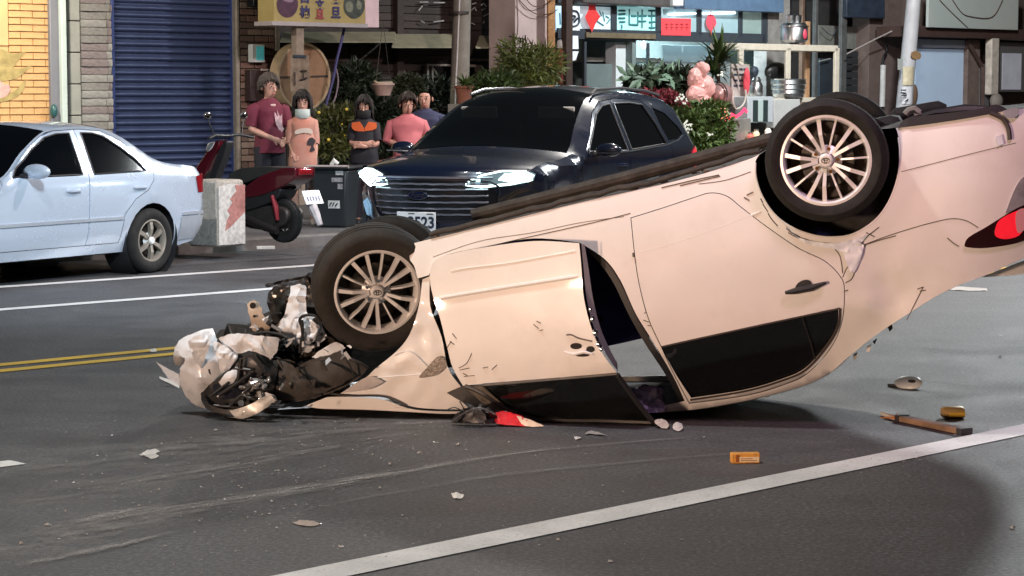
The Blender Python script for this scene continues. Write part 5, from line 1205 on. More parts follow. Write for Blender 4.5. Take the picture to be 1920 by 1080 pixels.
# front door, sprung open at its rear edge
def fd(x, y, o=0): return clampz(PN(x, y, CARP, WV, o + dyf(x, y) * .75 - .012 - .155 * max(0, (x - 815) / 345) ** 1.15))
fdo = curve([(808, 500), (820, 484), (850, 475), (900, 465), (1000, 452), (1086, 456, 1), (1090, 500), (1095, 560), (1110, 618), (1131, 665), (1157, 699, 1), (1050, 709), (950, 716), (868, 723, 1), (849, 690), (838, 650), (826, 600), (813, 560), (806, 525)], 6)
FD = P6('front_door', panel(fdo, fd, 10, .028), white_paint, ang=50)
def on_fd(pts, r, m, name, off=-.002): return P6(name, MB().tube([fd(x, y, off) for x, y in curve(pts, 6, False)], r, 6), m, FD)
P6('pressed_crease', MB().tube([fd(x, y, .002) for x, y in curve([(822, 560), (880, 550), (980, 534), (1084, 518)], 6, False)], [.001] + [.011] * 17 + [.006], 8), white_paint, FD)
on_fd([(846, 508), (880, 502), (960, 492), (1080, 470)], .005, white_paint, 'pressed_crease', .001)
# front door glass, mirror sail, pillar
fg = curve([(905, 722, 1), (1030, 713), (1155, 704, 1), (1188, 748), (1234, 806, 1), (1150, 809), (1080, 802), (1000, 782), (950, 762), (925, 742)], 6)
P6('window_glass', panel(fg, lambda x, y, o: fd(x, y, o + .012), 18, .006), smoke_glass, FD)
on_fd([(905, 722), (1030, 712), (1157, 701)], .008, black_plastic, 'window_seal'); on_fd([(1157, 702), (1190, 748), (1238, 808)], .014, black_plastic, 'window_frame'); on_fd([(1238, 808), (1150, 812), (1080, 804), (1000, 785), (948, 765), (900, 735), (872, 724)], .012, black_plastic, 'window_frame')
P6('mirror_sail', panel(curve([(838, 736, 1), (866, 724, 1), (905, 722, 1), (952, 765, 1), (918, 775), (880, 757), (860, 750)], 4), lambda x, y, o: fd(x, y, o + .004), 12, .01), black_plastic, FD)
P6('pillar_strip', panel([(872, 726), (904, 724), (955, 768), (935, 774), (905, 756)], lambda x, y, o: fd(x, y, o - .004), 12, .008), mat('worn_pillar', (.10, .085, .07), .7, 0, 0, .5, 18, .2, 40), FD)
# torn off handle: two dark sockets and a white cup
sock = mat('dark_socket', (.012, .010, .008), .8)
for (x, y, rx, ry) in ((1080, 649, 11, 6), (1107, 655, 8, 6), (1092, 666, 13, 3)):
    P6('handle_socket', panel([(x + rx * math.cos(t), y + ry * math.sin(t)) for t in np.linspace(0, 6.283, 18, endpoint=False)], lambda a, b, o: fd(a, b, o - .003), 6), sock, FD)
P6('handle_base', MB().tube([fd(1058, 660, -.006), fd(1075, 664, -.012), fd(1095, 660, -.012), fd(1112, 664, -.004)], [.004, .008, .009, .004], 8), white_paint, FD)
on_fd([(1062, 628), (1072, 628), (1085, 634), (1110, 640)], .004, scratch_m, 'scrape'); 
# door shut face, latches, inner card
P6('door_shut_face', panel(curve([(1090, 458, 1), (1094, 500), (1100, 560), (1115, 618), (1137, 665), (1160, 698, 1), (1166, 695, 1), (1146, 660), (1126, 615), (1112, 560), (1103, 500), (1096, 458, 1)], 4), lambda x, y, o: fd(min(x, 1158), y, (x - 1090) * .003 - .002), 8), mat('shut_face', (.42, .42, .46), .4, .2, 0, .15, 8), FD)
for (x, y, r) in ((1113, 580, .012), (1117, 598, .016), (1122, 624, .020), (1128, 645, .016), (1133, 655, .012)): P6('latch', MB().ell(fd(x - 6, y, -.01), (r * .7, r * .6, r), 8, 6), chrome, FD)
# scrapes and dents on the panels
def scr(pts, f, r=.0022, parent=None):
    mb = MB()
    for a in pts: mb.tube([f(x, y, -.0015) for x, y in curve(list(a), 4, False)], r, 4)
    o = P6('scrape', mb, scratch_m, parent); o['kind'] = 'stuff'; return o
scr([((848, 625), (856, 635)), ((843, 640), (852, 646)), ((860, 690), (874, 682), (882, 668), (884, 662)), ((862, 694), (880, 690)), ((868, 700), (876, 704)), ((922, 693), (932, 684)), ((1000, 608), (1010, 616)), ((1012, 620), (1018, 618)), ((905, 690), (915, 688)), ((870, 706), (890, 704)), ((1006, 602), (1014, 606)), ((838, 652), (846, 640))], fd, .0022, FD)
scr([((1208, 588), (1216, 580), (1226, 578)), ((1206, 600), (1220, 604), (1232, 598)), ((1214, 610), (1226, 612)), ((1208, 534), (1218, 530), (1220, 524)), ((1204, 520), (1218, 528)), ((1280, 565), (1300, 560)), ((1290, 555), (1312, 548)), ((1275, 580), (1290, 578)), ((1400, 496), (1416, 490)), ((1385, 420), (1398, 426)), ((1400, 426), (1428, 420)), ((1475, 492), (1490, 486)), ((1300, 580), (1315, 572)), ((1312, 548), (1330, 546)), ((1348, 520), (1362, 516)), ((1286, 540), (1296, 536))], fl, .0022, rd)
scr([((1612, 452), (1630, 440), (1648, 426)), ((1620, 460), (1650, 450), (1680, 442)), ((1624, 436), (1640, 444)), ((1440, 400), (1446, 410), (1458, 424)), ((1430, 382), (1440, 398)), ((1474, 428), (1490, 440), (1520, 452), (1570, 458), (1600, 452)), ((1478, 436), (1500, 448), (1540, 462), (1580, 462)), ((1580, 520), (1590, 500), (1600, 508)), ((1585, 530), (1596, 524), (1602, 512)), ((1578, 548), (1590, 544)), ((1725, 546), (1736, 544)), ((1720, 542), (1732, 538)), ((1776, 446), (1788, 456), (1798, 462)), ((1560, 462), (1575, 480), (1580, 512)), ((1700, 600), (1730, 540))], fl, .0025)
scr([((1395, 370), (1405, 376)), ((1400, 366), (1412, 360)), ((1426, 372), (1430, 380)), ((1240, 352), (1300, 338), (1348, 328)), ((1275, 348), (1350, 330))], fl, .003)
# torn folds around the arch and rear pillar
P6('torn_fold', panel(curve([(1470, 424, 1), (1500, 446), (1560, 456), (1610, 446), (1632, 436, 1), (1612, 458), (1596, 474), (1560, 466), (1510, 456)], 4), lambda x, y, o: fl(x, y, o - .008 - .02 * abs(mnoise.noise(Vector((x * .06, y * .06, 2))))), 6, .006), white_torn)
P6('torn_fold', panel(curve([(1580, 470, 1), (1604, 452), (1620, 460, 1), (1612, 490), (1600, 512), (1590, 500)], 4), lambda x, y, o: fl(x, y, o - .010 - .02 * abs(mnoise.noise(Vector((x * .08, y * .08, 5))))), 6, .006), white_torn)
# rear arch lip and liner
P6('arch_liner', MB().grid([[fl(x, y, .01 + .26 * k / 4) for x, y in curve(arch, 4, False)] for k in range(5)]), underseal)
P6('arch_back', panel(curve([(1424, 284), (1500, 255), (1600, 235), (1690, 235)] + arch[::-1], 4), lambda x, y, o: flat(x, y, .28), 25), underseal)
P6('arch_lip', MB().tube([fl(x, y, .004) for x, y in curve(arch, 4, False)], .006, 6), white_paint)
# front wing (fender), hood edge
fender = curve([(792, 524, 1), (806, 518, 1), (807, 575), (828, 632), (840, 690), (864, 725, 1), (838, 737, 1), (868, 755), (880, 768, 1), (800, 766), (760, 759), (712, 743), (638, 738, 1), (655, 727), (687, 707), (704, 691), (744, 658), (769, 625), (785, 575)], 5)
P6('front_wing', panel(fender, lambda x, y, o: fl(x, y, o + .01 + .008 * mnoise.noise(Vector((x * .04, y * .04, 3)))), 9, .008), white_paint, ang=50)
ridge([(704, 708), (760, 704), (800, 700), (822, 690)], .003); ridge([(735, 668), (770, 660), (812, 700)], .0025)
rp = panel(curve([(786, 708), (800, 690), (822, 668), (836, 676), (834, 690), (815, 704)], 4), lambda x, y, o: fl(x, y, o - .004), 8, .006)
P6('side_repeater', rp, mat('cracked_grey_lens', (.22, .19, .16), .3, 0, .5, .5, 60, .5, 90))
P6('torn_wing_edge', panel(curve([(640, 737, 1), (690, 706), (720, 716, 1), (690, 730)], 4), lambda x, y, o: fl(x, y, o - .012), 8, .004), mat('grey_wing_edge', (.34, .32, .32), .4, .2, 0, .2, 8))
hood_e = curve([(575, 760, 1), (600, 750), (625, 744), (712, 748), (760, 764), (800, 770), (880, 772, 1), (840, 776), (760, 772), (680, 768), (600, 766)], 5)
P6('hood_edge', panel(hood_e, lambda x, y, o: fl(x, y, o + .03), 9, .01), white_paint)
seam([(610, 737), (660, 742), (712, 742), (740, 750), (762, 760)], .0, .006)
# rails -> roof, glass, hood, trunk, tail, floor
def far(p, k=1.0): return p + WV * k
def cross(line, fo, m, name, nc=9, width=BW, bulge=0, axis=(0, 0, 1), inset=0, noise_=0, lift=0):
    rows = []; A = Vector(axis)
    for x, y in line:
        p = fl(x, y, fo); d = dyf(x, y) + fo
        q = p + WV * (width - 2 * d); row = []
        for t in np.linspace(0, 1, nc):
            v = p.lerp(q, t) + A * (bulge * (1 - (2 * t - 1) ** 2))
            if noise_: v += Vector((mnoise.noise(v * 4), 0, mnoise.noise(v * 5 + Vector((3, 1, 2))))) * noise_ * min(1, t * 6, (1 - t) * 6)
            v.z += lift * min(1, 8 * t, 8 * (1 - t)); row.append(clampz(v, .010))
        rows.append(row)
    return P6(name, MB().grid(rows), m, ang=60)
rail = curve([(872, 772), (960, 786), (1080, 786), (1214, 776), (1300, 769), (1380, 756), (1440, 743), (1510, 723), (1555, 701), (1592, 670)], 4, False)
cross(rail, .0, white_paint, 'roof', bulge=-.02); cross(curve([(960, 770), (1080, 772), (1214, 766), (1284, 752), (1380, 745), (1440, 733), (1510, 713)], 4, False), .03, headliner, 'headliner', bulge=-.004, lift=.012)
cross(curve([(1592, 670), (1640, 630), (1700, 590), (1760, 553)], 4, False), .004, dark_glass, 'rear_window', bulge=-.03)
cross(curve([(1760, 553), (1800, 534), (1850, 515), (1925, 482), (1990, 455)], 4, False), .0, white_paint, 'trunk_lid', bulge=-.03)
cross(curve([(1990, 455), (2022, 390), (2030, 300), (2010, 236), (1960, 202)], 4, False), .0, white_paint, 'rear_bumper', bulge=.10, axis=(1, 0, 0))
cross(curve([(868, 772), (800, 768), (740, 764)], 4, False), .02, dark_glass, 'windshield', bulge=-.01)
cross(curve([(740, 766), (680, 766), (600, 764), (520, 768)], 4, False), .03, white_torn, 'hood', bulge=.01, noise_=.03)
cross(curve([(790, 453), (900, 426), (1000, 401), (1100, 377), (1200, 355), (1300, 331), (1400, 300), (1430, 287)], 4, False), .004, rust, 'floor_pan', nc=15, noise_=.014, lift=.015)
cross(curve([(1430, 284), (1520, 262), (1600, 248), (1690, 238), (1760, 226), (1880, 206), (1960, 202)], 4, False), .03, underseal, 'rear_floor_pan', nc=13, noise_=.03, lift=.01)
# lumps and pipes on the exposed floor
def fw(x, y, k): return flat(x, y, 0) + WV * k
pm_ = MB(); 
for k, r, dz in ((.08, .012, .022), (.13, .008, .032)): pm_.tube([fw(x, y, k) + Vector((0, 0, dz + .012 * mnoise.noise(Vector((x * .03, k, 0))))) for x, y in curve([(800, 451), (950, 414), (1100, 377), (1250, 343), (1420, 290)], 8, False)], r, 8)
P6('brake_pipe', pm_, rust)
lump = MB(); rg = random.Random(5)
for k in range(18):
    f = rg.random(); x = 800 + 620 * f; y = 452 - 152 * f - 6 * f * (1 - f); p = fw(x, y, rg.uniform(.12, .3)) + Vector((0, 0, .004))
    lump.obox(p, rg.uniform(.02, .06), rg.uniform(.02, .05), rg.uniform(.008, .018), (rg.uniform(-.3, .3), rg.uniform(.1, .5), rg.uniform(0, 1)))
P6('floor_bracket', lump, mat('muddy_metal', (.13, .10, .08), .8, .1, 0, .4, 15, .4, 30), bev=.004)['kind'] = 'stuff'
ex = MB(); ex.tube([fw(x, y, .85) + Vector((0, 0, .05)) for x, y in ((820, 440), (1100, 371), (1400, 292), (1560, 252))], .035, 10); P6('exhaust_pipe', ex, rust)
P6('muffler', MB().tube([fw(1660, 232, 1.0) + Vector((0, 0, .02)), fw(1672, 230, 1.0) + Vector((0, 0, .02)), fw(1760, 215, 1.0) + Vector((0, 0, .02)), fw(1775, 213, 1.0) + Vector((0, 0, .02))], [.02, .045, .045, .02], 14), underseal)
P6('fuel_tank', MB().obox(fw(1610, 262, .75) + Vector((0, 0, .0)), .42, .8, .16, (0, -.22, -PSI)), underseal, bev=.05)
P6('rear_beam', MB().tube([fw(1555, 285, .2), fw(1590, 262, .8), fw(1560, 285, 1.4)], .055, 10), underseal)
P6('rear_spring', MB().tube([fw(1600, 300, .3), fw(1640, 226, .32)], .05, 10), dark_steel)
tip = MB(); tip.tube([fw(x, y, .35) for x, y in ((1695, 216), (1702, 208), (1712, 205), (1722, 213))], .018, 7); tip.tube([fw(1712, 217, .35), fw(1726, 214, .35)], .014, 7); P6('tow_eye', tip, mat('pale_metal_bits', (.62, .60, .52), .3, .6))
P6('under_tray', panel(curve([(1684, 240, 1), (1700, 222), (1760, 214), (1830, 205), (1868, 196), (1890, 206, 1), (1860, 213), (1800, 224), (1740, 233)], 4), lambda x, y, o: fl(x, y, o - .012), 8, .03), black_plastic)
P6('under_tray', MB().tube([fw(x, y, .5) for x, y in ((1700, 226), (1750, 214), (1810, 208), (1860, 206))], [.01, .02, .03, .015], 8), black_plastic)
seam([(1856, 212), (1878, 222), (1890, 240), (1893, 262)], -.006, .012)
P6('bumper_chip', panel([(1867, 256), (1878, 252), (1882, 270), (1871, 274)], lambda x, y, o: fl(x, y, o - .012), 6, .008), white_torn)
P6('bumper_bracket', panel(curve([(1880, 208, 1), (1905, 202), (1912, 212), (1900, 222, 1), (1886, 220)], 3), lambda x, y, o: fl(x, y, o - .02), 6, .01), mat('bright_bracket', (.72, .74, .78), .2, .6))
# tail light
TL = P6('tail_light', panel(curve([(1808, 460, 1), (1816, 445), (1850, 425), (1905, 391), (1935, 380, 1), (1940, 440, 1), (1905, 456), (1850, 465), (1815, 464)], 5), lambda x, y, o: fl(x, y, o - .012), 8, .012), dark_red_lens)
P6('lamp_reflector', panel(curve([(1866, 430), (1875, 412), (1905, 396), (1920, 396), (1916, 436), (1890, 448), (1868, 444)], 4), lambda x, y, o: fl(x, y, o - .016), 8, .002), mat('bright_red_lens', (.75, .015, .03), .15, 0, 1, .2, 20, emit=(1, .02, .04), es=.35), TL)
P6('lamp_glint', panel(curve([(1905, 400), (1922, 392), (1924, 425), (1908, 436)], 4), lambda x, y, o: fl(x, y, o - .019), 8, .002), mat('pink_lens', (.75, .35, .38), .15, 0, 1), TL)  # highlight on the tail lamp drawn as a pale pink panel
P6('bumper_corner_panel', panel(curve([(1885, 400, 1), (1905, 350), (1925, 330), (1960, 340, 1), (1950, 375), (1910, 390)], 4), lambda x, y, o: fl(x, y, o - .008), 8, .006), mat('bruised_panel', (.42, .42, .46), .35, .3, .5, .3, 10))
P6('spoiler_lip', panel(curve([(1838, 520, 1), (1880, 504), (1930, 486), (1945, 500, 1), (1920, 513), (1870, 518)], 4), lambda x, y, o: fl(x, y, o + .10), 8, .03), white_paint)
# far side of the body with open front window
farf = lambda x, y, o=0: fl(x, y, 0) + WV * (BW - 2 * dyf(x, y) - o)
far_o = curve([(765, 458, 1), (900, 424), (1100, 371), (1300, 318), (1424, 284, 1)] + arch + [(1680, 240, 1), (1760, 228), (1885, 206), (1960, 202, 1), (2010, 236), (2030, 300), (2022, 390), (1990, 455, 1), (1850, 515), (1760, 553), (1700, 590), (1640, 630), (1590, 670), (1555, 700), (1440, 742), (1300, 768), (1100, 784), (960, 782), (868, 772, 1), (760, 759), (638, 738, 1), (704, 691), (769, 625), (790, 524)], 5)
fwin = curve([(900, 712, 1), (1030, 704), (1150, 692, 1), (1196, 758, 1), (1080, 764), (1000, 756), (940, 738)], 4); fwin2 = rwin
P6('far_body_side', panel(far_o, lambda x, y, o: farf(x, y, o), 16, .05, [fwin, fwin2], edge=0), white_paint, ang=50)
P6('far_door_card', panel(curve([(800, 500), (900, 462), (1100, 415), (1330, 362), (1440, 430), (1570, 560), (1240, 640), (1150, 690), (880, 715)], 4), lambda x, y, o: farf(x, y, .07), 25, 0), navy_cloth)
P6('window_glass', panel(fwin2, lambda x, y, o: farf(x, y, .02), 25), smoke_glass)
# cabin: seats hang from the floor
def seatbox(x0, y0, k0, sx, sy, sz, rot): return MB().obox(fw(x0, y0, k0), sx, sy, sz, rot)
for k in (.42, 1.22): 
    P6('front_seat', seatbox(930, 520, k, .46, .46, .16, (0, -.25, -PSI)), navy_cloth, bev=.05); P6('front_seat_back', seatbox(1035, 560, k, .13, .46, .40, (0, .15, -PSI)), navy_cloth, bev=.05); P6('headrest', seatbox(1040, 660, k, .09, .24, .14, (0, .15, -PSI)), navy_cloth, bev=.04)
P6('rear_seat', seatbox(1350, 480, .82, .5, 1.25, .18, (0, -.25, -PSI)), navy_cloth, bev=.05); P6('rear_seat_back', seatbox(1500, 540, .82, .16, 1.25, .6, (0, .35, -PSI)), navy_cloth, bev=.05)
P6('dashboard', seatbox(850, 640, .82, .35, 1.3, .28, (0, -.25, -PSI)), black_plastic, bev=.06)
P6('door_pillar_trim', panel(curve([(1094, 462, 1), (1135, 490), (1163, 530), (1192, 592), (1224, 644), (1262, 708), (1284, 752, 1), (1274, 752, 1), (1250, 706), (1210, 645), (1180, 592), (1150, 530), (1125, 495)], 5), lambda x, y, o: fl(x, y, o + .02), 8, .06), mat('shut_seal', (.015, .015, .016), .5))
P6('airbag_remnant', MB().ell((0, 0, 0), (.001, .001, .001), 6, 4), white_paint) if False else None
# wheels
wheel(K, PN(703, 538, CARP, WV, .14) , R(10), .325, .215, .235, 'ten', spin=2, tilt=R(10), name='front_wheel', rub=mat('dusty_rubber', (.024, .021, .019), .85, 0, 0, .35, 7, .3, 60))
wheel(K, PN(1551, 300, CARP, WV, .0), -PSI + R(-1), .297, .213, .20, 'ten', spin=-3, name='rear_wheel')
wheel(K, PN(1551, 298, CARP, WV, .0) + WV * 1.44 + Vector((0, 0, .03)), math.pi - PSI, .297, .213, .20, 'ten', name='rear_wheel')
wheel(K, PN(735, 507, CARP, WV, 1.30), math.pi - PSI + R(8), .31, .213, .20, 'ten', name='front_wheel')
P6('inner_arch', panel(curve([(612, 560), (650, 470), (710, 440), (786, 470), (800, 600), (760, 668), (700, 708), (640, 716), (606, 690)], 4), lambda x, y, o: flat(x, y, .42 + o), 20, .02), underseal)
# ------------------------------------------------------------------ crushed nose of the white car
def crush(name, pts, off, m, bul=0, amp=.02, fr_=.03, tx=0, ty=0, th=.008, step=5, seed=0, n=5, parent=None, ang=28):
    rj = random.Random(seed * 31 + 5); o_ = [(a + rj.uniform(-1.1, 1.1), b + rj.uniform(-1.1, 1.1)) for a, b in resample(curve(pts, n), 5)]; A = np.array(o_); xc, yc = A.mean(0); sz = max(A.max(0) - A.min(0)) / 2
    def f(x, y, o):
        nz = 1.3 * abs(mnoise.noise(Vector((x * fr_ * .6, y * fr_ * .6, seed)))) - .9 * abs(mnoise.noise(Vector((x * fr_ * 1.1, y * fr_ * 1.1, seed + 9)))) 
        r2 = ((x - xc) ** 2 + (y - yc) ** 2) / sz ** 2
        return flat(x, y, off + bul * r2 + amp * nz + tx * (x - xc) + ty * (y - yc) + o)
    return P6(name, panel(o_, f, step, th), m, parent, ang=ang)
crush('crushed_bumper', [(328, 650), (345, 632), (381, 618), (400, 615, 1), (404, 630), (408, 640, 1), (401, 655), (416, 661), (449, 656, 1), (446, 676), (414, 702), (392, 722), (376, 738, 1), (379, 756), (390, 768, 1), (362, 757), (345, 738), (336, 712), (338, 692), (347, 676), (340, 668), (328, 672)], -.10, white_torn, .15, .016, .040, th=.012, seed=1, ang=20)
crush('bumper_end', [(325, 664), (332, 652), (346, 660), (348, 676), (336, 686), (327, 680)], -.06, mat('grey_torn_plastic', (.40, .39, .38), .5, 0, 0, .2, 15), .06, .01, th=.02, seed=2)
crush('torn_panel', [(410, 634, 1), (440, 625), (475, 628), (524, 633, 1), (520, 656), (508, 674, 1), (472, 658), (449, 662), (424, 654)], -.17, white_torn, .05, .03, .04, seed=3)
H = crush('headlight_housing', [(376, 738, 1), (408, 710), (440, 682), (448, 654, 1), (470, 656), (500, 674), (522, 690, 1), (508, 745), (486, 758), (455, 768), (420, 770), (395, 762)], -.14, black_plastic, .05, .010, .05, th=.05, seed=4)
crush('housing_rim', [(378, 742, 1), (395, 760), (430, 768), (470, 762), (498, 742, 1), (502, 750), (475, 770), (430, 776), (390, 768)], -.19, black_plastic, .05, .005, th=.02, parent=H)
crush('housing_plate', [(452, 672, 1), (480, 664), (496, 684), (488, 706, 1), (462, 700)], -.19, grey_plastic, .03, .02, parent=H, seed=6)
crush('housing_plate', [(398, 724, 1), (430, 712), (452, 726), (446, 744), (410, 748)], -.185, mat('black_blue_plastic', (.014, .016, .026), .25), .03, .02, parent=H, seed=7)
crush('white_tab', [(410, 716, 1), (424, 700), (442, 692, 1), (446, 700), (436, 718), (418, 725)], -.20, white_torn, .02, .015, parent=H, seed=8)
for x0, y0, x1, y1, r in ((410, 742, 470, 700, .012), (430, 760, 492, 706, .010), (452, 672, 446, 720, .012), (470, 664, 500, 700, .010), (392, 745, 430, 716, .008), (470, 712, 506, 716, .012), (400, 760, 450, 764, .008), (452, 740, 486, 752, .010), (440, 690, 470, 694, .009)):
    P6('housing_rib', MB().tube([flat(x0, y0, -.205), flat(x1, y1, -.20)], r, 4), black_plastic, H, bev=.003)
for x0, y0, x1, y1, r in ((560, 688, 600, 742, .006), (600, 676, 628, 722, .005), (640, 664, 664, 706, .005), (520, 674, 556, 748, .007), (655, 672, 690, 690, .008)):
    P6('liner_rib', MB().tube([flat(x0, y0, -.085), flat((x0 + x1) / 2 + 4, (y0 + y1) / 2, -.08), flat(x1, y1, -.06)], r, 6), black_plastic)
gl = MB(); rg = random.Random(11)
for k in range(26):
    x, y = rg.gauss(482, 14), rg.gauss(726, 14); p = flat(x, y, -.20 + rg.uniform(-.02, .03)); gl.obox(p, rg.uniform(.008, .05), rg.uniform(.004, .02), rg.uniform(.008, .03), (rg.uniform(-1, 1), rg.uniform(-1, 1), rg.uniform(-1, 1)))
P6('lamp_fragment', gl, mat('silvered_plastic', (.62, .62, .63), .2, .8), H, bev=.002)['kind'] = 'stuff'
P6('lamp_bulb', MB().lathe([(0, -.02), (.016, -.02), (.018, .0), (.010, .004), (0, .0)], 14, 'y', flat(453, 755, -.2)), chrome, H)
P6('lamp_bulb', MB().lathe([(0, -.02), (.012, -.02), (.014, .0), (0, .0)], 14, 'y', flat(491, 714, -.2)), chrome, H)
crush('silver_trim', [(426, 783, 1), (456, 777), (482, 762), (498, 744), (516, 747, 1), (492, 768), (462, 784)], -.22, mat('dull_silver_trim', (.55, .55, .53), .3, .5, 0, .15, 20), .04, .01, th=.01, seed=9)
crush('trim_end', [(484, 748, 1), (500, 736), (518, 745), (510, 752), (494, 756)], -.20, white_torn, .02, .01, seed=10)
crush('arch_liner', [(484, 660, 1), (520, 672), (548, 676), (558, 686, 1), (588, 672), (617, 666), (641, 658), (657, 674), (690, 688, 1), (676, 706), (641, 728), (590, 747), (557, 752), (522, 749), (504, 734), (520, 700)], -.05, mat('liner_plastic', (.040, .036, .033), .75, 0, 0, .4, 8, .2, 30), .04, .008, .03, th=.012, seed=12)
crush('liner_fold', [(500, 676, 1), (540, 680), (580, 716), (600, 742, 1), (560, 750), (520, 745), (512, 710)], -.10, MATS['liner_plastic'], .04, .010, .03, seed=13)
crush('liner_fold', [(566, 690, 1), (600, 676), (640, 690), (668, 704, 1), (630, 726), (590, 738), (572, 716)], -.09, MATS['liner_plastic'], .04, .010, .03, seed=23)
crush('torn_panel', [(585, 670, 1), (602, 655), (630, 641), (648, 653, 1), (622, 666), (596, 672)], -.03, white_torn, .02, .015, seed=14)
crush('inner_wing', [(546, 536, 1), (560, 533), (574, 536, 1), (573, 560), (576, 588), (590, 590), (602, 598), (606, 616), (615, 632, 1), (594, 648), (573, 666), (562, 660), (545, 641), (526, 628), (520, 615), (532, 592), (540, 565)], .06, white_torn, .06, .035, .045, th=.012, seed=15)
crush('wing_hole', [(586, 598), (594, 596), (598, 604), (592, 611), (585, 606)], .035, sock, 0, 0, seed=16, th=.002); 
crush('bracket_arm', [(464, 572), (472, 564), (484, 566), (490, 578), (496, 596), (512, 620, 1), (492, 622), (474, 621, 1), (470, 600)], .10, mat('beige_bracket', (.52, .44, .36), .6, 0, 0, .15, 14), .02, .012, seed=17, th=.02)
for (x, y, r) in ((474, 573, 6), (477, 593, 3), (484, 618, 4)): P6('bolt_hole', panel([(x + r * math.cos(t), y + r * math.sin(t)) for t in np.linspace(0, 6.283, 12, endpoint=False)], lambda a, b, o: flat(a, b, .085), 5), sock)
crush('crumpled_hood_fold', [(500, 566, 1), (505, 545), (530, 530), (556, 527), (580, 512, 1), (600, 508), (598, 545), (570, 585), (545, 600), (515, 605)], .30, mat('crumpled_grey_metal', (.20, .20, .20), .3, .8, 0, .4, 9), .05, .07, .05, seed=18, step=5)
crush('bumper_strip', [(497, 533, 1), (540, 524), (580, 514), (598, 508, 1), (598, 516), (560, 524), (520, 534), (500, 538)], .55, black_plastic, 0, .03, .08, seed=19)
P6('cable', MB().tube([flat(x, y, -.02) for x, y in curve([(568, 640), (566, 615), (562, 600), (570, 592), (590, 592), (602, 604)], 6, False)], .008, 7), black_plastic)
P6('cable', MB().tube([flat(x, y, -.02) for x, y in curve([(562, 662), (564, 640), (568, 622), (566, 600)], 6, False)], .007, 7), black_plastic)
P6('cable', MB().tube([flat(x, y, .02) for x, y in curve([(470, 628), (500, 624), (530, 630), (552, 646)], 6, False)], .008, 7), dark_steel)
rg = random.Random(91)
for k in range(34):
    cx_, cy_ = rg.choice(((450, 640), (530, 640), (560, 660), (480, 700), (600, 640), (420, 690), (500, 750), (560, 740), (640, 670), (520, 600)))
    cx_ += rg.gauss(0, 22); cy_ += rg.gauss(0, 14); a = rg.uniform(0, 6.28); L = rg.uniform(8, 26); W_ = rg.uniform(2, 8)
    if cy_ > 765 or (cx_ < 470 and cy_ < 625): continue
    pts = [(cx_, cy_, 1), (cx_ + L * math.cos(a), cy_ + L * math.sin(a), 1), (cx_ + L * .6 * math.cos(a) - W_ * math.sin(a), cy_ + L * .6 * math.sin(a) + W_ * math.cos(a), 1), (cx_ - W_ * math.sin(a), cy_ + W_ * math.cos(a), 1)]
    tx_, ty_ = rg.uniform(-.004, .004), rg.uniform(-.004, .004); o0_ = rg.uniform(-.22, -.04); m_ = rg.choice((white_torn, white_torn, white_torn, black_plastic, grey_plastic, MATS['dull_silver_trim']))
    if cy_ < 670: m_ = white_torn
    P6('torn_shard', panel(pts, lambda x, y, o: flat(x, y, o0_ + tx_ * (x - cx_) + ty_ * (y - cy_) + o), 8, .005), m_, ang=20)
# engine bay lumps
eng = MB(); rg = random.Random(21)
for k in range(70):
    x = rg.uniform(430, 640); lo = 640 - (x - 430) * .42 if x < 560 else 585
    y = rg.uniform(max(560, lo), 735 if x > 470 else 660); p = flat(x, y, rg.uniform(.12, .9)); s = rg.uniform(.04, .16)
    eng.obox(p, s, s * rg.uniform(.5, 1.3), s * rg.uniform(.3, .9), (rg.uniform(-.6, .6), rg.uniform(-.6, .6), rg.uniform(0, 3)))
P6('engine_bay_part', eng, mat('oily_metal', (.035, .030, .027), .5, .4, 0, .5, 14, .3, 40), bev=.012)
eng = MB()
for k in range(14):
    x0, y0 = rg.uniform(430, 600), rg.uniform(600, 680); pts = [(x0, y0)]
    for j in range(4): pts.append((pts[-1][0] + rg.uniform(-18, 30), pts[-1][1] + rg.uniform(-16, 20)))
    eng.tube([flat(x, y, .02 + .25 * rg.random()) for x, y in curve(pts, 4, False)], rg.uniform(.006, .018), 6)
P6('engine_hose', eng, black_plastic)
br = MB()
for k in range(26):
    x, y = rg.uniform(430, 560), rg.uniform(600, 650)
    if y > 640 - (x - 430) * .3: br.obox(flat(x, y, rg.uniform(.05, .3)), rg.uniform(.01, .06), rg.uniform(.01, .04), rg.uniform(.01, .05), (rg.uniform(-1, 1), rg.uniform(-1, 1), 0))
P6('mounting_part', br, mat('brownish_metal', (.16, .11, .085), .5, .5, 0, .4, 20), bev=.004)
crush('radiator_frame', [(372, 740, 1), (440, 690), (540, 690), (640, 690, 1), (640, 740), (560, 765), (440, 772)], .45, underseal, 0, .05, .03, th=.25, step=12, seed=25)
# bits of the broken mirror hanging by the front door
crush('broken_mirror', [(845, 790, 1), (858, 774), (880, 762), (902, 756, 1), (925, 770), (935, 790, 1), (915, 800), (880, 799), (858, 798)], -.16, black_plastic, .04, .05, .05, th=.03, seed=30)
crush('broken_mirror', [(868, 786, 1), (884, 770), (905, 772), (914, 788, 1), (890, 794)], -.21, grey_plastic, .02, .03, .05, seed=31)
P6('mirror_wire', MB().tube([flat(x, y, -.18) for x, y in curve([(840, 768), (852, 764), (870, 770), (862, 752)], 5, False)], .003, 5), black_plastic)
P6('mirror_wire', MB().tube([flat(x, y, -.2) for x, y in curve([(846, 793), (870, 775), (900, 765), (930, 778)], 5, False)], .004, 5), grey_plastic)
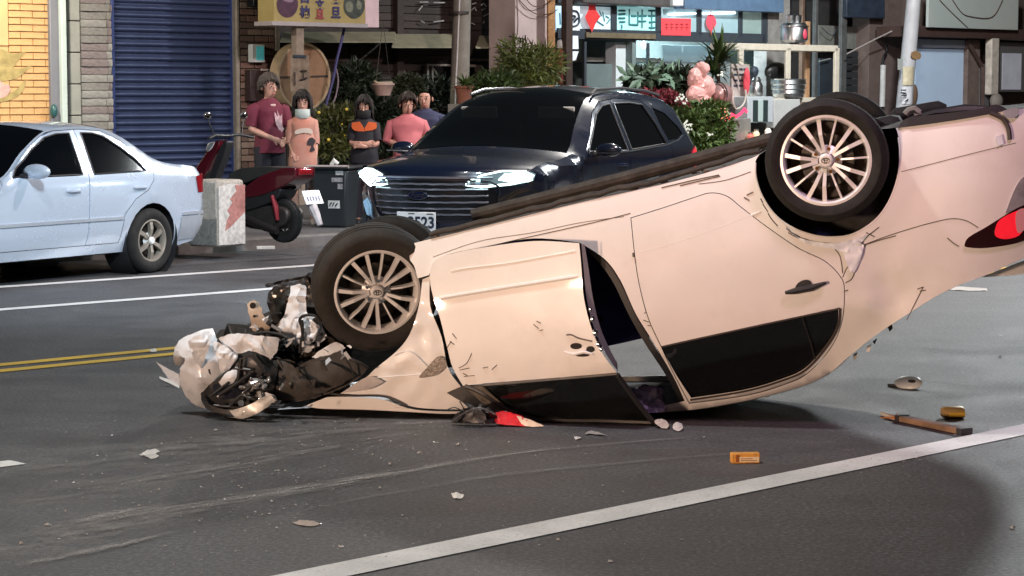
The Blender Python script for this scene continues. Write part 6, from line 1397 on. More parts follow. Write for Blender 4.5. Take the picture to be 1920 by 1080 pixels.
# ------------------------------------------------------------------ loose pieces on the road
def piece(name, label, cat, pts, m, h=.03, tilt=.0, group=None, amp=.006, sd=1, th=.004):
    o_ = curve(pts, 4); A = np.array(o_); cx, cy = A.mean(0); c = G(cx, cy, .002)
    yb = A[:, 1].max()
    def f(x, y, o):
        # a low shard: its outline leans back over its own footprint
        p = G(x, yb, .004); q = PY(x, y, p.y + tilt * (yb - y) / FPX * p.y); q.z = max(.004, q.z) 
        q = q + Vector((0, o, amp * mnoise.noise(Vector((x * .15, y * .15, sd))))); q.z = max(.003, q.z); return q - c
    mb = panel(o_, f, 5, th); o = mb.build(name, m); o.location = c; tag(o, label, cat, group); return o
white_bit = mat('white_shard', (.70, .69, .66), .4, 0, .3, .1, 30); dark_bit = mat('dark_shard', (.04, .04, .045), .4)
piece('bumper_shard', 'pointed pinkish white bumper shard sticking out left of the wreck', 'shard', [(293, 678, 1), (312, 690), (335, 702, 1), (337, 724, 1), (318, 712), (306, 696)], mat('pinkish_shard', (.58, .48, .44), .4, 0, 0, .15, 20), tilt=2)
piece('bumper_shard', 'thin white strip lying below the pointed shard left of the wreck', 'shard', [(299, 706, 1), (318, 712), (336, 723, 1), (336, 728, 1), (314, 717), (300, 710)], white_bit, tilt=2)
piece('white_shard', 'crumpled white shard alone on the asphalt at lower left', 'shard', [(260, 852, 1), (272, 846), (290, 841), (300, 846, 1), (292, 850), (298, 856, 1), (284, 860), (272, 855)], white_bit, tilt=4)
piece('plastic_shard', 'small white chip near the front road line, below the scrape streaks', 'shard', [(846, 925, 1), (858, 923), (870, 928, 1), (866, 934), (852, 934)], white_bit, tilt=4)
piece('plastic_shard', 'flat pinkish flake at the lower middle of the road', 'shard', [(549, 981, 1), (566, 977), (586, 978), (600, 982, 1), (590, 986), (570, 986)], mat('pinkish_flake', (.42, .33, .28), .5), tilt=6)
piece('plastic_shard', 'white chip just below the open front door of the wreck', 'shard', [(1076, 819, 1), (1085, 818), (1090, 822, 1), (1080, 824)], white_bit, tilt=5)
piece('bent_seal', 'thin grey bent strip lying under the front door glass', 'strip', [(1096, 814, 1), (1106, 808), (1122, 810), (1140, 817, 1), (1124, 816), (1108, 813)], mat('grey_strip', (.30, .29, .28), .5), tilt=4)
piece('glass_lump', 'larger grey white lump right of the door corner on the ground', 'debris', [(1262, 802), (1268, 794), (1278, 795), (1280, 804), (1270, 808)], mat('grey_lump', (.45, .43, .41), .6, 0, 0, .3, 30), tilt=2, th=.03)
piece('glass_lump', 'smaller pale lump touching the door corner on the ground', 'debris', [(1228, 790), (1242, 787), (1254, 796), (1248, 804), (1234, 799)], mat('pale_lump', (.42, .36, .32), .6, 0, 0, .3, 30), tilt=2, th=.03)
# red and cream lens piece under the door
piece('lens_piece', 'red and cream plastic lens piece under the mirror of the wreck', 'shard', [(928, 774, 1), (950, 772), (985, 784), (1000, 800, 1), (960, 797), (930, 793)], mat('red_plastic_piece', (.55, .02, .03), .3, 0, .5, .3, 30, emit=(.9, .03, .03), es=.12), tilt=1.5, th=.01)  # shard made to glow a little; it holds no lamp
piece('cream_piece', 'cream coloured sliver at the tip of the red lens piece', 'shard', [(968, 780, 1), (990, 786), (1020, 799, 1), (992, 800), (978, 794)], mat('cream_piece', (.75, .55, .40), .4), tilt=1.5, th=.01)
# orange packet
def boxat(name, label, cat, px, py, sx, sy, sz, rz, mats, bev=.003, rx=0):
    c = G(px, py); E_ = empty(name, (c.x, c.y, 0), label, cat, None, rz)
    return E_
E_ = boxat('cigarette_packet', 'small orange and cream packet lying near the white line', 'packet', 1397, 868, 0, 0, 0, R(4), None)
MB().box(-.064, .064, -.02, .03, 0.001, .046).build('box', mat('orange_card', (.62, .30, .06), .5, 0, 0, .35, 40), E_, bev=.003)
MB().box(-.03, .06, -.0225, -.0205, .008, .03).build('cream_panel', mat('cream_card', (.78, .66, .45), .5, 0, 0, .15, 40), E_, smooth=False)
MB().box(-.045, -.03, -.023, -.021, .006, .04).build('print_bar', mat('brown_ink', (.3, .1, .03), .5), E_, smooth=False)
for k in range(2): MB().box(-.024, .05 - k * .02, -.0235, -.0225, .013 + k * .008, .016 + k * .008).build('print_mark', MATS['brown_ink'], E_, smooth=False)
E_ = boxat('crushed_tin', 'crushed tan and yellow tin lying above the broken plank', 'tin', 1786, 784, 0, 0, 0, R(8), None)
mb = MB().lathe([(0, -.055), (.03, -.055), (.034, -.04), (.034, .04), (.03, .055), (0, .055)], 16, 'x', (0, 0, .034)); mb.v = [(x, y, max(.001, z * .9 + .006 * mnoise.noise(Vector((x * 30, y * 30, z * 30))))) for x, y, z in mb.v]
mb.build('tin', mat('tan_tin', (.45, .32, .20), .4, .2, 0, tint=(.55, .36, .06), vs_=18), E_)
MB().box(-.03, .055, -.036, -.033, .012, .032).build('label_band', mat('yellow_label', (.65, .42, .05), .5), E_, smooth=False)
E_ = boxat('broken_plank', 'broken brown plank with a splintered orange end beside the tin', 'plank', 1745, 800, 0, 0, 0, 0, None)
a, b = G(1690, 790), G(1808, 815); L = (b - a).length; ang = math.atan2(b.y - a.y, b.x - a.x); E_.location = ((a.x + b.x) / 2, (a.y + b.y) / 2, 0); E_.rotation_euler = (0, 0, ang)
mb = MB().box(-L / 2, L / 2, -.03, .03, .002, .03); mb.build('board', mat('raw_plank', (.26, .17, .11), .8, 0, 0, .3, 12, .4, 40), E_, bev=.004)
mb = MB(); rg = random.Random(2)
for k in range(9): mb.tube([(-L / 2 + .02, rg.uniform(-.03, .03), .018), (-L / 2 - rg.uniform(.04, .12), rg.uniform(-.05, .05), rg.uniform(.005, .03))], [.008, .002], 5)
mb.build('splinter', mat('orange_splinter', (.50, .20, .08), .7), E_, smooth=False)
MB().tube([(-L / 2 - .06, .0, .01), (-L / 2 - .20, .03, .012)], [.012, .010], 7).build('white_tip', white_bit, E_); MB().box(-L / 2 - .01, -L / 2 + .02, -.034, .034, .001, .034).build('dark_band', dark_bit, E_, smooth=False); MB().box(L / 2 - .02, L / 2 + .02, -.034, .034, .001, .034).build('dark_band', dark_bit, E_, smooth=False)
E_ = boxat('white_clip', 'white and black plastic mirror clip on the asphalt at right', 'clip', 1697, 727, 0, 0, 0, R(-35), None)
mb = MB().ell((.02, 0, .030), (.085, .050, .020), 14, 8, 0, Matrix.Rotation(R(42), 3, 'X')); mb.build('shell', mat('pale_blue_white_plastic', (.74, .80, .84), .3, 0, .4), E_); MB().box(-.10, -.03, -.02, .02, .002, .018).build('tab', dark_bit, E_, bev=.004); MB().ell((.045, -.012, .040), (.026, .014, .008), 10, 6, 0, Matrix.Rotation(R(42), 3, 'X')).build('slot', dark_bit, E_)
# torn strip hanging beneath the tail and chips below it
for k, (pts, m) in enumerate((([(1664, 612), (1672, 606), (1674, 616), (1668, 622)], dark_bit), ([(1636, 640), (1645, 634), (1640, 646)], dark_bit), ([(1626, 650), (1634, 645), (1630, 660), (1624, 660)], white_bit), ([(1600, 664), (1608, 660), (1606, 672), (1600, 676)], mat('grey_bit', (.3, .3, .28), .5)))):
    P6('hanging_fragment', panel([p[:2] for p in pts], lambda x, y, o: flat(x, y, .25 + o), 4, .02), m)
# purple plastic bag on the headliner, visible through the gap
E_ = empty('purple_bag', (0, 0, 0), 'shiny purple plastic bag lying inside the roof of the overturned car', 'bag')
mb = MB().ell((0, 0, 0), (.11, .12, .10), 26, 18); c = flat(1216, 738, .30); c.z = .085
mb.v = [tuple(Vector(v) * (1 + .45 * mnoise.noise(Vector(v) * 14) + .25 * mnoise.noise(Vector(v) * 34)) + Vector((0, 0, 0))) for v in mb.v]
E_.location = c - Vector((0, 0, .06)); mb.v = [(x, y, max(-.02, z) + .04) for x, y, z in mb.v]
mb.build('bag_film', mat('purple_film', (.30, .24, .42), .15, .1, 1, .4, 20), E_, ang=15)
# glass and plastic crumbs
rg = random.Random(77); mb = MB()
def crumb(x, y, s):
    p = G(x, y, .003); a = rg.uniform(0, 6.28); vs = []
    for k in range(4): vs.append(p + Vector((math.cos(a + k * 1.57) * s * rg.uniform(.5, 1.2), math.sin(a + k * 1.57) * s * rg.uniform(.5, 1.2), rg.uniform(0, .3) * s)))
    top = p + Vector((0, 0, s * rg.uniform(.3, .9))); mb.add(vs + [top], [(0, 1, 4), (1, 2, 4), (2, 3, 4), (3, 0, 4)])
for k in range(330): crumb(rg.gauss(520, 330), rg.uniform(770, 1075), rg.choice((.002, .0025, .003, .004, .006)))
for k in range(300): crumb(rg.gauss(640, 200), abs(rg.gauss(0, 60)) + 785, rg.choice((.002, .003, .004, .007)))
for k in range(130): crumb(rg.uniform(100, 560), rg.gauss(935, 45), rg.choice((.003, .005, .007, .009)))
for k in range(150): crumb(rg.gauss(1100, 300), rg.uniform(790, 1070), rg.choice((.002, .003, .005)))
for k in range(110): crumb(rg.uniform(1560, 1930), rg.uniform(620, 900), rg.choice((.002, .004, .006)))
for x, y, s in ((475, 818, .016), (405, 807, .014), (860, 834, .014), (820, 830, .010), (732, 871, .014), (712, 916, .016), (755, 967, .012), (148, 917, .012), (40, 1020, .014), (90, 985, .016), (640, 1026, .012), (1145, 1053, .014), (1278, 1012, .012), (1048, 1013, .012), (1890, 836, .012), (1877, 630, .020), (1875, 671, .022), (1898, 990, .016), (1168, 922, .010), (905, 795, .012), (1320, 820, .010), (786, 850, .014)): crumb(x, y, s)
tag(mb.build('debris_crumbs', mat('glass_crumbs', (.26, .255, .245), .4, 0, .2), smooth=False), 'scattered crumbs of glass and white plastic over the asphalt', 'debris', kind='stuff')
piece('white_chip', 'small white chip on the far yellow line', 'shard', [(280, 656, 1), (290, 653), (294, 658, 1), (284, 660)], white_bit, tilt=3)
piece('pale_strip', 'pale flat strip lying on the road behind the tail of the wreck', 'strip', [(1780, 540, 1), (1800, 537), (1850, 541, 1), (1852, 545, 1), (1815, 545), (1782, 543)], white_bit, tilt=8)
# ------------------------------------------------------------------ granite block, bin, scooter
c0 = G(409, 464, PAV); E_ = empty('granite_block', (c0.x, c0.y, PAV), 'square granite road block with white and pink paint beside the red scooter', 'bollard', None, R(-32))
gr1 = mat('granite', (.33, .30, .26), .85, 0, 0, .3, 40, .3, 60)
mb = MB(); s = .245; hh = .665
v = [(-.40 * q, .55 * p) for p in (0, 1) for q in (0, 1)]
def blockface(): pass
A_, B_ = Vector((-.33, .19, 0)), Vector((.24, .30, 0))
def bp(a, b, z, tp=0): return A_ * a + B_ * b + Vector((0, 0, z))
E_.rotation_euler = (0, 0, 0); E_['_'] = 0; del E_['_']
pts = [bp(0, 0, 0), bp(1, 0, 0), bp(1, 1, 0), bp(0, 1, 0), bp(.02, .02, hh), bp(.98, .02, hh), bp(.98, .98, hh), bp(.02, .98, hh)]
MB().add(pts, [(3, 2, 1, 0), (4, 5, 6, 7), (0, 1, 5, 4), (1, 2, 6, 5), (2, 3, 7, 6), (3, 0, 4, 7)]).build('stone', gr1, E_, bev=.03)
nA = Vector((-A_.y, A_.x, 0)).normalized(); nA = nA if nA.y < 0 else -nA; nB = Vector((B_.y, -B_.x, 0)).normalized(); nB = nB if nB.y < 0 else -nB
def face_poly(nm, m, pl, side, th=.004):
    bas, nn = (A_, nA) if side == 'A' else (B_, nB)
    f = lambda a, z, o=0: bas * a + Vector((0, 0, z)) + nn * (.003 + o)
    MB().prism(pl, lambda a, z: f(a, z, .002), lambda a, z: f(a, z, -.006)).build(nm, m, E_, smooth=False)
face_poly('grey_lower_face', mat('grey_stone', (.17, .165, .15), .9, 0, 0, .35, 30, .3, 60), [(.04, .02), (.95, .02), (.95, .28), (.6, .29), (.3, .275), (.04, .285)], 'A')  # lower part of this face is darker grey
face_poly('white_paint_patch', mat('chipped_white_paint', (.5, .48, .45), .8, 0, 0, .35, 22, .3, 50), [(.03, .02), (.97, .02), (.96, .60), (.5, .63), (.03, .6)], 'B')
face_poly('pink_paint_patch', mat('chipped_pink_paint', (.36, .16, .14), .8, 0, 0, .3, 22), [(.97, .61), (.96, .34), (.75, .28), (.45, .2), (.25, .16), (.30, .26), (.42, .32), (.32, .36), (.52, .44), (.42, .47), (.66, .55), (.6, .61)], 'B', .002)
for o in E_.children:
    if o.name.startswith('pink'): o.location = nB * .003
E_ = None
cb = G(630, 425, PAV); E_ = empty('wheelie_bin', (cb.x, cb.y, PAV), 'black dustbin with white stickers between the plaid shorts and the headlight', 'bin', None, R(-14))
binm = mat('bin_plastic', (.016, .022, .026), .4, 0, 0, .2, 6, .1, 40)
pts = [Vector((x * s_, y * s_, z)) for s_, z in ((.82, .0), (1, .66)) for x, y in ((-.22, -.24), (.22, -.24), (.22, .24), (-.22, .24))]
MB().add(pts, [(3, 2, 1, 0), (4, 5, 6, 7), (0, 1, 5, 4), (1, 2, 6, 5), (2, 3, 7, 6), (3, 0, 4, 7)]).build('body', binm, E_, bev=.03)
MB().box(-.25, .25, -.27, .27, .66, .70).build('lid', binm, E_, bev=.02); MB().tube([(-.25, -.29, .70), (.25, -.29, .70)], .012, 6).build('lid_rim', mat('pale_rim', (.4, .36, .35), .5), E_)
stk = mat('white_bin_sticker', (.5, .54, .54), .6, 0, 0, .35, 25)
def bs(nm, x0, x1, z0, z1, m=stk):
    yf = lambda z: -.24 * (.82 + .18 * z / .66) - .004
    MB().add([(x0, yf(z0), z0), (x1, yf(z0), z0), (x1, yf(z1), z1), (x0, yf(z1), z1)], [(0, 1, 2, 3)]).build(nm, m, E_, smooth=False)
bs('sticker', -.02, .12, .22, .31); bs('sticker', .03, .16, .52, .57, mat('grey_bin_sticker', (.24, .25, .27), .6, 0, 0, .5, 30)); bs('sticker', .08, .17, .60, .645); bs('sticker', .10, .16, .44, .50, MATS['grey_bin_sticker'])
for q in ((.0, .25, .03, .29), (.04, .25, .06, .29), (.07, .25, .10, .28)): MB().tube([(q[0], -.235, q[1]), (q[2], -.237, q[3])], .007, 4).build('sticker_stroke', dark_ink, E_, smooth=False)
MB().tube([(.02, -.2, .71), (.05, -.2, .76), (.08, -.18, .72)], [.03, .035, .03], 8).build('crumpled_paper', mat('white_paper', (.6, .6, .58), .8), E_)
# scooter: local x = towards its tail
g0 = G(533, 455, PAV); sx_ = Vector((.80, -.60, 0)); AZ = math.atan2(-.60, .80)
org = g0 - sx_ * 1.28; SCT = empty('red_scooter', (org.x, org.y, PAV), 'parked maroon scooter with black seat in front of the blue shutter', 'scooter', None, AZ)
sn = Vector((.60, .80, 0))
def sm(px, py, off=0):
    p = PN(px, py, g0, sn, off) - Vector((org.x, org.y, PAV)); return p.dot(sx_), p.z
maroon = mat('maroon_paint', (.085, .006, .013), .2, .1, 1, .1, 6)
def sp_(name, pts, m, y0, y1, bev=.012, parent=None, n=4):
    o_ = [sm(*p) for p in curve(pts, n)]
    return MB().prism(o_, lambda x, z: Vector((x, y0, z)), lambda x, z: Vector((x, y1, z))).build(name, m, parent or SCT, bev=bev)
sp_('seat', [(446, 326, 1), (470, 315), (510, 312), (548, 314, 1), (530, 322), (505, 330), (480, 341), (462, 343), (448, 338)], mat('seat_vinyl', (.03, .028, .026), .5, 0, 0, .2, 10), -.14, .14, .03)
sp_('body_tail', [(462, 372, 1), (478, 350), (510, 328), (548, 315), (572, 314, 1), (570, 334), (545, 350), (505, 366)], maroon, -.15, .15, .03)
sp_('tail_lamp', [(560, 318, 1), (574, 316), (574, 328, 1), (564, 330)], red_lens, -.10, .10, .015)
sp_('side_cover', [(452, 400, 1), (468, 368), (505, 362), (540, 352), (534, 372), (500, 388), (470, 396)], black_plastic, -.13, .13, .02)
sp_('floor_board', [(400, 396, 1), (452, 392), (470, 402), (466, 416), (400, 416, 1)], black_plastic, -.17, .17, .02)
sp_('engine', [(460, 398, 1), (500, 385), (545, 390), (548, 415), (520, 430), (470, 424)], mat('engine_casting', (.05, .045, .042), .5, .5, 0, .3, 12), -.10, .16, .02)
MB().tube([(*(lambda a: (a[0], -.16, a[1]))(sm(x, y)),) for x, y in ((462, 402), (490, 412), (520, 424), (540, 432))], [.02, .045, .05, .035], 12).build('exhaust', mat('exhaust_black', (.03, .028, .028), .4, .5), SCT)
MB().tube([(*(lambda a: (a[0], -.14, a[1]))(sm(x, y)),) for x, y in ((528, 366), (534, 385), (538, 412))], [.022, .03, .018], 10).build('shock_absorber', mat('red_spring', (.25, .03, .04), .3, .4), SCT)
zr = .225
def sw(x):
    o = tyre_mb(.225, .14, .10).build('wheel', rubber, SCT, ang=40); o.location = (x, 0, .225)
    MB().lathe([(.142, -.045), (.12, -.04), (.118, .04), (.142, .045)], 30, 'y').build('rim', alloy_dark, o); 
    s_ = MB()
    for k in range(5): a = k * 1.2566; s_.obox((.07 * math.cos(a), 0, .07 * math.sin(a)), .11, .04, .022, (0, -a, 0))
    s_.lathe([(0, -.05), (.035, -.05), (.035, .05), (0, .05)], 14, 'y'); s_.build('spokes', alloy_dark, o); MB().lathe([(0, -.055), (.03, -.055), (.02, -.048)], 12, 'y').build('hub_cap', chrome, o)
sw(1.28); sw(.06)
MB().add([Vector((*(lambda a: (a[0], yy, a[1]))(sm(x, y)),)) for yy in (-.09, .09) for x, y in ((572, 358), (590, 356), (598, 382), (580, 384))], [(0, 1, 5, 4), (1, 2, 6, 5), (2, 3, 7, 6), (3, 0, 4, 7), (0, 3, 2, 1), (4, 5, 6, 7)]) if False else None
pc = sm(586, 370); cpl = MB().obox((pc[0], 0, pc[1]), .012, .26, .15, (0, R(-25), 0)); plo = cpl.build('license_plate', MATS['plate_white'], SCT, bev=.003)
for k in range(5): MB().obox((pc[0] + .012, -.085 + k * .042, pc[1] - .012), .006, .022, .05, (0, R(-25), 0)).build('plate_stroke', mat('plate_ink2', (.10, .12, .2), .5), plo, smooth=False)
MB().tube([(pc[0] - .02, 0, pc[1] - .06), (pc[0] + .04, .0, pc[1] - .16), (pc[0] + .10, 0, pc[1] - .28)], [.05, .045, .03], 8).build('mudguard', mat('pale_mudguard', (.45, .44, .46), .4, 0, 0, .3, 12), SCT)
sp_('front_shield', [(356, 345, 1), (372, 318), (392, 288), (405, 268), (418, 262, 1), (416, 276), (402, 300), (390, 328), (380, 350), (366, 360)], maroon, -.055, .055, .02)
sp_('inner_shield', [(398, 330, 1), (410, 298), (422, 270), (432, 266), (426, 290), (414, 322), (404, 348)], black_plastic, -.05, .05, .015)
sp_('headlamp', [(393, 280, 1), (398, 268), (410, 266, 1), (406, 276), (398, 284)], mat('headlamp_glass', (.6, .6, .62), .08, .1, 1), -.06, .06, .012)
sp_('front_mudguard', [(345, 372, 1), (352, 348), (372, 346), (386, 362, 1), (372, 356), (358, 362)], maroon, -.06, .06, .02)
hb_ = sm(424, 262); MB().tube([(hb_[0] + .08, -.33, hb_[1] + .02), (hb_[0] + .02, -.18, hb_[1] + .05), (hb_[0], 0, hb_[1] + .04), (hb_[0] + .02, .18, hb_[1] + .05), (hb_[0] + .08, .33, hb_[1] + .02)], .016, 8).build('handlebar', black_plastic, SCT)
for sg in (-1, 1):
    ht = sm(416, 214); MB().tube([(hb_[0] + .03, sg * .2, hb_[1] + .05), (hb_[0] + .0, sg * .26, hb_[1] + .2)], .007, 6).build('mirror_stem', black_plastic, SCT)
    MB().ell((hb_[0] + .0, sg * .27, hb_[1] + .25), (.015, .06, .04), 12, 8).build('mirror', black_plastic, SCT); MB().ell((hb_[0] + .012, sg * .27, hb_[1] + .25), (.006, .05, .032), 12, 8).build('mirror_glass', chrome, SCT)
MB().tube([(.06, 0, .225), (.16, 0, .55), (.26, 0, .92)], .03, 8).build('fork', dark_steel, SCT)
MB().tube([(.75, -.12, .12), (.80, -.16, .02), (.86, -.16, .0)], .012, 6).build('side_stand', dark_steel, SCT)
sp_('storage_shell', [(426, 345, 1), (450, 336), (470, 345), (468, 372), (452, 396), (430, 400, 1)], black_plastic, -.12, .12, .02)
q = G(498, 467, PAV); E_ = empty('white_wood_strip', (q.x, q.y, PAV), 'short white wooden strip lying on the kerb beside the granite block', 'strip', None, R(10)); MB().box(-.09, .09, -.03, .03, 0, .03).build('strip', mat('dirty_white_wood', (.45, .42, .38), .8, 0, 0, .2, 14), E_, bev=.004)

crush('torn_sheet', [(398, 640, 1), (420, 646), (444, 668, 1), (432, 690), (414, 700, 1), (408, 676)], -.17, white_torn, .03, .03, .06, seed=41, ang=15)
crush('torn_sheet', [(352, 640, 1), (374, 626), (398, 620, 1), (392, 650), (378, 690, 1), (362, 672)], -.16, white_torn, .05, .022, .06, seed=42, ang=15)
crush('torn_sheet', [(470, 632, 1), (500, 636), (522, 640, 1), (516, 664), (496, 666, 1), (486, 650)], -.06, white_torn, .03, .03, .06, seed=43, ang=15)
crush('torn_sheet', [(548, 600, 1), (576, 596), (600, 612, 1), (588, 640), (566, 652, 1), (552, 630)], .0, white_torn, .03, .035, .07, seed=44, ang=15)
crush('torn_sheet', [(430, 770, 1), (470, 758), (500, 742), (520, 750, 1), (500, 764), (470, 780), (446, 784)], -.235, mat('scuffed_trim', (.42, .42, .41), .4, .3, 0, .4, 18), .02, .01, seed=45)
# ------------------------------------------------------------------ people
skin_m = mat('skin', (.52, .29, .22), .55, 0, 0, .10, 14); skin_m.node_tree.nodes['Principled BSDF'].inputs['Subsurface Weight'].default_value = 0.0
lip_m = mat('lips', (.36, .12, .11), .5); eye_w = mat('eye_white', (.5, .47, .44), .3); eye_d = mat('eye_dark', (.012, .010, .010), .2)
def loft_rings(mb, rings, seg=30, cap=True):
    """rings: (centre, rx, ry, yaw)"""
    dn = []
    for (c0_, a0, b0, y0), (c1_, a1, b1, y1) in zip(rings, rings[1:]):
        for q in range(4):
            t = q / 4; dn.append((Vector(c0_).lerp(Vector(c1_), t), a0 + (a1 - a0) * t, b0 + (b1 - b0) * t, y0))
    rings = dn + [rings[-1]]
    b = len(mb.v); vs = []; fs = []; n = len(rings)
    for c, rx, ry, yw in rings:
        for k in range(seg):
            a = 2 * math.pi * k / seg; x, y = math.cos(a), math.sin(a)
            x = math.copysign(abs(x) ** .85, x) * rx; y = math.copysign(abs(y) ** .85, y) * ry
            vs.append(Vector(c) + Vector((x * math.cos(yw) - y * math.sin(yw), x * math.sin(yw) + y * math.cos(yw), 0)))
    for i in range(n - 1):
        for k in range(seg): fs.append((i * seg + k, i * seg + (k + 1) % seg, (i + 1) * seg + (k + 1) % seg, (i + 1) * seg + k))
    if cap: fs.append(tuple(range(seg))[::-1]); fs.append(tuple((n - 1) * seg + k for k in range(seg)))
    return mb.add(vs, fs)
def wrinkle(mb, a=.010, f=9):
    mb.v = [tuple(Vector(v) + mnoise.noise_vector(Vector(v) * f) * a + mnoise.noise_vector(Vector(v) * f * .4) * a) for v in mb.v]; return mb
def person(label, loc, yaw, Ht, arms, shirt, trousers, hair, sw_=.19, belly=.13, hem=.80, sleeve='short', legs=((-.09, 0), (.09, 0)), shorts=False, headyaw=0, headtilt=0, mask=None, z0=PAV, group=None, bald=False, hs=1.06, shoe=None):
    P = empty('person', (loc[0], loc[1], z0), label, 'person', group, yaw); k = Ht / 1.7
    V = []; E = []; Rr = []
    def vtx(p, r): V.append(Vector(p)); Rr.append(r if isinstance(r, tuple) else (r, r)); return len(V) - 1
    def chain(pts, start=None):
        last = start
        for p, r in pts:
            i = vtx(p, r)
            if last is not None: E.append((last, i))
            last = i
        return last
    pel = chain([((0, 0, .92 * k), .13)]); ch = chain([((0, 0, 1.10 * k), .125), ((0, .01, 1.30 * k), .13), ((0, .01, 1.385 * k), .060)], pel)
    HC = Vector((0, -.015, 1.585 * k))
    rot = Matrix.Rotation(headyaw, 3, 'Z') @ Matrix.Rotation(headtilt, 3, 'Y')
    def hp(x, y, z): return HC + rot @ (Vector((x, y, z)) * k * hs)
    nk = chain([((0, 0, 1.46 * k), .056), (hp(0, .012, -.085), .058), (hp(0, -.008, -.06), (.066, .07)), (hp(0, -.006, -.01), (.081, .086)), (hp(0, .006, .040), (.082, .09)), (hp(0, .01, .070), (.060, .066))], ch)
    hands = []; kx = (sw_ + .02) / .205
    arms = [tuple((q[0] * kx if n_ < 2 else q[0], q[1], q[2]) for n_, q in enumerate(A_)) for A_ in arms]
    for sg, (sh, el, wr, hd_) in zip((-1, 1), arms):
        sh, el, wr, hd_ = [Vector(q) * k for q in (sh, el, wr, hd_)]
        i = chain([(sh, .050), (sh.lerp(el, .5), .046), (el, .042), (el.lerp(wr, .4), .040), (wr, .028), (wr.lerp(hd_, .45), .036)], ch)
        fd_ = (hd_ - wr).normalized(); sd = fd_.cross(Vector((0, 1, 0))).normalized() if abs(fd_.y) < .9 else Vector((1, 0, 0))
        base = wr.lerp(hd_, .55)
        for q, (off, L) in enumerate(((-.028, .075), (-.010, .085), (.010, .08), (.026, .062))):
            b = base + sd * off * k; chain([(b + fd_ * .03 * k, .010), (b + fd_ * L * .7 * k + Vector((0, -.012, -.006)), .0095), (b + fd_ * L * k + Vector((0, -.004, -.02)), .008)], i)
        chain([(wr.lerp(hd_, .3) - sd * .038 * k, .012), (wr.lerp(hd_, .6) - sd * .055 * k, .010)], i)
    for sg, (lx, ly) in zip((-1, 1), legs):
        hip = Vector((sg * .085, 0, .88)) * k; kn = Vector((sg * .09 + lx * .3, -.02 + ly * .3, .48)) * k; an = Vector((lx, .02 + ly, .09)) * k
        chain([(hip, .095), (hip.lerp(kn, .5), .078), (kn, .056), (kn.lerp(an, .35), .054), (an, .036), (an + Vector((0, -.06, -.045)) * k, .038), (an + Vector((.01 * sg, -.15, -.06)) * k, .028)], pel)
    me = bpy.data.meshes.new('body'); me.from_pydata([tuple(v) for v in V], E, []); me.materials.append(skin_m)
    b = link('body', me, P); md = b.modifiers.new('skin', 'SKIN'); md.use_smooth_shade = True
    sv = me.skin_vertices[0].data
    for i, r in enumerate(Rr): sv[i].radius = (r[0] * k, r[1] * k)
    sv[0].use_root = True
    b.modifiers.new('sub', 'SUBSURF').levels = 1; b.modifiers[-1].render_levels = 2
    # face
    if True:
        for sg in (-1, 1):
            MB().ell(hp(sg * .030, -.080, .012), (.015 * k, .008, .008 * k), 10, 6).build('eye', eye_w, b); MB().ell(hp(sg * .030, -.087, .012), (.0085 * k, .004, .008 * k), 8, 6).build('pupil', eye_d, b)
            MB().tube([hp(sg * .016, -.086, .030), hp(sg * .032, -.085, .036), hp(sg * .046, -.074, .030)], .0055 * k, 5).build('eyebrow', eye_d, b)
            MB().ell(hp(sg * .081, .008, .0), (.012 * k, .02 * k, .032 * k), 8, 6).build('ear', skin_m, b)
        MB().tube([hp(0, -.082, .02), hp(0, -.098, -.012), hp(0, -.106, -.026), hp(0, -.086, -.034)], [.007 * k, .010 * k, .014 * k, .008 * k], 8).build('nose', skin_m, b)
        MB().tube([hp(-.024, -.076, -.057), hp(0, -.086, -.055), hp(.024, -.076, -.057)], [.004, .010 * k, .004], 6).build('mouth', lip_m, b)
    # hair
    if hair:
        hm, style = hair; mb = MB(); rows = []
        back = {'bob': -.13, 'short': -.06, 'long': -.17}[style]
        for i in range(13):
            ph = math.pi * .5 * (1 - i / 8) if i <= 8 else 0; row = []
            for q in range(25):
                a = -math.pi + 2 * math.pi * q / 24      # 0 = face
                g_ = abs(math.degrees(a)); side = {'bob': -.115, 'short': .005, 'long': -.16}[style]
                zlow = .080 - .012 * (g_ / 50) ** 2 if g_ < 50 else .068 + (side - .068) * min(1, (g_ - 50) / 22)
                if g_ > 90: zlow += (back - side) * (g_ - 90) / 90
                if i <= 8: z = zlow + (.152 - zlow) * math.sin(math.pi / 2 * (1 - i / 8)) 
                else: continue
                t = 1 - i / 8; rad = 1.0 if z < .03 else math.sqrt(max(0, 1 - ((z - .03) / .1235) ** 2))
                g = mnoise.noise(Vector((a * 3, z * 30, sum(ord(c_) for c_ in label) % 17))) * .010
                fl_ = (.010 * max(0, (-.02 - z) / .09) if style == 'bob' else 0) + g; rx, ry = (.094 + fl_) * rad, (.106 + fl_) * rad
                row.append(hp(rx * math.sin(a), .012 - ry * math.cos(a) , z))
            if row: rows.append(row)
        mb.grid(rows); rh = random.Random(len(label)); N_ = {'bob': 150, 'short': 110, 'long': 150}[style]
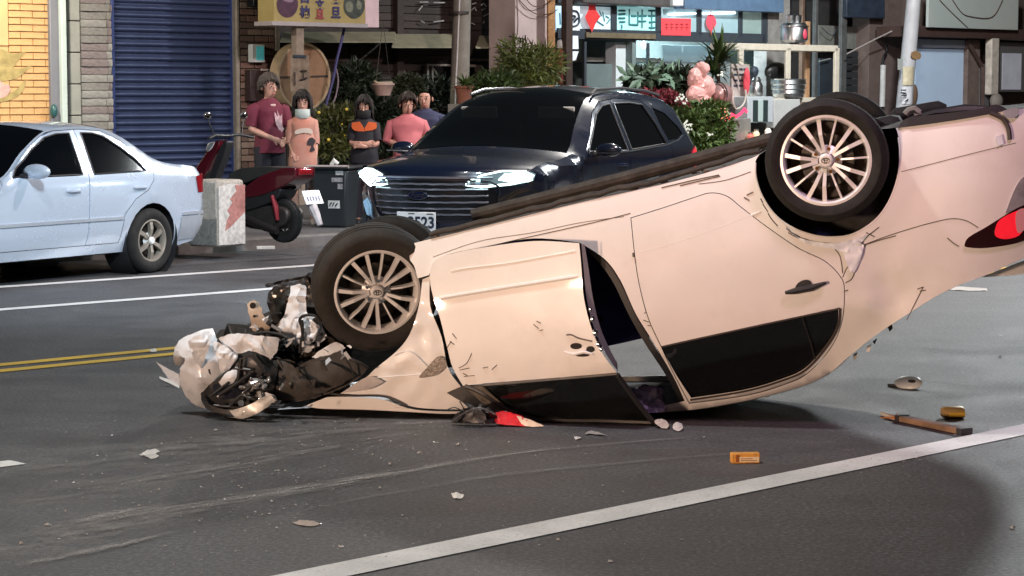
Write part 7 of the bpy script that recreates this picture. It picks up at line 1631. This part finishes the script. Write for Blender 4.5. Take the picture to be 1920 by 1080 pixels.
        for q in range(N_):
            a = rh.uniform(-math.pi, math.pi); g_ = abs(math.degrees(a)); side = {'bob': -.115, 'short': .005, 'long': -.16}[style]
            zl = .075 - .012 * (g_ / 50) ** 2 if g_ < 50 else .065 + (side - .065) * min(1, (g_ - 50) / 22)
            if g_ > 90: zl += (back - side) * (g_ - 90) / 90
            zl += rh.uniform(-.030, .012); pts = []; da = rh.uniform(-.25, .25); bulge = rh.uniform(1.0, 1.09)
            for t in (0, .3, .6, .85, 1):
                z = .148 + (zl - .148) * t; rd_ = 1.0 if z < .03 else math.sqrt(max(.02, 1 - ((z - .03) / .1235) ** 2))
                aa = a + da * t; k_ = rd_ * (1 + (bulge - 1) * t)
                pts.append(hp(.096 * k_ * math.sin(aa), .012 - .108 * k_ * math.cos(aa), z))
            mb.tube(pts, [.005, .007, .007, .005, .0015], 4, cap=False)
        o = mb.build('hair', hm, b); sd_ = o.modifiers.new('sol', 'SOLIDIFY'); sd_.thickness = .008
    if mask:
        mm, dz = mask; rows = []
        for z in np.linspace(-.115, -.022 , 6):
            rows.append([hp((.080 if z > -.1 else .066) * math.sin(a), -.006 - (.103 - .02 * abs((z + .05) / .06) ** 2) * math.cos(a), z + dz) for a in np.linspace(-1.25, 1.25, 13)])
        o = MB().grid(rows).build('face_mask', mm, P)
    # shirt
    mt, _ = shirt[0], None; mb = MB(); zt = 1.455 * k
    loft_rings(mb, [((0, 0, hem * k), .135 + belly * .3, belly + .025, 0), ((0, -.005, (hem + .10) * k), .14 + belly * .2, belly + .035, 0), ((0, -.005, 1.08 * k), .14 + belly * .1, belly + .02, 0), ((0, 0, 1.22 * k), sw_ - .015, .125, 0), ((0, .005, 1.32 * k), sw_ + .004, .122, 0), ((0, .01, 1.375 * k), sw_ - .002, .108, 0), ((0, .01, 1.420 * k), sw_ * .74, .094, 0), ((0, .01, 1.445 * k), .090, .080, 0), ((0, .005, 1.465 * k), .068, .070, 0), ((0, .005, 1.462 * k), .060, .062, 0)])
    for sg, (sh, el, wr, hd_) in zip((-1, 1), arms):
        sh, el, wr = [Vector(q) * k for q in (sh, el, wr)]
        if sleeve == 'short': pts = [sh + Vector((-sg * .05, 0, .01)), sh, sh.lerp(el, .45), sh.lerp(el, .85)]; rs = [.072, .078, .072, .068]
        else: pts = [sh + Vector((-sg * .05, 0, .01)), sh, sh.lerp(el, .5), el, el.lerp(wr, .5), wr]; rs = [.07, .08, .07, .066, .058, .045]
        if sleeve == 'elbow': pts = pts[:4] + [el.lerp(wr, .25)]; rs = [.072, .076, .066, .060, .052]
        mb.tube(pts, [r * k for r in rs], 14, cap=False)
    mb.v = [(v[0], v[1] + .014 * abs(mnoise.noise(Vector((v[0] * 9 + v[2] * 5, v[1] * 4, v[2] * 11 + sw_ * 50)))) * (1 if v[1] < 0 else 0) - .004, v[2]) for v in mb.v]
    wrinkle(mb, .010, 8); sh_o = mb.build('shirt', mt, P, ang=60)
    # trousers
    mb = MB(); tm, tl = trousers
    loft_rings(mb, [((0, 0, .80 * k), .15, .13, 0), ((0, 0, .92 * k), .155, .125, 0), ((0, 0, 1.0 * k), .15, .12, 0)])
    for sg, (lx, ly) in zip((-1, 1), legs):
        hip = Vector((sg * .085, 0, .88)) * k; kn = Vector((sg * .09 + lx * .3, -.02 + ly * .3, .48)) * k; an = Vector((lx, .02 + ly, .09)) * k
        pts = [hip, hip.lerp(kn, .5), kn] + ([] if shorts else [kn.lerp(an, .5), an]); rs = [.112, .10, .088] + ([] if shorts else [.078, .07])
        mb.tube(pts, [r * k for r in rs], 14)
        st = MB(); st.tube([an + Vector((0, .05, -.05)), an + Vector((0, -.02, -.045)), an + Vector((.01 * sg, -.13, -.06)), an + Vector((.012 * sg, -.18, -.07))], [.035, .042, .038, .018], 10); st.build('shoe', shoe or black_plastic, P)
    wrinkle(mb, .007, 7).build('trousers', tm, P, ang=60)
    return P, hp, k, sh_o
black_hair = mat('black_hair', (.012, .009, .008), .65, 0, 0, .4, 30); grey_hair = mat('grey_brown_hair', (.07, .055, .045), .7, 0, 0, .4, 30)
def place(px, py, Z): p = PY(px, py, Z); return (p.x, p.y)
mar = mat('maroon_tshirt', (.13, .016, .036), .85, 0, 0, .2, 5); navy_t = mat('navy_trousers', (.012, .012, .018), .85, 0, 0, .2, 6)
# man in maroon
a_l = ((-.205, .01, 1.335), (-.25, .0, 1.10), (-.03, -.20, .98), (.04, -.24, .95)); a_r = ((.205, .01, 1.335), (.25, -.04, 1.10), (.10, -.24, .97), (.04, -.27, .94))
P, hp, k, so = person('man in a maroon T-shirt with pale print standing beside the brick pillar', place(505, 260, 26.6), R(32), 1.70, (a_l, a_r), (mar,), (navy_t, 0), (grey_hair, 'short'), .18, .15, .82, headyaw=R(6), hs=1.26)
pr = mat('pale_shirt_print', (.50, .34, .36), .8, 0, 0, .4, 16)
def chest(P, m, pl, k, yy=-.138, nm='shirt_print', sw_=.2, par=None):
    f = lambda x, z, o: (x * k, (yy - .0) * (1 - .25 * (x / sw_) ** 2) * 1.0 + o - .004, z * k)
    panel(curve(pl, 3), f, .02, .003).build(nm, m, par or P)
chest(P, pr, [(-.01, 1.30), (.03, 1.24), (.02, 1.33, 1), (.06, 1.25), (.09, 1.28, 1), (.09, 1.15), (.12, 1.10, 1), (.07, 1.06), (.03, 1.12), (.0, 1.18)], k, -.168, par=so)
MB().tube([hp(.05 * math.sin(a), .01 - .075 * math.cos(a), -.145 - .02 * math.cos(a)) for a in np.linspace(-2.2, 2.2, 15)], .018, 8).build('collar_towel', mat('pale_pink_towel', (.55, .38, .36), .9, 0, 0, .15, 20), P)
# woman with chin mask
org_t = mat('pink_orange_tshirt', (.46, .27, .22), .85, 0, 0, .12, 4, tint=(.46, .17, .11)); plaid = mat('plaid_shorts', (.14, .11, .11), .9, 0, 0, .5, 22)
a_l = ((-.17, .01, 1.335), (-.205, .02, 1.10), (-.13, -.12, .95), (-.10, -.16, .90)); a_r = ((.17, .01, 1.335), (.21, .0, 1.10), (.16, -.08, .90), (.14, -.1, .83))
P, hp, k, so = person('woman in a long pink orange T-shirt and plaid shorts with a mask under her chin', place(568, 300, 26.0), R(8), 1.50, (a_l, a_r), (org_t,), (plaid, 0), (black_hair, 'bob'), .14, .13, .70, sleeve='elbow', shorts=True, headyaw=R(-4), hs=1.30, mask=(mat('pale_green_mask', (.50, .58, .55), .8), -.03), legs=((-.08, .0), (.13, -.06)), shoe=mat('pale_sandal', (.4, .36, .34), .7))
chest(P, mat('black_shirt_print', (.03, .025, .03), .8), [(.06, 1.12), (.11, 1.15), (.16, 1.10), (.13, 1.04), (.15, .98), (.08, .97), (.10, 1.04), (.05, 1.06)], k, -.172, par=so)
chest(P, mat('white_shirt_print', (.58, .50, .42), .8), [(-.10, 1.24), (.0, 1.27), (.10, 1.26), (.12, 1.20), (.0, 1.21), (-.10, 1.19)], k, -.150, par=so)
# woman with black mask, arms crossed
blk = mat('black_polo', (.014, .014, .020), .85, 0, 0, .2, 6); orange = mat('orange_yoke', (.62, .12, .03), .8, 0, 0, .1, 8)
a_l = ((-.18, .01, 1.335), (-.22, -.05, 1.10), (.02, -.22, 1.10), (.12, -.20, 1.12)); a_r = ((.18, .01, 1.335), (.22, -.05, 1.09), (-.02, -.25, 1.06), (-.13, -.21, 1.08))
P, hp, k, so = person('woman in a black polo with orange yoke and black mask, arms crossed', place(683, 270, 26.2), R(4), 1.45, (a_l, a_r), (blk,), (navy_t, 0), (black_hair, 'bob'), .145, .11, .84, hs=1.26, mask=(mat('black_mask', (.012, .012, .014), .8), 0), headyaw=R(-5))
chest(P, orange, [(-.165, 1.385, 1), (-.06, 1.40, 1), (0, 1.31, 1), (0, 1.265, 1), (-.12, 1.275), (-.17, 1.32)], k, -.128, 'orange_yoke', par=so); chest(P, orange, [(.165, 1.385, 1), (.06, 1.40, 1), (.005, 1.31, 1), (.005, 1.27, 1), (.12, 1.285), (.17, 1.32)], k, -.128, 'orange_yoke', par=so)
# woman in pink
pink = mat('pink_sweater', (.50, .15, .17), .85, 0, 0, .12, 6)
a_l = ((-.19, .01, 1.335), (-.26, .02, 1.11), (-.02, -.20, 1.02), (.08, -.22, 1.0)); a_r = ((.19, .01, 1.335), (.26, .0, 1.11), (.06, -.20, 1.0), (-.02, -.24, .96))
P, hp, k, so = person('woman in a plain pink long sleeved top behind the dark car bonnet', place(764, 260, 26.4), R(10), 1.48, (a_l, a_r), (pink,), (navy_t, 0), (mat('dark_brown_hair', (.026, .017, .013), .65, 0, 0, .3, 30), 'short'), .205, .15, .82, sleeve='elbow', hs=1.28, headyaw=R(6), headtilt=R(4))
# bald man behind
blu = mat('dark_blue_shirt', (.030, .036, .085), .85, 0, 0, .2, 6)
a_l = ((-.19, .01, 1.335), (-.23, .02, 1.10), (-.2, -.1, .9), (-.19, -.12, .82)); a_r = ((.19, .01, 1.335), (.24, .02, 1.10), (.2, -.1, .9), (.19, -.12, .82))
person('bald man in a dark blue shirt peering over the woman in pink', place(797, 260, 27.2), R(-4), 1.55, (a_l, a_r), (blu,), (navy_t, 0), None, .20, .14, .84, hs=1.26, bald=True, headtilt=R(-3))
